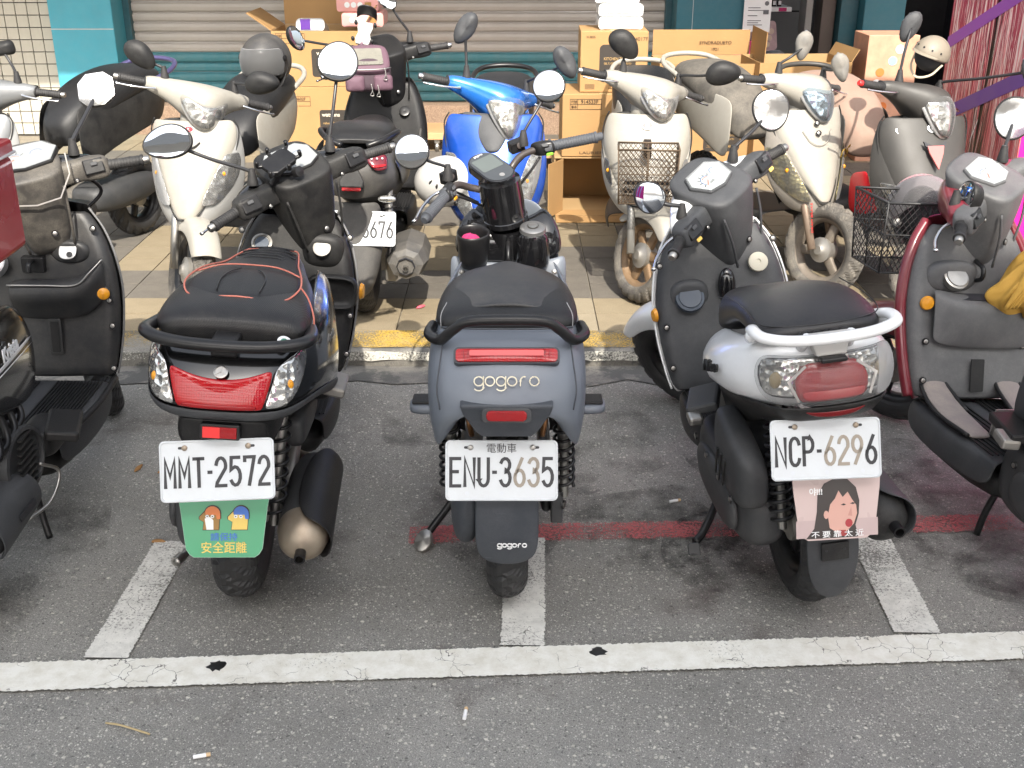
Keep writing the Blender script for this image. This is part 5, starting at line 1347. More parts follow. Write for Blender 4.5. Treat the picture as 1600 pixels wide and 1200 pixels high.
    tube('piping', [(.136, -.02, .862), (.160, -.06, .848), (.178, -.10, .82), (.182, -.12, .785)], .0022, PIPING, st, seg=6)
    for s in (-1, 1):
        tube('seat_seam', [(s * .05, -.09, .865), (s * .052, -.02, .872), (s * .04, .03, .874), (s * .02, .06, .874)], .0016, SATINB, st, seg=5)
    # broad grab rail
    pts = [(-.160, -.07, .79), (-.180, -.15, .795), (-.180, -.222, .805), (-.14, -.252, .800), (-.06, -.268, .797), (.06, -.268, .797), (.14, -.252, .800), (.180, -.222, .803), (.180, -.15, .795), (.160, -.07, .79)]
    tube('grab_rail', pts, .0165, SATINB, T, seg=12, flat=.85)
    box('rail_bracket', (0, -.215, .785), (.06, .09, .04), SATINB, T, bevel=.006)
    # cockpit
    H, yy, zt = cockpit(T, .885, .905, 40, ins, PB, W=.200, zf=.31, shield_top=.79, trim=mat('grey trim', (.16, .16, .16), .4), bar=.315, grip_end=STEEL, rake=30)
    hexo = [(-.075, .028), (-.05, .058), (.05, .058), (.075, .028), (.072, -.03), (.035, -.052), (-.035, -.052), (-.072, -.03)]
    gauge(H, hexo, (0.0, -.005, .073), (0, -.40, .92), mat('silver dial', (.13, .135, .14), .3), cover=True, deep=.03)
    # phone clamp in front of the gauge
    nn2 = Vector((-.1, -.5, .86)); ux, uy = frame_of(nn2, 20)
    cl = slab('phone_clamp', [(-.05, -.024), (-.035, -.036), (.035, -.036), (.05, -.024), (.05, .024), (.035, .036), (-.035, .036), (-.05, .024)], .018, SATINB, H, (-.065, -.075, .105), ux, uy, bevel=.004)
    for a, b in ((-.058, -.03), (.058, -.03), (-.058, .03), (.058, .03), (0, .048), (0, -.048)):
        o2 = Vector((-.065, -.075, .105)) + ux * a + uy * b
        tube('clamp_arm', [Vector((-.065, -.075, .098)) + ux * a * .6 + uy * b * .6, o2 - nn2 * .004, o2 + nn2.normalized() * .016], .006, SATINB, H, seg=8)
    tube('clamp_post', [(-.065, -.07, .09), (-.08, -.06, .06), (-.10, -.045, .035)], .011, SATINB, H)
    lathe('clamp_knob', [(0, 0), (.016, 0), (.016, .02), (0, .022)], (.3, -1, .1), (-.03, -.085, .055), SATINB, H, seg=14)
    # leg shield furniture
    def ysf(z): return yy(z) - .02
    n = (0, -.75, .66)
    lathe('vent_ring', [(.030, -.01), (.033, .004), (.026, .006), (.024, .001), (0, .001)], n, (-.105, ysf(.705) - .015, .705), ALU, T, seg=28)
    lathe('vent_disc', [(.023, .001), (.022, .004), (0, .005)], n, (-.105, ysf(.705) - .015, .705), mat('blue grey disc', (.05, .065, .09), .5), T, seg=24)
    loft('key_pod', [[Vector((.085 + e[0] * a, ysf(.70) + .04 - d, .675 + d * .35 + e[1] * b)) for e in ellipse(1, 1, 14, 3)] for a, b, d in ((.075, .07, 0), (.072, .066, .03), (.055, .05, .06))], ins, T)
    lathe('key_switch', [(.028, 0), (.028, .006), (.022, .008), (.010, .008), (.009, .004), (0, .004)], (0, -.8, .6), (.085, ysf(.70) - .022, .705), ALU, T, seg=26)
    loft('glove_pocket', [[Vector((.125 + e[0] * a, ysf(.56) + .01 - d, .575 + e[1] * b)) for e in ellipse(1, 1, 14, 4)] for a, b, d in ((.085, .06, 0), (.083, .058, .05), (.072, .047, .052), (.070, .045, .03))], ins, T)
    box('hook_plate', (.0, ysf(.63) - .006, .63), (.055, .02, .035), SATINB, T)
    tube('bag_hook', [(.02, ysf(.63) - .01, .64), (.035, ysf(.63) - .05, .635), (.045, ysf(.63) - .065, .605), (.035, ysf(.6) - .05, .58)], .007, SATINB, T)
    for x, z in ((.170, .74), (.185, .50), (.180, .38), (-.17, .74)): screw(T, (x, ysf(z) - .012, z), (0, -1, .2))
    lathe('side_reflector', [(0, .012), (.016, .010), (.02, 0)], (1, -.2, 0), (.212, ysf(.57) + .02, .57), AMBER, T, seg=18, sq=1.4)
    floor_board(T, .44, .80, .30, .15, .18, BLACK)
    symloft('seat_base', [(.30, [(0, .74), (.14, .72), (.155, .60), (.15, .45), (0, .40)]), (.42, [(0, .74), (.11, .72), (.13, .60), (.13, .42), (0, .36)]), (.50, [(0, .72), (.08, .70), (.10, .58), (.11, .40), (0, .32)])], BLACK, T)
    front_end(T, 1.27, .222, .10, 36, .885, .885, fender=PB)
    # mirrors
    eg = [(.074 * math.cos(a) * (1 - .10 * math.sin(a)), .050 * math.sin(a) * (1 + .12 * math.cos(a))) for a in [2 * math.pi * i / 26 for i in range(26)]]
    eg2 = [(.066 * math.cos(a) * (1 + .10 * math.sin(a)), .062 * math.sin(a)) for a in [2 * math.pi * i / 26 for i in range(26)]]
    wmirror(T, H, (-1.017, 3.3, 1.056), (-.05, -1, .42), eg, -5, (-.14, 0, .05), sr=.0055)
    wmirror(T, H, (-.543, 3.6, 1.247), (.26, -1, .55), eg2, 25, (.14, 0, .05), sr=.0055)
    return T
black_scooter()
# ---------------------------------------------------------------- white scooter, plate NCP-6296
def egg(a, b, k=.1, n=26, q=0.0):
    return [(a * math.cos(t) * (1 - k * math.sin(t)), b * math.sin(t) * (1 + q * math.cos(t))) for t in [2 * math.pi * i / n for i in range(n)]]
def white_scooter():
    T = thing('motor_scooter', 'white scooter with grey leg shield, plate NCP-6296 and printed mud flap', 'scooter', (.775, 2.55, 0), R(4.7), R(-6.0), 'scooters parked on the road')
    PW = WHITEP; ins = DGREY
    rows = []
    def zr(z, *p): rows.append([(q[0], q[1], z + (q[2] if len(q) > 2 else 0)) for q in p])
    zr(.792, (0, -.15), (.07, -.148), (.118, -.13), (.135, -.05), (.135, .08), (.11, .30))
    zr(.778, (0, -.200), (.08, -.198), (.134, -.175), (.152, -.08), (.150, .08), (.12, .33))
    zr(.765, (0, -.195), (.08, -.193), (.134, -.178), (.172, -.10), (.195, .08), (.14, .34))
    zr(.715, (0, -.215), (.08, -.213), (.136, -.195), (.198, -.115), (.236, .06), (.16, .36))
    zr(.670, (0, -.215), (.08, -.213), (.134, -.195), (.190, -.12), (.228, .05), (.155, .36, .03))
    zr(.640, (0, -.200), (.08, -.198), (.120, -.185), (.165, -.11, -.008), (.195, .04, .01), (.14, .36, .06))
    def shear(rr, k=.30): return [[(x, y, z - (k * (y + .12) if y > -.12 else 0)) for x, y, z in r_] for r_ in rr]
    symgrid('tail_body', shear(rows), PW, T, th=.010, sub=1)
    symgrid('under_tail', shear([[(0, -.268, .664), (.09, -.262, .664), (.140, -.232, .662), (.176, -.11, .648), (.205, .06, .655), (.15, .34, .69)], [(0, -.258, .624), (.08, -.252, .624), (.120, -.218, .620), (.140, -.10, .60), (.13, .06, .58), (.11, .34, .58)], [(0, -.21, .605), (.07, -.205, .605), (.10, -.18, .60), (.12, -.08, .57), (.12, .06, .54), (.10, .34, .50)]]), DUSTY, T, th=.006, sub=1)
    # lamp: red heart behind a broad clear cover
    BW = bowl_mat('chrome lamp bowl', (.82, .81, .78), 60, .12)
    symgrid('lamp_reflector', [[(0, -.212, .768), (.06, -.210, .768), (.115, -.198, .768), (.148, -.165, .766)], [(0, -.226, .720), (.06, -.224, .720), (.118, -.212, .720), (.160, -.172, .720)], [(0, -.236, .672), (.06, -.233, .672), (.112, -.220, .673), (.146, -.190, .675)]], BW, T, th=.004, sub=1)
    red = symgrid('tail_light', [[(0, -.230, .758), (.048, -.229, .762), (.062, -.227, .758)], [(0, -.245, .722), (.070, -.241, .722), (.094, -.233, .722)], [(0, -.254, .666), (.062, -.250, .666), (.080, -.245, .668)]], REDLENS, T, th=.012, sub=1)
    symgrid('light_band', [[(0, -.2555, .700), (.060, -.2525, .700), (.076, -.248, .700)], [(0, -.260, .675), (.055, -.257, .675), (.070, -.252, .677)]], mat('bright red band', (.50, .006, .01), .2, coat=.5), red, th=.002, sub=1)
    for s in (-1, 1):
        stroke('chrome_bezel', [[(s * .060, .030), (s * .100, .0), (s * .082, -.045)]], .006, (0, -.238, .722), (1, 0, 0), (0, .3, .95), STEEL, T, .001)
        ellipsoid('bulb', (s * .122, -.208, .718), (.014, .010, .020), lens('smoky bulb', (.45, .36, .20), .1), T)
    symgrid('lamp_cover', [[(0, -.218, .776), (.06, -.216, .777), (.115, -.204, .778), (.152, -.168, .776)], [(0, -.262, .722), (.06, -.258, .722), (.122, -.240, .722), (.172, -.180, .722)], [(0, -.274, .668), (.06, -.270, .668), (.116, -.250, .669), (.152, -.205, .671)]], CLEARLENS, T, th=.002, sub=2)
    symgrid('reflector', [[(0, -.272, .654), (.05, -.268, .654), (.075, -.258, .657)], [(0, -.270, .638), (.04, -.266, .640), (.06, -.258, .646)]], mat('dark red plastic', (.16, .008, .01), .15), T, th=.003)
    text('Nice', (-.220, -.01, .688), (.22, -.93, .27), (.05, 0, 1), .032, mat('badge black', (.02, .02, .02), .3), T, bold=.03, shear=.2, width=.075, depth=.006)
    # rail
    for s in (-1, 1):
        tube('rail_strut', [(s * .120, -.06, .775), (s * .150, -.12, .795), (s * .165, -.175, .820)], [.022, .017, .013], PW, T, seg=10)
        tube('rail_post', [(s * .055, -.185, .780), (s * .05, -.215, .815)], .012, PW, T)
    tube('grab_rail', [(-.140, -.10, .805), (-.158, -.16, .826), (-.148, -.218, .828), (-.09, -.242, .822), (0, -.246, .819), (.09, -.242, .822), (.148, -.218, .828), (.158, -.16, .826), (.140, -.10, .805)], .0155, PW, T, seg=12, flat=.8)
    slab('rail_bracket', [(-.05, .03), (.05, .03), (.034, -.022), (-.034, -.022)], .03, mat('grey bracket', (.45, .44, .42), .5), T, (0, -.228, .795), (1, 0, 0), (0, .3, .95), bevel=.004)
    box('catch', (0, -.243, .768), (.06, .02, .012), SATINB, T)
    plate(T, (-.016, -.245, .546), 'NCP.6296', 24, worn=(4, 5, 6), bolts='copper', roll=R(-6))
    # printed flap
    t = R(18); ux = Vector((math.cos(R(-5)), 0, math.sin(R(-5)))); nn = Vector((0, -math.cos(t), math.sin(t))); uy = nn.cross(ux).normalized(); nn = ux.cross(uy); o = Vector((.005, -.262, .400))
    fo = [(.105, .072), (-.105, .072), (-.103, .04), (-.092, -.050), (-.084, -.068), (-.070, -.078), (.070, -.078), (.084, -.068), (.092, -.050), (.103, .04)]
    fl = slab('mud_flap', fo, .003, mat('pale pink print', (.52, .40, .38), .3, var=.05), T, o, ux, uy)
    def deco(pts, m, d, dx=0, dy=0): slab('printed_figure', [(p[0] + dx, p[1] + dy) for p in pts], .0005, m, fl, o + nn * d, ux, uy)
    HAIR = mat('dark hair print', (.03, .022, .02), .4); SKIN = mat('skin print', (.58, .33, .27), .4)
    deco([(-.098, -.072), (.098, -.072), (.098, -.03), (-.098, -.03)], mat('grey pink print', (.46, .35, .34), .4), .0004, .0, 0)
    deco([(-.075, -.074), (-.055, -.05), (-.048, -.01), (-.046, .030), (-.030, .056), (-.004, .068), (.026, .064), (.046, .044), (.054, .012), (.052, -.02), (.044, -.045), (.05, -.074)], HAIR, .0008)
    deco([(-.018, -.050), (-.022, -.020), (-.016, .006), (-.004, .020), (.004, .038), (.014, .022), (.026, .034), (.036, .016), (.046, .002), (.048, -.018), (.040, -.042), (.022, -.060), (.0, -.062)], SKIN, .0012)
    deco(ellipse(.006, .010, 10), SKIN, .0013, -.026, -.018)
    deco(ellipse(.009, .010, 12), mat('open mouth print', (.35, .02, .03), .4), .0016, .028, -.040)
    for x, y in ((.016, .004), (.038, .006)): deco([(-.007, 0), (0, .003), (.006, 0), (0, -.002)], HAIR, .0016, x, y)
    deco([(-.006, -.01), (.004, -.012), (.002, .01)], mat('skin shade print', (.48, .24, .2), .4), .0016, .032, -.012)
    deco([(-.012, -.066), (.012, -.066), (.008, -.052), (-.008, -.052)], mat('dark red print', (.3, .03, .03), .4), .0018, .012, -.004)
    text('야!!!', o + nn * .0006 + uy * .038 - ux * .05, ux, uy, .018, WHITEINK, fl, bold=.03)
    text('不 要 靠 太 近', o + nn * .0022 - uy * .064, ux, uy, .016, WHITEINK, fl, width=.125, bold=.004)
    fr = [[(-.060, -.235, .43), (0, -.245, .43), (.060, -.235, .43)], [(-.066, -.250, .33), (0, -.262, .33), (.066, -.250, .33)], [(-.068, -.258, .26), (0, -.270, .26), (.068, -.258, .26)], [(-.058, -.256, .19), (0, -.268, .185), (.058, -.256, .19)], [(-.030, -.248, .142), (0, -.256, .134), (.030, -.248, .142)]]
    fd = grid('rear_fender', fr, DGREY, T, th=.006)
    slab('fender_pad', rrect(.066, .046, .002), .008, DUSTY, fd, (0, -.272, .283), (1, 0, 0), (0, .05, 1), bevel=.001)
    for s in (-1, 1): lathe('hole', [(0, .0006), (.003, .0006), (.003, -.002)], (0, -1, .05), (s * .022, -.2725, .288), PLATEK, fd, seg=10)
    tyre(T, (0, 0, .215), .215, .10, nb=22)
    # gear
    engine(T, .10, .285, -1, w=.115)
    loft('air_box', [[Vector((-.115 - (e[0] * .5 + .5) * w, y, z + e[1] * h)) for e in ellipse(1, 1, 14, 3.5)] for y, z, h, w in ((-.135, .40, .05, .05), (-.11, .405, .085, .085), (0, .42, .095, .09), (.12, .44, .085, .08), (.16, .44, .05, .05))], ENGINE, T, sub=2)
    for k in range(3): box('air_slot', (-.204, -.03 + .035 * k, .40), (.004, .008, .09), DUSTY, T, rot=(.35, 0, 0), bevel=0)
    spring(T, (-.085, -.13, .31), (-.09, -.10, .60), .028, 12, .005)
    muffler(T, (.150, -.225, .300), (.150, .16, .30), .066, (.012, 0, 0), shield_m=DGREY, body=DUSTY, side=1, tipr=.015)
    sp = [(.21, -.25, .36), (.235, -.20, .33), (.24, -.05, .32)]
    tube('exhaust_pipe', [(.15, .12, .30), (.12, .25, .24), (.05, .36, .22)], .018, DUSTY, T)
    tube('side_stand', [(-.10, .34, .24), (-.14, .30, .14), (-.20, .24, .07), (-.232, .215, .05)], .012, SATINB, T)
    slab('stand_foot', rrect(.034, .050, .008), .012, ENGINE, T, (-.240, .19, .035), (1, 0, 0), (0, .45, .9), bevel=.003)
    tube('brake_cable', [(-.06, -.05, .25), (-.09, .1, .22), (-.1, .3, .26)], .005, SATINB, T)
    for s in (-1, 1):
        box('footrest', (s * .165, .33, .44), (.09, .15, .03), ENGINE, T, rot=(0, s * .25, s * .3), bevel=.008)
        box('footrest_peg', (s * .208, .26, .42), (.04, .05, .028), STEEL, T, rot=(.2, 0, 0), bevel=.008)
    # seat
    st = seat(T, [(-.185, .10, .822, .795), (-.170, .140, .836, .790), (-.10, .152, .852, .785), (.02, .150, .860, .778), (.14, .140, .828, .725), (.26, .122, .782, .670), (.36, .108, .748, .625), (.44, .092, .720, .59), (.48, .068, .700, .575), (.495, .03, .67, .59)], mat('soft black vinyl', (.014, .014, .016), .36, grain=.5, gscale=500, dust=.06, spec=.4))
    tube('seam', [(-.107, .36, .725), (-.126, .22, .772), (-.142, .10, .815), (-.146, -.05, .838), (-.13, -.15, .830), (0, -.178, .828), (.13, -.15, .830), (.146, -.05, .838), (.135, .1, .832)], .0016, SATINB, st, seg=5)
    text('KYMCO', (0, -.186, .808), (1, 0, 0), (0, .1, 1), .020, mat('embossed vinyl', (.035, .035, .038), .4), st, width=.12, bold=.02, depth=.001)
    H, yy, zt = cockpit(T, .79, .885, 43, ins, PW, W=.215, zf=.32, shield_top=.79, trim=WHITEP, bar=.29, lean_back=.13, rake=27)
    hexo = [(-.070, .016), (-.045, .050), (.045, .050), (.070, .016), (.050, -.038), (0, -.050), (-.050, -.038)]
    gauge(H, hexo, (0.0, -.006, .073), (0, -.40, .92), mat('white dial', (.62, .63, .62), .35), bez=ins, cover=True)
    for s in (-1, 1): slab('warning_tab', rrect(.020, .010, .002), .003, YELLOWTAB, H, (s * .195, -.072, -.018), (1, 0, 0), (0, .2, .98))
    def ys(z): return yy(z) - .022
    n = (0, -.80, .60)
    lathe('speaker', [(.046, -.012), (.044, .0), (.036, .002), (.034, .006), (0, .006)], n, (-.105, ys(.60) - .006, .60), mat('blue grey disc', (.05, .065, .09), .5), T, seg=28)
    loft('speaker_pod', [[Vector((-.105 + e[0] * a, ys(.6) + .03 - d, .585 + e[1] * b)) for e in ellipse(1, 1, 16, 2.5)] for a, b, d in ((.075, .075, 0), (.062, .062, .028), (.05, .05, .030))], ins, T)
    ellipsoid('bag_hook', (0.01, ys(.62) - .012, .625), (.028, .022, .055), GLOSSB, T)
    lathe('key_ring', [(.030, -.01), (.030, .004), (.026, .006), (.008, .006), (.007, .002), (0, .002)], (0, -.85, .5), (.115, ys(.68) - .012, .68), mat('cream plastic', (.50, .47, .38), .5), T, seg=24)
    for x, z in ((-.188, .70), (-.188, .52), (-.182, .40), (.17, .74), (.17, .60)): screw(T, (x, ys(z) - .006, z), (0, -1, .2))
    lathe('side_reflector', [(0, .012), (.014, .010), (.018, 0)], (-1, -.3, 0), (-.212, ys(.55) + .026, .55), AMBER, T, seg=18, sq=1.3)
    floor_board(T, .42, .70, .31, .15, .18, BLACK)
    symloft('seat_base', [(.20, [(0, .68), (.125, .66), (.14, .58), (.14, .45), (0, .40)]), (.36, [(0, .61), (.10, .60), (.12, .54), (.12, .42), (0, .36)]), (.46, [(0, .57), (.07, .56), (.09, .50), (.10, .40), (0, .32)])], ins, T)
    front_end(T, 1.20, .215, .09, 43, .79, .885, fender=PW, rake=27)
    wmirror(T, H, (.401, 3.2, .913), (.14, -1, .10), egg(.044, .050, .1), 20, (-.165, .0, .03), sr=.0065)
    wmirror(T, H, (.801, 3.5, 1.114), (-.05, -1, .32), egg(.056, .064, -.12), -18, (.135, .01, .05), sr=.0055, g=DMIRROR)
    return T
white_scooter()

# ---------------------------------------------------------------- wine-red scooter at the right edge
def red_scooter():
    T = thing('motor_scooter', 'wine-red scooter with wire front basket at the right edge', 'scooter', (1.525, 2.38, 0), R(10.5), R(4.5), 'scooters parked on the road')
    PR = mat('wine red paint', (.150, .012, .022), .28, coat=.4, var=.1, dust=.18, dustcol=(.25, .14, .13)); ins = mat('pale worn plastic', (.085, .086, .089), .5, var=.18, dust=.45, dustcol=(.22, .215, .21), grain=.3)
    H, yy, zt = cockpit(T, .93, .90, 40, ins, PR, W=.220, zf=.30, shield_top=.80, bar=.29, lean_back=.16, rake=27)
    for s in (-1, 1): tube('shield_edge', [(s * .220 * w, yy(z) + .024, z) for z, w in ((.30, .88), (.36, .94), (.45, 1.0), (.56, 1.02), (.66, .95), (.74, .82), (.80, .64))], .017, PR, T, seg=12)
    def ys(z): return yy(z) - .022
    rd = [(-.062, .020), (-.042, .050), (.042, .050), (.062, .020), (.045, -.040), (0, -.052), (-.045, -.040)]
    gauge(H, rd, (0, -.006, .073), (0, -.40, .92), mat('white dial', (.62, .63, .62), .35), bez=ins)
    loft('cap_pod', [[Vector((-.075 + e[0] * a, ys(.66) + .03 - d, .645 + d * .2 + e[1] * b)) for e in ellipse(1, 1, 16, 2.6)] for a, b, d in ((.095, .060, 0), (.085, .052, .035), (.060, .045, .045))], ins, T)
    lathe('filler_cap', [(.040, -.012), (.040, .006), (.034, .008), (.033, .012), (.0, .014)], (0, -.72, .69), (-.075, ys(.66) - .016, .655), STEEL, T, seg=28)
    rg = []
    for z, d in ((.60, .0), (.59, .050), (.575, .058), (.53, .045), (.48, .018), (.45, .0)):
        rg.append([(-.15, ys(z) - d * .2, z + .02), (-.08, ys(z) - d, z + .006), (0, ys(z) - d, z), (.10, ys(z) - d, z), (.16, ys(z) - d * .7, z + .004), (.185, ys(z) - d * .2, z + .01)])
    grid('glove_tray', rg, ins, T, th=.006)
    slab('tray_shade_slab', rrect(.22, .045, .012), .002, PLATEK, T, (.03, ys(.60) - .022, .6045), (1, 0, 0), (0, 1, .15))  # flat black slab painting in the shade of an open tray
    lathe('side_reflector', [(0, .010), (.018, .008), (.022, 0)], (-.3, -1, .1), (-.165, ys(.58) - .008, .58), AMBER, T, seg=18)
    slab('label_plate', rrect(.045, .10, .004), .004, BLACK, T, (.01, ys(.37) - .004, .375), (1, 0, 0), (0, .3, .95), bevel=.001)
    for x, z in ((-.165, .47), (.165, .46), (-.172, .36)): screw(T, (x, ys(z) - .004, z), (0, -1, .2))
    tube('bag_hook', [(.0, ys(.70), .70), (.0, ys(.70) - .045, .69), (0, ys(.70) - .05, .66), (0, ys(.70) - .025, .645)], .007, SATINB, T)
    floor_board(T, .36, .82, .285, .165, .19, DGREY, ribs=8, hump=.0)
    for s in (-1, 1):
        loft('foot_pad', [[Vector((s * (.125 + e[0] * w), y, z + e[1] * .008)) for e in ellipse(1, 1, 10, 3)] for y, w, z in ((.50, .045, .295), (.66, .05, .297), (.78, .045, .335), (.83, .03, .385))], mat('pink grey pad', (.20, .17, .165), .7, dust=.5), T)
        tube('pad_edge', [(s * .17, .50, .302), (s * .178, .66, .304), (s * .17, .77, .338), (s * .15, .825, .392), (s * .115, .84, .40), (s * .085, .78, .345), (s * .075, .66, .305)], .006, BLACK, T)
    front_end(T, 1.24, .215, .09, 40, .93, .90, fender=PR, rake=27)
    # rear half
    symloft('seat_base', [(-.30, [(0, .74), (.13, .72), (.16, .62), (.14, .54), (0, .52)]), (.10, [(0, .76), (.15, .72), (.175, .58), (.16, .48), (0, .42)]), (.30, [(0, .74), (.13, .70), (.165, .55), (.15, .42), (0, .36)]), (.44, [(0, .70), (.09, .66), (.12, .5), (.13, .34), (0, .28)])], DGREY, T)
    seat(T, [(-.22, .12, .83, .79), (-.1, .155, .86, .78), (.1, .15, .86, .77), (.3, .11, .83, .75), (.42, .06, .80, .74)], SEATM)
    box('footrest', (-.155, .34, .40), (.08, .16, .028), BLACK, T, rot=(0, -.1, -.2), bevel=.006)
    box('footrest_peg', (-.20, .30, .385), (.05, .07, .03), ALU, T, rot=(.1, 0, -.2), bevel=.008)
    engine(T, .08, .26, -1)
    tyre(T, (0, 0, .215), .215, .10, nb=22)
    tube('centre_stand', [(-.09, .22, .20), (-.14, .15, .12), (-.185, .03, .03), (-.19, -.05, .02), (-.15, -.06, .02)], .012, SATINB, T)
    tube('side_stand', [(-.10, .40, .20), (-.12, .41, .10), (-.125, .415, .03)], .010, SATINB, T)
    tube('fuel_hose', [(-.11, .52, .19), (-.10, .44, .165), (-.08, .36, .17)], .012, ALU, T)
    wmirror(T, H, (1.321, 3.2, .910), (-.95, -.1, .12), egg(.056, .047, .1), 70, (-.165, .02, .03), sr=.006, deep=.045)
    wmirror(T, H, (1.558, 3.5, 1.089), (-.35, -1, .25), egg(.060, .066, -.12), -18, (.14, .01, .05), sr=.0055, g=DMIRROR)
    # wire basket in front
    B = wire_basket(T, (-.075, 1.185, .60), .30, .22, .23, mat('black wire', (.018, .018, .019), .45), 'basket')
    tube('basket_stay', [(-.03, 1.06, .62), (-.03, 1.10, .58), (-.05, 1.18, .59)], .008, SATINB, T)
    return T
def wire_basket(T, c, w, d, h, m, name, taper=.84, wire=.0014, cell=.022, rim=.0045):
    """c: centre of the base; expanded-mesh walls with a heavy rim"""
    lst = []; c = Vector(c)
    def P(face, u, v):
        k = taper + (1 - taper) * v
        if face == 0: q = Vector(((u - .5) * w * k, -d / 2 * k, v * h))
        elif face == 1: q = Vector((w / 2 * k, (u - .5) * d * k, v * h))
        elif face == 2: q = Vector(((.5 - u) * w * k, d / 2 * k, v * h))
        elif face == 3: q = Vector((-w / 2 * k, (.5 - u) * d * k, v * h))
        else: q = Vector(((u - .5) * w * taper, (v - .5) * d * taper, 0))
        return c + q
    V, F = [], []
    def seg(a, b, r):
        t = (b - a).normalized(); u, v, _ = axes(t); k = len(V)
        for e in (a, b):
            for q in range(4):
                an = math.pi / 2 * q; V.append(e + u * r * math.cos(an) + v * r * math.sin(an))
        for q in range(4): F.append((k + q, k + (q + 1) % 4, k + 4 + (q + 1) % 4, k + 4 + q))
    for face in range(5):
        W, Hh = ((w, h), (d, h), (w, h), (d, h), (w, d))[face]
        nu, nv = max(2, round(W / cell)), max(2, round(Hh / (cell * .62)))
        for j in range(nv):
            for i in range(nu):
                o = .5 if j % 2 else 0
                a = P(face, min(1, (i + o) / nu), j / nv)
                for e in (-.5, .5):
                    u = (i + o + e) / nu
                    if 0 <= u <= 1: seg(a, P(face, u, (j + 1) / nv), wire)
    B = mesh(name, V, F, m, T)
    def loop(v, r):
        pts = [P(0, 0, v), P(0, 1, v), P(2, 0, v), P(2, 1, v), P(0, 0, v)]
        return [([pts[i], pts[i + 1]], r) for i in range(4)]
    tubes('basket_rim', loop(1.0, rim) + loop(0.0, rim * .8) + loop(.55, rim * .5) + [([P(f, 0, 0), P(f, 0, 1)], rim * .7) for f in range(4)] + [([P(f, .5, 0), P(f, .5, 1)], rim * .5) for f in range(4)], m, B, seg=6, smooth=False)
    return B
RS = red_scooter()

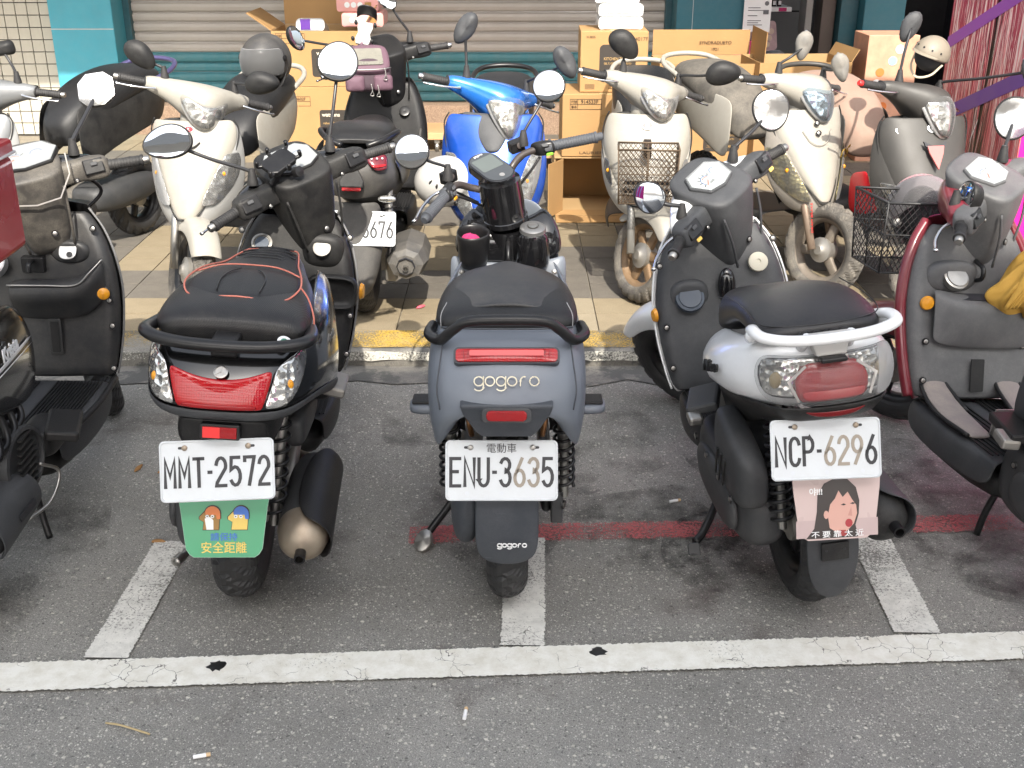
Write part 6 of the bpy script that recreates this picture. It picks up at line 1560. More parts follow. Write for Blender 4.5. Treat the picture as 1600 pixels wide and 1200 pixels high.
# ---------------------------------------------------------------- black scooter cut by the left edge
def left_scooter():
    T = thing('motor_scooter', 'black scooter at the left edge, seen over its leg shield and floor board', 'scooter', (-1.455, 2.42, 0), R(1.5), R(1.0), 'scooters parked on the road')
    ins = mat('clean black plastic', (.022, .023, .025), .42, dust=.12, grain=.3)
    PB = mat('black metallic paint', (.010, .010, .011), .16)
    H, yy, zt = cockpit(T, .935, .925, 24, mat('brown dusty plastic', (.05, .046, .042), .5, dust=.5, dustcol=(.30, .27, .22), grain=.3), PB, W=.235, zf=.31, shield_top=.83, bar=.33, lean_back=.06, trim=mat('grey trim', (.16, .16, .16), .4))
    for o in T.children:
        if o.name.startswith('leg_shield'): o.data.materials[0] = ins
    def ys(z): return yy(z) - .022
    hexo = [(-.095, .02), (-.06, .060), (.06, .060), (.095, .02), (.07, -.04), (0, -.055), (-.07, -.04)]
    gauge(H, hexo, (0, -.005, .074), (0, -.40, .92), mat('silver dial', (.13, .135, .14), .3))
    stroke('trim_line', [[(-.11, .03), (-.06, -.055), (0, -.068), (.07, -.062), (.115, .0), (.12, .06)]], .004, (0, -.092, .012), (1, 0, 0), (0, .15, .98), STEEL, H, .004)
    n = (0, -.8, .6)
    loft('key_pod', [[Vector((.09 + e[0] * a, ys(.72) + .03 - d, .705 + e[1] * b)) for e in ellipse(1, 1, 14, 2.2)] for a, b, d in ((.075, .045, 0), (.06, .038, .03), (.048, .032, .034))], ins, T)
    slab('key_plate', rrect(.054, .056, .022), .006, mat('brushed silver', (.45, .45, .45), .4, metal=.6), T, (.09, ys(.72) - .012, .715), (1, 0, 0), (0, .6, .8), bevel=.002)
    lathe('key_switch', [(.009, .002), (.009, .004), (.004, .004), (.004, -.002)], n, (.098, ys(.72) - .02, .704), SATINB, T, seg=14)
    lathe('filler_cap', [(.046, -.02), (.044, .004), (.038, .008), (0, .009)], n, (-.14, ys(.68) - .03, .68), mat('brushed silver', (.45, .45, .45), .4, metal=.6), T, seg=28)
    box('hook_plate', (-.02, ys(.68), .67), (.07, .03, .05), SATINB, T)
    tube('bag_hook', [(-.02, ys(.68), .685), (-.02, ys(.68) - .04, .68), (-.02, ys(.68) - .05, .655)], .008, SATINB, T)
    rg = []
    for z, d in ((.625, .01), (.615, .045), (.58, .05), (.54, .02), (.50, .0)):
        rg.append([(-.09, ys(z) - d, z), (.02, ys(z) - d, z), (.12, ys(z) - d, z + .002), (.165, ys(z) - d * .8, z + .04), (.20, ys(z) - d * .2, z + .075)])
    grid('glove_tray', rg, ins, T, th=.006)
    tube('tray_trim', [(x, y - .005, z + .004) for x, y, z in rg[1]], .003, STEEL, T)
    lathe('reflector_stem', [(.022, -.03), (.022, .012), (.018, .014), (0, .014)], (.35, -1, .15), (.190, ys(.60) - .01, .585), ins, T, seg=18)
    lathe('side_reflector', [(.0185, .012), (.0185, .022), (.012, .027), (0, .028)], (.35, -1, .15), (.190, ys(.60) - .01, .585), AMBER, T, seg=18)
    slab('label_plate', rrect(.040, .115, .006), .004, ins, T, (.03, ys(.44) - .003, .445), (1, 0, 0), (0, .12, .99), bevel=.002)
    slab('label_inset', rrect(.026, .100, .004), .003, SATINB, T, (.03, ys(.44) - .0045, .445), (1, 0, 0), (0, .12, .99))
    for x, z in ((.205, .56), (.210, .48), (.205, .345), (.17, .78)): screw(T, (x, ys(z) - .004, z), (0, -1, .2))
    floor_board(T, .42, .88, .30, .175, .205, DGREY, ribs=14)
    tube('floor_edge', [(.205, .86, .31), (.212, .66, .308), (.19, .44, .308)], .010, BLACK, T)
    front_end(T, 1.27, .222, .10, 24, .935, .925, fender=PB)
    rows = [[(0, -.30, .79), (.12, -.27, .78), (.165, -.1, .775), (.165, .12, .77), (.13, .36, .76)], [(0, -.34, .70), (.14, -.30, .69), (.195, -.1, .685), (.19, .12, .68), (.155, .42, .66)], [(0, -.33, .62), (.14, -.29, .62), (.190, -.1, .60), (.185, .12, .57), (.15, .44, .54)], [(0, -.28, .59), (.1, -.26, .58), (.15, -.1, .55), (.16, .14, .50), (.13, .44, .42)]]
    symgrid('tail_body', rows, PB, T, th=.01)
    for s in (1,):
        grid('side_stripe', [[(s * .197, -.10, .650), (s * .192, .12, .648), (s * .158, .41, .640)], [(s * .196, -.10, .638), (s * .191, .12, .636), (s * .157, .41, .622)]], WHITEP, T, th=.002, sub=1)
        grid('side_stripe', [[(s * .196, -.10, .632), (s * .191, .12, .630), (s * .157, .41, .614)], [(s * .1955, -.10, .627), (s * .1905, .12, .625), (s * .1565, .41, .609)]], WHITEP, T, th=.002, sub=1)
        text('Krista', (.188, .18, .672), (-.08, 1, 0), (-.1, 0, 1), .034, WHITEP, T, bold=.03, shear=.25, width=.12, depth=.002)
    box('footrest', (.205, .40, .36), (.09, .17, .03), BLACK, T, rot=(0, .15, .25), bevel=.008)
    loft('footrest_bracket', [[Vector((x, .40 + e[0] * .09, .33 + e[1] * .05)) for e in ellipse(1, 1, 10, 3)] for x in (.1, .15, .19)], BLACK, T)
    seat(T, [(-.24, .12, .83, .79), (-.12, .165, .865, .78), (.1, .16, .87, .775), (.28, .12, .845, .76), (.42, .07, .82, .75)], SEATM)
    symloft('seat_base', [(.1, [(0, .76), (.14, .74), (.16, .62), (.15, .5), (0, .45)]), (.30, [(0, .75), (.12, .72), (.145, .6), (.14, .45), (0, .38)]), (.44, [(0, .72), (.08, .69), (.11, .55), (.12, .38), (0, .30)])], BLACK, T)
    # right side engine with fan cover and muffler
    loft('crankcase', [[Vector((x, .20 + e[0] * a, .33 + e[1] * b)) for e in ellipse(1, 1, 14, 3)] for x, a, b in ((-.12, .14, .1), (0, .17, .12), (.10, .15, .11), (.13, .11, .09))], ENGINE, T)
    lathe('fan_cover', [(.095, -.04), (.098, .0), (.094, .016), (.084, .018), (.082, .006), (.0, .006)], (1, -.15, 0), (.150, .22, .34), ENGINE, T, seg=30)
    for k in range(9): box('fan_grille', (.170, .22, .268 + .018 * k), (.010, .12 - abs(k - 4) * .012, .006), DUSTY, T, bevel=0)
    for k in range(4): tube('hose', [(.12, .30 - .05 * k, .50), (.15, .26 - .05 * k, .44 - .01 * k), (.13, .12 - .03 * k, .41)], .010, SATINB, T)
    tube('lever_wire', [(.17, .28, .30), (.20, .33, .25), (.19, .27, .19), (.15, .20, .17)], .005, STEEL, T)
    muffler(T, (.140, -.10, .255), (.130, .22, .26), .062, (.0, 0, 0), body=ENGINE, shield=True, shield_m=DGREY, side=1)
    slab('shield_slot', rrect(.10, .018, .004), .003, PLATEK, T, (.212, .08, .27), (0, 1, 0), (-.15, 0, 1))
    tube('side_stand', [(.08, .42, .22), (.12, .36, .10), (.14, .34, .03)], .010, SATINB, T)
    tyre(T, (0, 0, .222), .222, .11, nb=22)
    hexm = [(.030, .058), (-.005, .062), (-.050, .030), (-.058, -.010), (-.030, -.056), (.0, -.062), (.046, -.034), (.060, .01)]
    wmirror(T, H, (-1.314, 3.6, 1.162), (.16, -1, .52), [(p[0] * 1.05, p[1] * 1.05) for p in hexm], -38, (.145, .01, .05), g=DMIRROR, sr=.006)
    nm = tube('brake_hose', [(.15, .05, -.02), (.19, .07, -.09), (.12, .06, -.14)], .006, SATINB, H)
    rb = thing('delivery_box', 'red box strapped on the seat of the leftmost black scooter', 'box', (-1.462, 2.62, .868), R(2))
    slab('box_body', rrect(.42, .24, .02), .36, mat('red box plastic', (.28, .012, .02), .3, coat=.2), rb, (0, -.18, .13), (1, 0, 0), (0, 0, 1), bevel=.012)
    box('box_lid', (0, 0, .27), (.43, .37, .04), mat('red box plastic', (.28, .012, .02), .3), rb, bevel=.01)
    tube('box_edge', [(.214, -.186, .255), (.214, .186, .255)], .004, WHITEP, rb)
    tube('strap', [(.215, -.05, .25), (.216, -.05, .1), (.19, -.05, .0)], .006, SATINB, rb)
    return T
left_scooter()

# ---------------------------------------------------------------- dark sport scooter on the pavement, tail to the street
def sport_scooter():
    T = thing('motor_scooter', 'dark sport scooter on the pavement, tail to the street, plate ending 8676', 'scooter', (-.645, 4.60, KZ), R(0), R(1.5), 'scooters parked on the pavement')
    ins = DUSTY; GP = mat('dusty grey plastic', (.045, .043, .041), .5, dust=.5, dustcol=(.15, .14, .125), grain=.3)
    symgrid('tail_body', [[(0, -.20, .735), (.09, -.19, .73), (.13, -.12, .735), (.12, .1, .74)], [(0, -.255, .705), (.11, -.23, .70), (.165, -.14, .69), (.165, .1, .69)], [(0, -.275, .665), (.12, -.25, .65), (.185, -.15, .63), (.19, .1, .62)], [(0, -.27, .61), (.10, -.245, .60), (.165, -.16, .575), (.18, .1, .55)], [(0, -.25, .54), (.06, -.23, .55), (.13, -.14, .54), (.155, .1, .49)]], GP, T, th=.008)
    symgrid('side_panel', [[(.155, -.16, .70), (.185, -.02, .705), (.19, .2, .70)], [(.195, -.14, .635), (.21, 0, .64), (.205, .22, .65)], [(.185, -.12, .575), (.20, .02, .58), (.19, .22, .58)]], BLACK, T, th=.01) if False else None
    for s in (-1, 1):
        grid('side_panel', [[(s * .145, -.17, .708), (s * .180, -.02, .712), (s * .18, .25, .71)], [(s * .190, -.15, .640), (s * .212, 0, .645), (s * .20, .25, .65)], [(s * .180, -.13, .570), (s * .20, .02, .565), (s * .185, .25, .56)]], SATINB, T, th=.01)
        tl = grid('tail_light', [[(s * .048, -.238, .728), (s * .10, -.222, .728), (s * .138, -.185, .725)], [(s * .062, -.262, .695), (s * .105, -.247, .695), (s * .140, -.215, .695)], [(s * .098, -.266, .665), (s * .12, -.255, .668), (s * .142, -.24, .672)]], mat('smoked red lamp', (.13, .012, .02), .12, coat=.5), T, th=.012, sub=1)
        grid('lamp_band', [[(s * .068, -.2685, .690), (s * .10, -.2575, .690), (s * .138, -.228, .692)], [(s * .085, -.2695, .680), (s * .11, -.261, .681), (s * .138, -.240, .684)]], REDLENS, tl, th=.003, sub=1)
        for k in range(3): ellipsoid('led', (s * (.078 + .02 * k), -.253 + .008 * k, .712), (.004, .003, .004), WHITEINK, tl, seg=8, rings=6)
        el = loft('turn_signal', [[Vector((s * x, -.255 + e[0] * a, .555 + e[1] * b)) for e in ellipse(1, 1, 12)] for x, a, b in ((.10, .008, .007), (.118, .014, .015), (.155, .014, .015), (.170, .006, .007))], CLEARRIB, T)
    slab('tail_fin', [(-.012, .05), (.012, .05), (.05, -.03), (.044, -.052), (-.044, -.052), (-.05, -.03)], .03, DUSTY, T, (0, -.280, .655), (1, 0, 0), (0, .3, .95), bevel=.006)
    slab('reflector', rrect(.074, .036, .003), .01, REDREF, T, (0, -.291, .610), (1, 0, 0), (0, .2, .98), bevel=.001)
    plate(T, (.035, -.225, .425), '   .8676', 20, worn=())
    symgrid('rear_fender', [[(0, -.21, .53), (.07, -.20, .53), (.10, -.17, .53)], [(0, -.235, .42), (.09, -.22, .42), (.12, -.18, .42)], [(0, -.27, .30), (.09, -.26, .30), (.11, -.22, .30)], [(0, -.30, .20), (.07, -.29, .20), (.085, -.25, .20)], [(0, -.285, .145), (.04, -.28, .15), (.06, -.25, .16)]], GP, T, th=.006)
    tyre(T, (0, 0, .225), .225, .12, nb=22, res=6)
    hx = ellipse(1, 1, 8, 2)
    mf = loft('muffler', [[Vector((.205 + e[0] * r, y, .28 + e[1] * r * .9)) for e in ellipse(1, 1, 8)] for y, r in ((-.235, .045), (-.225, .072), (-.15, .088), (.05, .085), (.15, .05))], mat('grey muffler', (.075, .072, .068), .55, dust=.3), T, sub=0, smooth=False)
    lathe('muffler_mouth', [(.040, 0), (.036, .01), (.034, -.02), (0, -.02)], (0, -1, 0), (.205, -.234, .272), PLATEK, mf, seg=8)
    lathe('tail_pipe', [(.012, -.02), (.012, .016), (.009, .016), (.009, -.01)], (0, -1, -.1), (.205, -.235, .268), STEEL, mf, seg=14)
    spring(T, (.135, -.16, .33), (.13, -.12, .55), .022, 10, .004)
    engine(T, .05, .27, -1)
    box('rear_caliper', (.13, -.05, .22), (.05, .08, .12), ALU, T, bevel=.01)
    seat(T, [(-.12, .10, .765, .74), (-.05, .145, .800, .735), (.12, .15, .805, .72), (.2, .14, .775, .70), (.32, .13, .755, .69), (.48, .09, .76, .68), (.56, .05, .75, .69)], mat('carbon look vinyl', (.02, .02, .022), .4))
    for s in (-1, 1): tube('grab_handle', [(s * .05, -.17, .745), (s * .11, -.14, .765), (s * .155, -.02, .775), (s * .15, .1, .755)], .012, SATINB, T)
    H, yy, zt = cockpit(T, .97, .945, 28, BLACK, SATINB, W=.215, zf=.33, shield_top=.84, bar=.315, grip_end=CHROME, lean_back=.08)
    def ys(z): return yy(z) - .022
    lathe('filler_cap', [(.048, -.02), (.047, .004), (.040, .006), (.036, .001), (.010, .001), (.01, .012), (0, .012)], (0, -.7, .7), (-.09, ys(.60) - .05, .62), STEEL, T, seg=28)
    loft('cap_pod', [[Vector((-.09 + e[0] * a, ys(.58) + .03 - d, .575 + e[1] * b)) for e in ellipse(1, 1, 14, 3)] for a, b, d in ((.08, .08, 0), (.075, .07, .06), (.06, .05, .08))], BLACK, T)
    lathe('key_switch', [(.026, -.01), (.026, .006), (.018, .008), (0, .006)], (0, -.8, .6), (.10, ys(.70), .70), SATINB, T, seg=22)
    tube('pocket_rim', [(.02, ys(.56) - .05, .56), (.10, ys(.56) - .07, .545), (.17, ys(.56) - .05, .565), (.18, ys(.6), .62)], .008, GP, T)
    floor_board(T, .5, .86, .32, .15, .18, BLACK)
    front_end(T, 1.35, .225, .11, 28, .97, .945, fender=SATINB)
    symloft('seat_base', [(.1, [(0, .74), (.13, .72), (.17, .6), (.15, .45), (0, .4)]), (.35, [(0, .7), (.12, .68), (.15, .55), (.14, .42), (0, .36)]), (.54, [(0, .69), (.07, .66), (.10, .52), (.11, .38), (0, .30)])], BLACK, T)
    dia = [(0, .066), (.030, .050), (.042, .01), (.034, -.04), (.012, -.064), (-.012, -.062), (-.036, -.03), (-.040, .02), (-.024, .054)]
    wmirror(T, H, (-.985, 5.3, 1.146), (.9, -.55, .15), dia, 25, (-.15, .0, .05), sr=.006)
    wmirror(T, H, (-.601, 5.6, 1.30), (-.1, -1, .2), dia, 30, (.15, .0, .05), sr=.006)
    # phone clamp with a pale cover
    n = Vector((0.1, -.75, .65)); ux, uy = frame_of(n, -12); c = inv(H, wl(T, (-.695, 5.46, 1.155)))
    Mi = (T.rotation_euler.to_matrix() @ H.matrix_basis.to_3x3()).inverted(); n, ux, uy = Mi @ n.normalized(), Mi @ ux, Mi @ uy
    slab('phone_clamp', [(-.03, -.06), (.03, -.06), (.036, -.03), (.028, 0), (.036, .03), (.03, .06), (-.03, .06), (-.036, .03), (-.028, 0), (-.036, -.03)], .015, mat('pale clamp', (.55, .54, .50), .3), H, c, ux, uy, bevel=.004)
    for a, b in ((-1, -1), (1, -1), (-1, 1), (1, 1)):
        ellipsoid('clamp_claw', c + ux * a * .045 + uy * b * .045 + n * .006, (.009, .009, .012), SATINB, H, seg=10, rings=6)
    tube('clamp_post', [c - n * .012, c - n * .05 - uy * .02, inv(H, wl(T, (-.67, 5.55, 1.06)))], .010, SATINB, H)
    loft('clamp_hood', [[c + uy * (.085 + q * .3) + ux * .046 * math.cos(t) + n * (.046 * math.sin(t) + q) for t in [math.pi * k / 10 for k in range(11)]] for q in (-.02, .04)], SATINB, H, closed=False, cap=False, th=.004)
    return T
sport_scooter()
# tank bag on the sport scooter's bars
def bar_bag():
    B = thing('handlebar_bag', 'dusty mauve zip bag strapped to the dark sport scooter handlebar', 'bag', (-.675, 5.36, .90), R(14))
    MV = mat('mauve nylon', (.115, .062, .085), .7, var=.2, grain=.6, gscale=350); MD = mat('dark mauve nylon', (.055, .034, .045), .75, var=.2)
    loft('bag_body', [[Vector((e[0] * a, y + e[1] * b * .2, .085 + e[1] * b)) for e in ellipse(1, 1, 18, 3)] for y, a, b in ((-.075, .085, .055), (-.06, .105, .078), (.02, .115, .09), (.075, .10, .08))], MD, B, sub=1)
    loft('bag_flap', [[Vector((e[0] * a, -.02 + e[1] * b * .75 + dy, .150 + e[1] * b * .62 + dz)) for e in ellipse(1, 1, 18, 4)] for a, b, dy, dz in ((.10, .085, .01, -.02), (.105, .09, 0, 0), (.096, .08, -.008, .012))], MV, B, sub=1)
    slab('map_window', rrect(.135, .10, .012), .002, mat('dusty clear vinyl', (.16, .155, .13), .25, dust=.4), B, (0, -.034, .163), (1, 0, 0), (0, .77, .64))
    for x in (-.07, .06):
        slab('side_pocket', rrect(.085, .07, .015), .03, MV, B, (x, -.098, .05), (1, 0, 0), (0, .1, 1), bulge=.014)
    for x, z in ((.0, .02), (.03, .015), (.065, .09)):
        tube('zip_puller', [(x, -.115, z + .03), (x + .004, -.12, z), (x - .006, -.12, z - .02), (x + .010, -.12, z - .022), (x + .004, -.12, z)], .0022, STEEL, B, seg=6)
    tube('zip', [(-.10, -.075, .115), (-.05, -.098, .112), (.05, -.098, .112), (.10, -.075, .115)], .003, STEEL, B, seg=6)
    tube('strap', [(-.03, .04, .17), (.0, .09, .22), (.04, .12, .20)], .010, MV, B)
bar_bag()
# ---------------------------------------------------------------- scooters on the pavement that face the street
def facing(label, front, rz, paint, lower, o, lean=0.0):
    """front: where the front tyre stands; local y runs forward, front axle at y = 0"""
    T = thing('motor_scooter', label, 'scooter', (*front, KZ), R(rz), R(lean), 'scooters parked on the pavement')
    g = o.get; r = g('r', .208); w = g('w', .092); wb = 1.22; yp, zp = g('yp', -.33), g('zp', .875); st = g('steer', 38); W = g('W', .205)
    K = front_end(T, 0, r, w, st, yp, zp, m=g('rubber', DRUBBER), fender=(o['fender'] if 'fender' in o else paint), rimm=g('rim', SATINB), fork=g('fork', STEEL), spokes=g('spokes', 6), rimr=r * .66)
    ct = g('zt', .80)
    k = W / .205
    S = [(ct, [(0, -.205), (.075, -.208), (.140, -.225), (.172, -.255)]), (ct - .05, [(0, -.180), (.085, -.185), (.160, -.212), (.192, -.255)]), (.66, [(0, -.125), (.09, -.135), (.170, -.178), (.205, -.250)]), (.56, [(0, -.075), (.088, -.088), (.165, -.140), (.203, -.235)]), (.48, [(0, -.040), (.075, -.054), (.145, -.105), (.185, -.200)]), (.42, [(0, -.022), (.058, -.036), (.112, -.080), (.150, -.165)]), (.375, [(0, -.028), (.036, -.040), (.070, -.066), (.105, -.130)])]
    # lower cowl: the whole nose, a little behind the centre panel
    symgrid('nose_cowl', [[(x * k * 1.02, y - .010, z - .012) for x, y in p] for z, p in S], lower, T, th=.008)
    # centre panel narrowing to a point
    cw = g('panel', (1.0, 1.0, .86, .66, .46, .26))
    rows = []
    for (z, p), c in zip(S[:6], cw):
        rows.append([(0, p[0][1] + .006, z)] + [(x * k * c, p[0][1] + (y - p[0][1]) * c ** 1.6 + .006, z) for x, y in p[1:]])
    symgrid('front_panel', rows, g('panelm', paint), T, th=.008)
    for s in (-1, 1): tube('panel_gap', [(s * r_[-1][0] * .985, r_[-1][1] + .001, r_[-1][2]) for r_ in rows] + [(0, rows[-1][0][1], rows[-1][0][2] - .002)], .0032, g('gapm', DUSTY), T, seg=6)
    # edge of the leg shield behind
    symgrid('leg_shield', [[(0, -.30, z), (x1 * k, -.30, z), (x2 * k, y2, z)] for z, x1, x2, y2 in ((ct, .10, .175, -.262), (.66, .12, .212, -.262), (.5, .11, .195, -.24), (.36, .09, .13, -.17))], g('inner', DUSTY), T, th=.012)
    for s in (-1, 1):
        L0 = g('lamp', ((.66, .155, .185), (.58, .115, .180), (.50, .070, .150), (.455, .050, .085)))
        gr = []
        for z, xa, xb in L0:
            def yat(x):
                zz = [q for q in S]; 
                for (z1, p1), (z0, p0) in zip(zz, zz[1:]):
                    if z0 <= z <= z1:
                        t = (z - z0) / (z1 - z0)
                        def yi(p):
                            for (a, ya), (b, yb) in zip(p, p[1:]):
                                if a * k <= x <= b * k + 1e-6: return ya + (yb - ya) * (x - a * k) / (b * k - a * k)
                            return p[-1][1]
                        return yi(p0) * (1 - t) + yi(p1) * t
                return -.1
            gr.append([(s * (xa + (xb - xa) * i / 3), yat(xa + (xb - xa) * i / 3) + .008, z) for i in range(4)])
        ln = grid('turn_signal', gr, g('lampm', CLEARLENS), T, th=.003)
        grid('lamp_bowl', [[(x, y - .006, z) for x, y, z in q] for q in gr], g('bowl', CLEARRIB), ln, th=.002)
        m = len(gr) // 2; q = gr[m - 1][1]
        ellipsoid('bulb', (q[0], q[1] - .006, q[2] - .01), (.008, .007, .010), AMBER, ln, seg=10, rings=6)
    # steering head with headlight
    hs = g('head', 1.0); hd = g('drop', 0.0)
    def head():
        return nacelle([(-.225, -.028, .012, .022, .024), (-.19, -.018, .012, .034, .034), (-.14, .0, .006, .052, .044), (-.09, .028, -.004, .082, .062 * hs), (-.045, .048, -.018, .104, .082 * hs), (0, .056, -.026, .112, .092 * hs), (.045, .048, -.018, .104, .082 * hs), (.09, .028, -.004, .082, .062 * hs), (.14, .0, .006, .052, .044), (.19, -.018, .012, .034, .034), (.225, -.028, .012, .022, .024)], paint, T, p=2.4)
    H = steer_part(T, 'handlebar', (0, yp, zp), st, 26, head)
    loft('steering_neck', [[Vector((e[0] * rx, .03 + e[1] * ry, z)) for e in ellipse(1, 1, 14, 2.4)] for z, rx, ry in ((-.05, .075, .07), (-.11, .066, .06), (-.17, .055, .055))], g('neck', paint), H)
    n = Vector((0, .93, g('tilt', .30))); ux, uy = Vector((-1, 0, 0)), Vector((0, -g('tilt', .30), .93)).normalized()
    out = [(p[0] * g('lscale', 1.22), p[1] * g('lscale', 1.22)) for p in g('light', [(-.098, .052), (-.045, .030), (0, .022), (.045, .030), (.098, .052), (.080, .008), (.058, -.034), (.030, -.058), (0, -.066), (-.030, -.058), (-.058, -.034), (-.080, .008)])]
    c = Vector((0, .162, -.030))
    def bowl(name, sc, dep, bz, m, par):
        rings = []
        for s_, d in ((1.0, -.02), (1.0, 0), (.82, .012), (.5, .022), (.15, .026)):
            ring = []
            for p in out:
                q = c + ux * p[0] * s_ * sc + uy * p[1] * s_ * sc
                q.y -= (p[0] * s_ * sc) ** 2 * 6.0; q.y += d * bz + dep
                ring.append(q)
            rings.append(ring)
        return loft(name, rings, m, par, sub=1)
    bowl('headlight_bezel', 1.07, -.010, .6, g('bezel', SILVERP), H)
    bowl('headlight_bowl', .97, -.001, .5, g('hbowl', CLEARRIB), H)
    bowl('headlight_lens', 1.0, .004, 1.0, g('hlens', CLEARLENS), H)
    for s in (-1, 1):
        grip(H, (s * .215, -.028, .012), (s * .325, -.05, .008), .0165, end=g('barend', STEEL))
        box('switch_block', (s * .19, -.035, .012), (.055, .045, .05), SATINB, H, bevel=.006)
        lever(H, [(s * .185, .030, .004), (s * .225, .036, .0), (s * .28, .026, -.006), (s * .325, .004, -.010), (s * .338, -.004, -.010)])
    # rear of the scooter
    zs = g('zs', .82)
    seat(T, [(-1.42, .10, zs - .01, zs - .06), (-1.36, .15, zs + .04, zs - .065), (-1.2, .165, zs + .05, zs - .09), (-1.0, .16, zs + .02, zs - .14), (-.85, .14, zs - .03, zs - .21), (-.74, .11, zs - .10, zs - .28), (-.69, .06, zs - .17, zs - .28)], g('seat', SEATM))
    symgrid('tail_body', [[(0, -1.44, zs - .06), (.12, -1.42, zs - .06), (.155, -1.25, zs - .06), (.145, -.9, zs - .07), (.10, -.74, zs - .08)], [(0, -1.50, zs - .13), (.13, -1.46, zs - .13), (.168, -1.25, zs - .14), (.16, -.9, zs - .16), (.12, -.72, zs - .18)], [(0, -1.46, zs - .24), (.11, -1.42, zs - .24), (.155, -1.22, zs - .26), (.155, -.9, zs - .32), (.13, -.70, zs - .42)]], g('tail', paint), T, th=.008)
    tube('grab_rail', [(-.15, -1.28, zs - .04), (-.165, -1.42, zs + .0), (-.12, -1.52, zs + .03), (0, -1.55, zs + .04), (.12, -1.52, zs + .03), (.165, -1.42, zs), (.15, -1.28, zs - .04)], .013, g('rail', g('tail', paint)), T)
    symgrid('floor_board', [[(0, -.74, .31), (.13, -.74, .31), (.165, -.74, .29), (.16, -.74, .22)], [(0, -.5, .31), (.15, -.5, .31), (.185, -.5, .29), (.175, -.5, .22)], [(0, -.28, .33), (.14, -.28, .33), (.17, -.28, .31), (.15, -.26, .24)]], DUSTY, T, th=.01)
    tyre(T, (0, -wb, r), r, w * 1.08, m=RUBBER, nb=18, res=4)
    loft('engine', [[Vector((e[0] * a, y, .27 + e[1] * b)) for e in ellipse(1, 1, 12, 3)] for y, a, b in ((-1.38, .07, .05), (-1.2, .13, .08), (-1.0, .14, .09), (-.82, .10, .07))], ENGINE, T)
    if g('mirrors'):
        for q, c_, ln in zip((g('ms', (1, -1))), g('mirrors'), g('mlook', ((0, 1, .05),) * 2)):
            wmirror(T, H, c_, ln, g('mshape', egg(.060, .045, .12, q=.2)), g('mroll', (-25, 20))[0 if q == g('ms', (1, -1))[0] else 1], (q * .15, -.005, .05), m=g('mirrorm', DUSTY), sr=.006, deep=g('mdeep', .04), ridge=g('ridge', 0.0))
    return T, H, K
def emblem(T, c, n, r, m1, m2, letters=None):
    u, v = frame_of(n)
    e = slab('emblem', ellipse(r * 1.5, r), .004, m1, T, c, u, v)
    slab('emblem_ring', ellipse(r * 1.3, r * .82), .001, m2, T, Vector(c) + Vector(n).normalized() * .0012, u, v)
    if letters: text(letters, Vector(c) + Vector(n).normalized() * .002, u, v, r * .9, m1, T)
CHROMEE = mat('emblem silver', (.65, .65, .65), .25, metal=.8); REDE = mat('emblem red', (.4, .02, .03), .4)
IVORY = mat('ivory scooter paint', (.335, .318, .280), .38, var=.06, dust=.40, dustcol=(.24, .215, .17), scratch=.10)
rust_rim = mat('rusty brown rim', (.20, .125, .065), .6, metal=.3, var=.4, dust=.3)

# white scooter at the left, with a helmet on the seat
T, H, K = facing('dusty white scooter facing the street at the left, black helmet on its seat', (-1.36, 4.50), 175, IVORY, SILVERP, dict(
    mirrors=((-1.528, 4.75, 1.138), (-1.023, 4.68, 1.035)), ms=(1, -1), mshape=egg(.070, .046, .12, q=.15), mroll=(28, -20), lamp=((.67, .150, .195), (.60, .118, .198), (.53, .085, .178), (.47, .060, .120))))
emblem(T, (0, -.178, .765), (0, .9, .45), .014, CHROMEE, REDE, 'K')
tube('panel_notch', [(-.05, -.155, .715), (-.03, -.138, .700), (0, -.132, .694), (.03, -.138, .700), (.05, -.155, .715)], .004, DUSTY, T)
# blue scooter behind the electric one
BLUE = mat('bright blue metallic paint', (.012, .085, .48), .22, metal=.35, coat=.6, var=.1, dust=.10)
BLUEL = mat('light blue metallic paint', (.02, .17, .62), .22, metal=.35, coat=.6, var=.1, dust=.08)
T, H, K = facing('bright blue scooter facing the street behind the electric scooter', (-.085, 4.46), 178, BLUEL, BLUE, dict(
    W=.225, zp=.885, zt=.83, panelm=BLUE, panel=(1.0, 1.0, .86, .70, .60, .5), mirrors=((-.191, 4.75, 1.239), (.217, 4.64, 1.118)), steer=36,
    mshape=[(0, .078), (.030, .060), (.042, .022), (.036, -.030), (.014, -.066), (-.010, -.070), (-.034, -.034), (-.042, .016), (-.026, .060)], mroll=(20, -45), mdeep=.03, ridge=.014, mirrorm=DGREY, barend=CHROME,
    light=[(-.085, .040), (-.035, .052), (0, .050), (.035, .052), (.085, .040), (.070, -.010), (.045, -.055), (.018, -.090), (0, -.098), (-.018, -.090), (-.045, -.055), (-.070, -.010)], lamp=((.68, .155, .208), (.58, .115, .200), (.48, .080, .165), (.42, .065, .110)), bowl=CLEARRIB, tilt=.34, rail=SATINB))
symgrid('centre_grille', [[(0, -.203, .835), (.07, -.206, .838), (.150, -.236, .842)], [(0, -.178, .795), (.06, -.184, .795), (.115, -.205, .80)], [(0, -.145, .735), (.035, -.150, .735), (.060, -.160, .735)], [(0, -.118, .690), (.016, -.122, .690), (.028, -.127, .690)]], DGREY, T, th=.012)
emblem(T, (0, -.178, .775), (0, .9, .45), .017, CHROMEE, DGREY, 'K')
symgrid('nose_crease', [[(0, -.120, .66), (.05, -.125, .66), (.10, -.14, .67)], [(0, -.10, .62), (.04, -.105, .62), (.07, -.118, .63)]], BLUEL, T, th=.004)
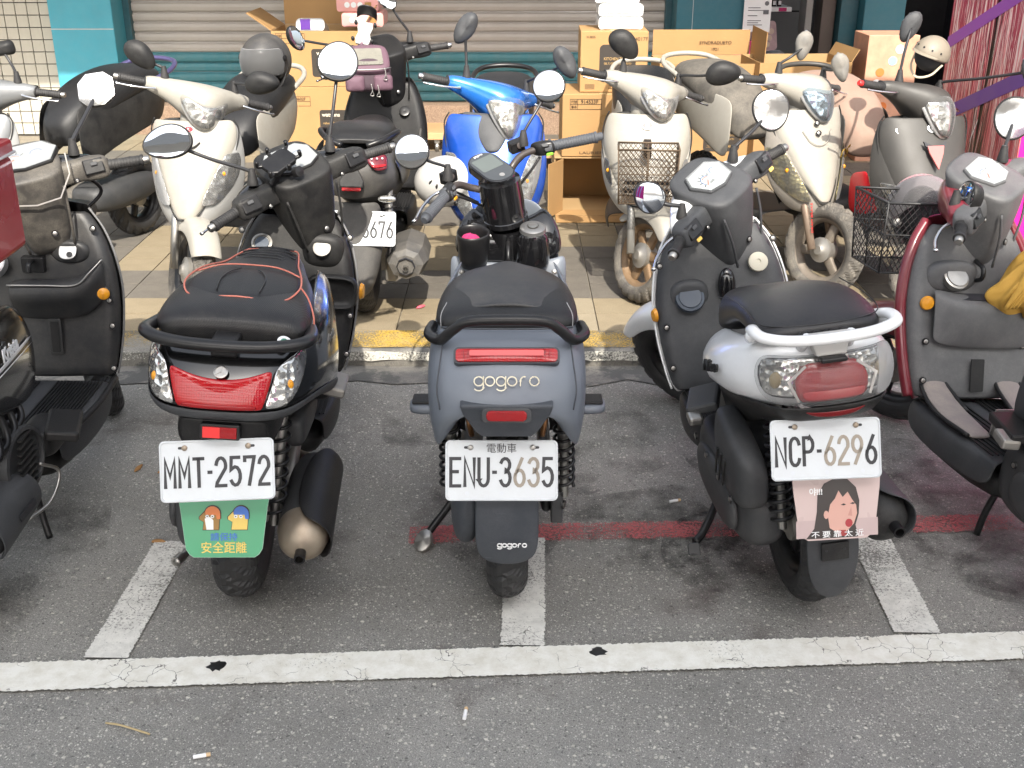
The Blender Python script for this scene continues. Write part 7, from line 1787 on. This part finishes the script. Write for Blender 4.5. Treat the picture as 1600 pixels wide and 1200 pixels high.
# white scooter with wire basket
T, H, K = facing('dusty white scooter with a rusty wire basket facing the street', (.575, 4.72), 175, IVORY, DWHITE, dict(
    steer=34, rim=rust_rim, rubber=DRUBBER, fork=mat('grey fork', (.25, .25, .24), .4, metal=.5, dust=.3), panel=(1.02, 1.02, 1.0, .9, .75, .5), W=.20, zt=.79,
    mirrors=((.484, 4.98, 1.155), (.902, 4.90, 1.045)), mshape=egg(.074, .050, .12, q=.15), mroll=(28, -22), lamp=((.60, .165, .185), (.56, .155, .188), (.52, .15, .18), (.49, .145, .16))))
emblem(T, (0, -.165, .745), (0, .9, .45), .018, CHROMEE, REDE, 'K')
box('basket_bracket', (0, -.085, .66), (.035, .10, .05), SATINB, T, rot=(-.2, 0, 0))
for s in (-1, 1):
    for z in (.54, .505):
        slab('bracket_slot', rrect(.085, .018, .008), .006, SATINB, T, (s * .055, .045, z), (-1, 0, 0), (0, 0, 1))
wire_basket(T, (0, .075, .475), .25, .16, .225, mat('rusty wire', (.10, .07, .045), .6, metal=.4, var=.4), 'basket', taper=.94, cell=.020)
# white scooter with the grey nose
T, H, K = facing('dusty white scooter with grey nose cowl and big front wheel, right of the basket scooter', (1.385, 4.80), 197, IVORY, mat('dusty grey nose', (.20, .185, .165), .6, dust=.5), dict(
    steer=20, lscale=1.25, r=.212, rim=mat('dusty brown grey rim', (.16, .135, .11), .6, metal=.3, dust=.5), fork=mat('bronze fork', (.22, .16, .12), .5, metal=.4, dust=.4), fender=None, W=.195, spokes=3, zs=.85, seat=mat('dusty brown seat', (.085, .078, .068), .8, dust=.4),
    mirrors=((1.278, 5.08, 1.135), (1.425, 4.98, 1.055)), mshape=[(0, .075), (.036, .045), (.040, .010), (.018, -.052), (0, -.064), (-.018, -.052), (-.040, .010), (-.036, .045)], mroll=(0, -25), mdeep=.025, ridge=.010, mirrorm=mat('dusty mirror back', (.16, .155, .145), .6, dust=.5), hlens=clear('clear blue lens', (.7, .8, .9)),
    light=[(-.090, .055), (0, .040), (.090, .055), (.070, -.02), (.030, -.075), (0, -.082), (-.030, -.075), (-.070, -.02)], lamp=((.64, .150, .200), (.56, .115, .200), (.47, .075, .165), (.42, .055, .100)), bowl=bowl_mat('yellowed lamp bowl', (.60, .52, .25), 60, .3), panel=(1.0, .98, .80, .60, .40, .16)))
for z in (.745, .705): screw(T, (0, -.150 + (.72 - z) * .5 + .012, z), (0, .9, .4), .008)
tube('panel_notch', [(-.07, -.150, .715), (-.04, -.118, .670), (0, -.108, .655), (.04, -.118, .670), (.07, -.150, .715)], .0022, IVORY, T)
text('DRAM BRAKE', inv(K, Vector((.072, -.03, .36))) + Vector((0, .019, 0)), (0, -.3, .95), (1, 0, 0), .012, mat('red print', (.5, .03, .03), .5), K, width=.13)
text('RS', (-.165, -.168, .60), (-.8, -.5, .2), (0, .3, .95), .06, mat('gold print', (.55, .33, .05), .5), T, shear=.3, bold=.03)
# grey scooter with red trim
GREY = mat('matt grey paint', (.044, .042, .039), .48, var=.06, dust=.28, dustcol=(.10, .092, .08))
T, H, K = facing('matt grey scooter with red trim facing the street beside the advertising pillar', (1.755, 4.46), 189, GREY, GREY, dict(
    steer=30, W=.215, zt=.82, fender=mat('bright red plastic', (.55, .012, .02), .3), seat=mat('peach printed seat', (.30, .20, .155), .8, var=.12, dust=.3), mirrors=((1.66, 4.86, 1.235), (2.06, 4.55, 1.10)), barend=mat('red bar end', (.6, .03, .03), .3),
    mshape=[(-.01, .074), (.030, .055), (.044, .010), (.028, -.046), (.006, -.066), (-.014, -.06), (-.040, -.006), (-.036, .046)], mroll=(8, -30), mdeep=.025, ridge=.010, mirrorm=DGREY, light=[(-.085, .03), (-.04, .055), (0, .058), (.04, .055), (.085, .03), (.062, -.03), (.03, -.085), (0, -.09), (-.03, -.085), (-.062, -.03)],
    lamp=((.56, .150, .195), (.53, .120, .190), (.50, .09, .175), (.47, .08, .15)), zs=.83, panelm=GREY, panel=(1.0, 1.0, .9, .8, .7, .55), tail=GREY))
slab('red_vent', [(-.036, .03), (.036, .03), (.030, .0), (0, -.07), (-.030, .0)], .008, mat('faded red plastic', (.50, .14, .13), .5), T, (0, -.105, .690), (-1, 0, 0), (0, -.5, .86))
slab('dark_vent', [(-.050, .05), (0, .024), (.050, .05), (.044, .028), (0, .006), (-.044, .028)], .008, PLATEK, T, (0, -.106, .690), (-1, 0, 0), (0, -.5, .86))
for x, z in ((0, .775), (.125, .765)):
    lathe('emblem', [(.018, -.01), (.018, .006), (.014, .007), (.013, .004), (0, .004)], (0, .9, .45), (x, -.178 - x * .2, z), CHROMEE, T, seg=22)
for s in (-1, 1): grid('red_trim', [[(s * .215, -.26, .60), (s * .225, -.30, .58), (s * .23, -.40, .56)], [(s * .20, -.24, .50), (s * .21, -.28, .48), (s * .215, -.42, .45)], [(s * .16, -.20, .42), (s * .18, -.26, .40), (s * .20, -.44, .35)]], mat('bright red plastic', (.55, .012, .02), .3), T, th=.006)
# silver scooter behind the leftmost one
T, H, K = facing('silver grey scooter behind the leftmost one, broad black seat', (-2.42, 4.70), 160, mat('silver grey paint', (.26, .27, .28), .3, metal=.4, dust=.2), SILVERP, dict(
    steer=10, mirrors=((-2.22, 5.05, 1.13), (-2.75, 4.95, 1.13)), ms=(-1, 1), mshape=rrect(.10, .06, .02), mroll=(-12, 10), zs=.84, tail=DUSTY, rail=mat('violet rail', (.10, .09, .2), .3, metal=.5)))
# dark scooter far back in the passage
facing('dark scooter deep in the passage between shop pillar and advertising pillar', (3.35, 7.6), 150, SATINB, BLACK, dict(steer=10, mirrors=((3.2, 7.9, 1.15), (3.6, 7.9, 1.15))))

# ---------------------------------------------------------------- helmets
def helmet(label, loc, rot, shell_m, visor_m, s=1.0, half=False, extra=None):
    T = thing('helmet', label, 'helmet', loc, 0)
    T.rotation_euler = rot; T.scale = (s,) * 3
    V, F = [], []; na, ne = 36, 14; lo = -5 if half else -38
    idx = {}
    def pt(az, el, k=1.0): return Vector((math.sin(az) * math.cos(el) * .118 * k, math.cos(az) * math.cos(el) * .145 * k, math.sin(el) * .128 * k + .085))
    for j in range(ne + 1):
        for i in range(na):
            idx[i, j] = len(V); V.append(pt(2 * math.pi * i / na, R(lo + (88 - lo) * j / ne)))
    for j in range(ne):
        for i in range(na):
            az = (i + .5) * 360 / na; az = az - 360 if az > 180 else az; el = lo + (88 - lo) * (j + .5) / ne
            if not half and abs(az) < 68 and el < 24: continue
            F.append((idx[i, j], idx[(i + 1) % na, j], idx[(i + 1) % na, j + 1], idx[i, j + 1]))
    F.append(tuple(idx[i, ne] for i in range(na)))
    mesh('shell', V, F, shell_m, T, th=.016, fix=True)
    if not half:
        grid('visor', [[pt(R(a), R(e), 1.06) for a in range(-76, 77, 19)] for e in (30, 14, 0, -14, -27)], visor_m, T, th=.003, sub=1)
        for q in (-1, 1): lathe('visor_screw', [(.014, -.01), (.014, .004), (.008, .006), (0, .006)], (q, .2, .15), pt(R(q * 76), R(8), 1.05), SATINB, T, seg=14)
    else:
        grid('peak', [[pt(R(a), R(4), 1.0) + Vector((0, q * (1 - abs(a) / 80), -q * .25)) for a in range(-64, 65, 16)] for q in (0, .03, .055)], shell_m, T, th=.004, sub=1)
        for q in range(5): lathe('vent_hole', [(.007, .0), (.007, .003), (0, .003)], pt(R(-60 + 30 * q), R(18)) - Vector((0, 0, .085)), pt(R(-60 + 30 * q), R(18)), SATINB, T, seg=10)
    SM = mat('cream strap', (.55, .48, .35), .8) if half else SATINB
    tube('chin_strap', [(-.11, .0, .06), (-.08, .03, -.03), (0, .05, -.075), (.08, .03, -.03), (.11, 0, .06)], .008, SM, T, flat=.4)
    ellipsoid('lining', (0, -.005, .075), (.098, .122, .10), mat('helmet lining', (.03, .03, .032), .9), T)
    if extra: extra(T, pt)
    return T
SMOKE = clear('smoked visor', (.25, .26, .28), .35, .12)
helmet('matt black open-face helmet on the seat of the left white scooter', (-1.20, 5.62, .925), (0, 0, R(165)), mat('matt black shell', (.035, .035, .037), .5, dust=.2), SMOKE, 1.0)
def pinkprint(T, pt):
    grid('printed_patch', [[pt(R(a), R(e), 1.012) for a in range(-56, 57, 14)] for e in (74, 62, 50, 38, 27)], mat('pink print shell', (.50, .27, .29), .4, var=.5, scale=25), T, th=.002, sub=1)
helmet('white helmet with pink print lying in the black basket', (1.37, 3.62, .70), (R(48), R(6), R(172)), mat('white helmet shell', (.45, .44, .42), .3), clear('clear visor', (.62, .58, .60), .35, .08), .92, extra=pinkprint)
def bands(T, pt):
    for a0, m in ((20, BLACK), (50, BLACK), (-30, mat('red stripe', (.45, .02, .03), .4))):
        grid('stripe', [[pt(R(a0 + 100 + a), R(e + a * .6), 1.012) for a in (0, 6, 12)] for e in (-15, 5, 25, 45, 60)], m, T, th=.002, sub=1)
hl = helmet('white helmet with black and red bands hanging on the blue scooter', (-.285, 4.70, .60), (R(15), R(60), R(-70)), mat('white helmet shell', (.45, .44, .42), .3), SMOKE, .9, extra=bands)
helmet('dusty cream half helmet hanging on the grey scooter handlebar', (1.745, 4.86, 1.075), (R(10), R(-18), R(130)), mat('cream shell', (.24, .21, .165), .5, dust=.4, dustcol=(.17,.14,.10)), SMOKE, .62, half=True)

# ---------------------------------------------------------------- small things
def yellow_cloth():
    C = thing('cloth_bag', 'crumpled mustard cloth hanging over the red scooter glove tray', 'cloth', (1.555, 3.20, .64), R(10))
    V, F = [], []
    rnd = random.Random(3); n, m = 22, 16
    for j in range(m + 1):
        for i in range(n):
            a = 2 * math.pi * i / n; t = j / m
            q = .012 + .085 * math.sin(math.pi * min(1, t * .98 + .02)) ** .7
            f = 1 + .20 * math.sin(a * 6 + t * 5) + .12 * math.sin(a * 11 - t * 9) + rnd.uniform(-.05, .05)
            V.append((q * f * math.cos(a) * 1.15 + .02 * math.sin(t * 6), q * f * math.sin(a) * .6, .10 - .19 * t + .02 * math.cos(a * 3)))
    for j in range(m):
        for i in range(n): F.append((j * n + i, j * n + (i + 1) % n, (j + 1) * n + (i + 1) % n, (j + 1) * n + i))
    F.append(tuple(range(n))); F.append(tuple(m * n + i for i in range(n)))
    mesh('cloth_body', V, F, mat('mustard cloth', (.52, .30, .055), .85, var=.25, grain=.5, gscale=300), C, sub=1)
    for k in range(4):
        tube('cloth_fold', [(-.02 + .02 * k, -.03, .09), (-.06 + .01 * k, -.055, .03), (-.10 + .012 * k, -.05, -.05)], [.012, .014, .005], mat('mustard cloth', (.52, .30, .055), .85), C, flat=.6)
    tube('cord', [(.0, -.02, .09), (-.01, -.03, .13), (.0, -.02, .17)], .010, mat('peach toy', (.6, .35, .2), .7), C)
    tube('strap', [(.01, -.05, -.07), (.0, -.07, -.14), (-.012, -.07, -.20)], .0025, SATINB, C)
    return C
yellow_cloth()
tag(slab('paper_scrap', [(-.03, -.012), (.02, -.018), (.032, .0), (.01, .016), (-.026, .012)], .001, GREENTAB, None, (1.38, 3.19, .59), (1, 0, 0), (0, .8, .5)), 'lime green paper scrap in the red scooter glove tray', 'paper')
# litter on the road
for k, (x, y, a, b) in enumerate(((-.106, 2.032, 85, 'cigarette butt on the asphalt straight below the middle bay line'), (-.669, 1.895, 15, 'cigarette butt at the bottom left of the asphalt'), (.502, 3.022, 20, 'cigarette butt on the asphalt beside the white scooter stand'))):
    d = Vector((math.cos(R(a)), math.sin(R(a)), 0))
    t = tag(lathe('cigarette_butt', [(0, -.017), (.0045, -.017), (.0045, .010), (.0, .010)], d, (x, y, .0058), WHITEINK, None, seg=12), b, 'cigarette butt', 'cigarette butts')
    lathe('filter', [(0, .010), (.0046, .010), (.0046, .019), (0, .019)], d, (x, y, .0058), mat('tan filter', (.6, .42, .24), .8), t, seg=12)
for k, (x, y, s) in enumerate(((-.713, 2.203, 1.0), (.212, 2.258, .9))):
    rnd = random.Random(k + 5)
    tag(slab('tar_blob', [(.024 * s * rnd.uniform(.6, 1.2) * math.cos(R(q)), .021 * s * rnd.uniform(.6, 1.2) * math.sin(R(q))) for q in range(0, 360, 20)], .004, mat('black gum', (.012, .012, .012), .4), None, (x, y, .0085), (1, 0, 0), (0, 1, 0), bulge=.002), ('black tar blob on the bay line, left one', 'black tar blob on the bay line beside the middle divider')[k], 'tar blob')
tag(tube('twig', [(-.91, 2.0, .006), (-.87, 1.985, .012), (-.80, 1.962, .007)], .0025, mat('dry straw', (.42, .33, .18), .8), None, seg=5), 'dry straw twig on the asphalt at lower left', 'twig')
LEAF = mat('dry leaf', (.30, .16, .06), .8, var=.3)
for k, (x, y, a) in enumerate(((-1.13, 3.22, 20), (-1.22, 3.24, 70), (-1.02, 2.78, -10), (-.40, 4.62, 30))):
    o = tag(slab('leaf', [(.024, 0), (.010, .007), (-.007, .008), (-.02, .003), (-.022, -.002), (-.005, -.009), (.011, -.006)], .0008, LEAF if k < 3 else mat('pink petal', (.62, .10, .14), .6), None, (x, y, (.006 if k < 3 else KZ + .006)), (math.cos(R(a)), math.sin(R(a)), .1), (-math.sin(R(a)), math.cos(R(a)), .05), bulge=.008),
            ('curled brown leaf nearest the left scooter front wheel', 'small brown leaf under the left scooter floor board', 'brown leaf on the asphalt left of the green mud flap', 'crumpled pink petal on the paving beside the sport scooter')[k], 'leaf' if k < 3 else 'petal')
def weed(label, loc, n, s, seed):
    W = thing('weed', label, 'plant', loc); rnd = random.Random(seed)
    GRN = mat('weed green', (.055, .125, .030), .6, var=.3, scale=30)
    for k in range(n):
        a = rnd.uniform(0, 360); l = s * rnd.uniform(.6, 1.2); e = R(rnd.uniform(20, 70)); o = Vector((rnd.uniform(-.02, .02), rnd.uniform(-.015, .015), rnd.uniform(.0, s * .9)))
        d = Vector((math.cos(R(a)) * math.cos(e), math.sin(R(a)) * math.cos(e), math.sin(e))); sd = d.cross(Vector((0, 0, 1))).normalized()
        slab('weed_leaf', [(0, -.001), (l * .4, -l * .22), (l * .75, -l * .17), (l, 0), (l * .75, l * .17), (l * .4, l * .22), (0, .001)], .0006, GRN, W, o, d, sd, bulge=.002)
    tubes('weed_stem', [([(0, 0, 0), (rnd.uniform(-.02, .02), rnd.uniform(-.02, .02), s)], .002) for _ in range(5)], GRN, W)
weed('small green weed at the kerb foot by the left scooter wheel', (-1.36, 4.06, .004), 26, .055, 1)
weed('small green weed on the paving edge at the far right', (1.93, 4.34, KZ), 20, .045, 2)
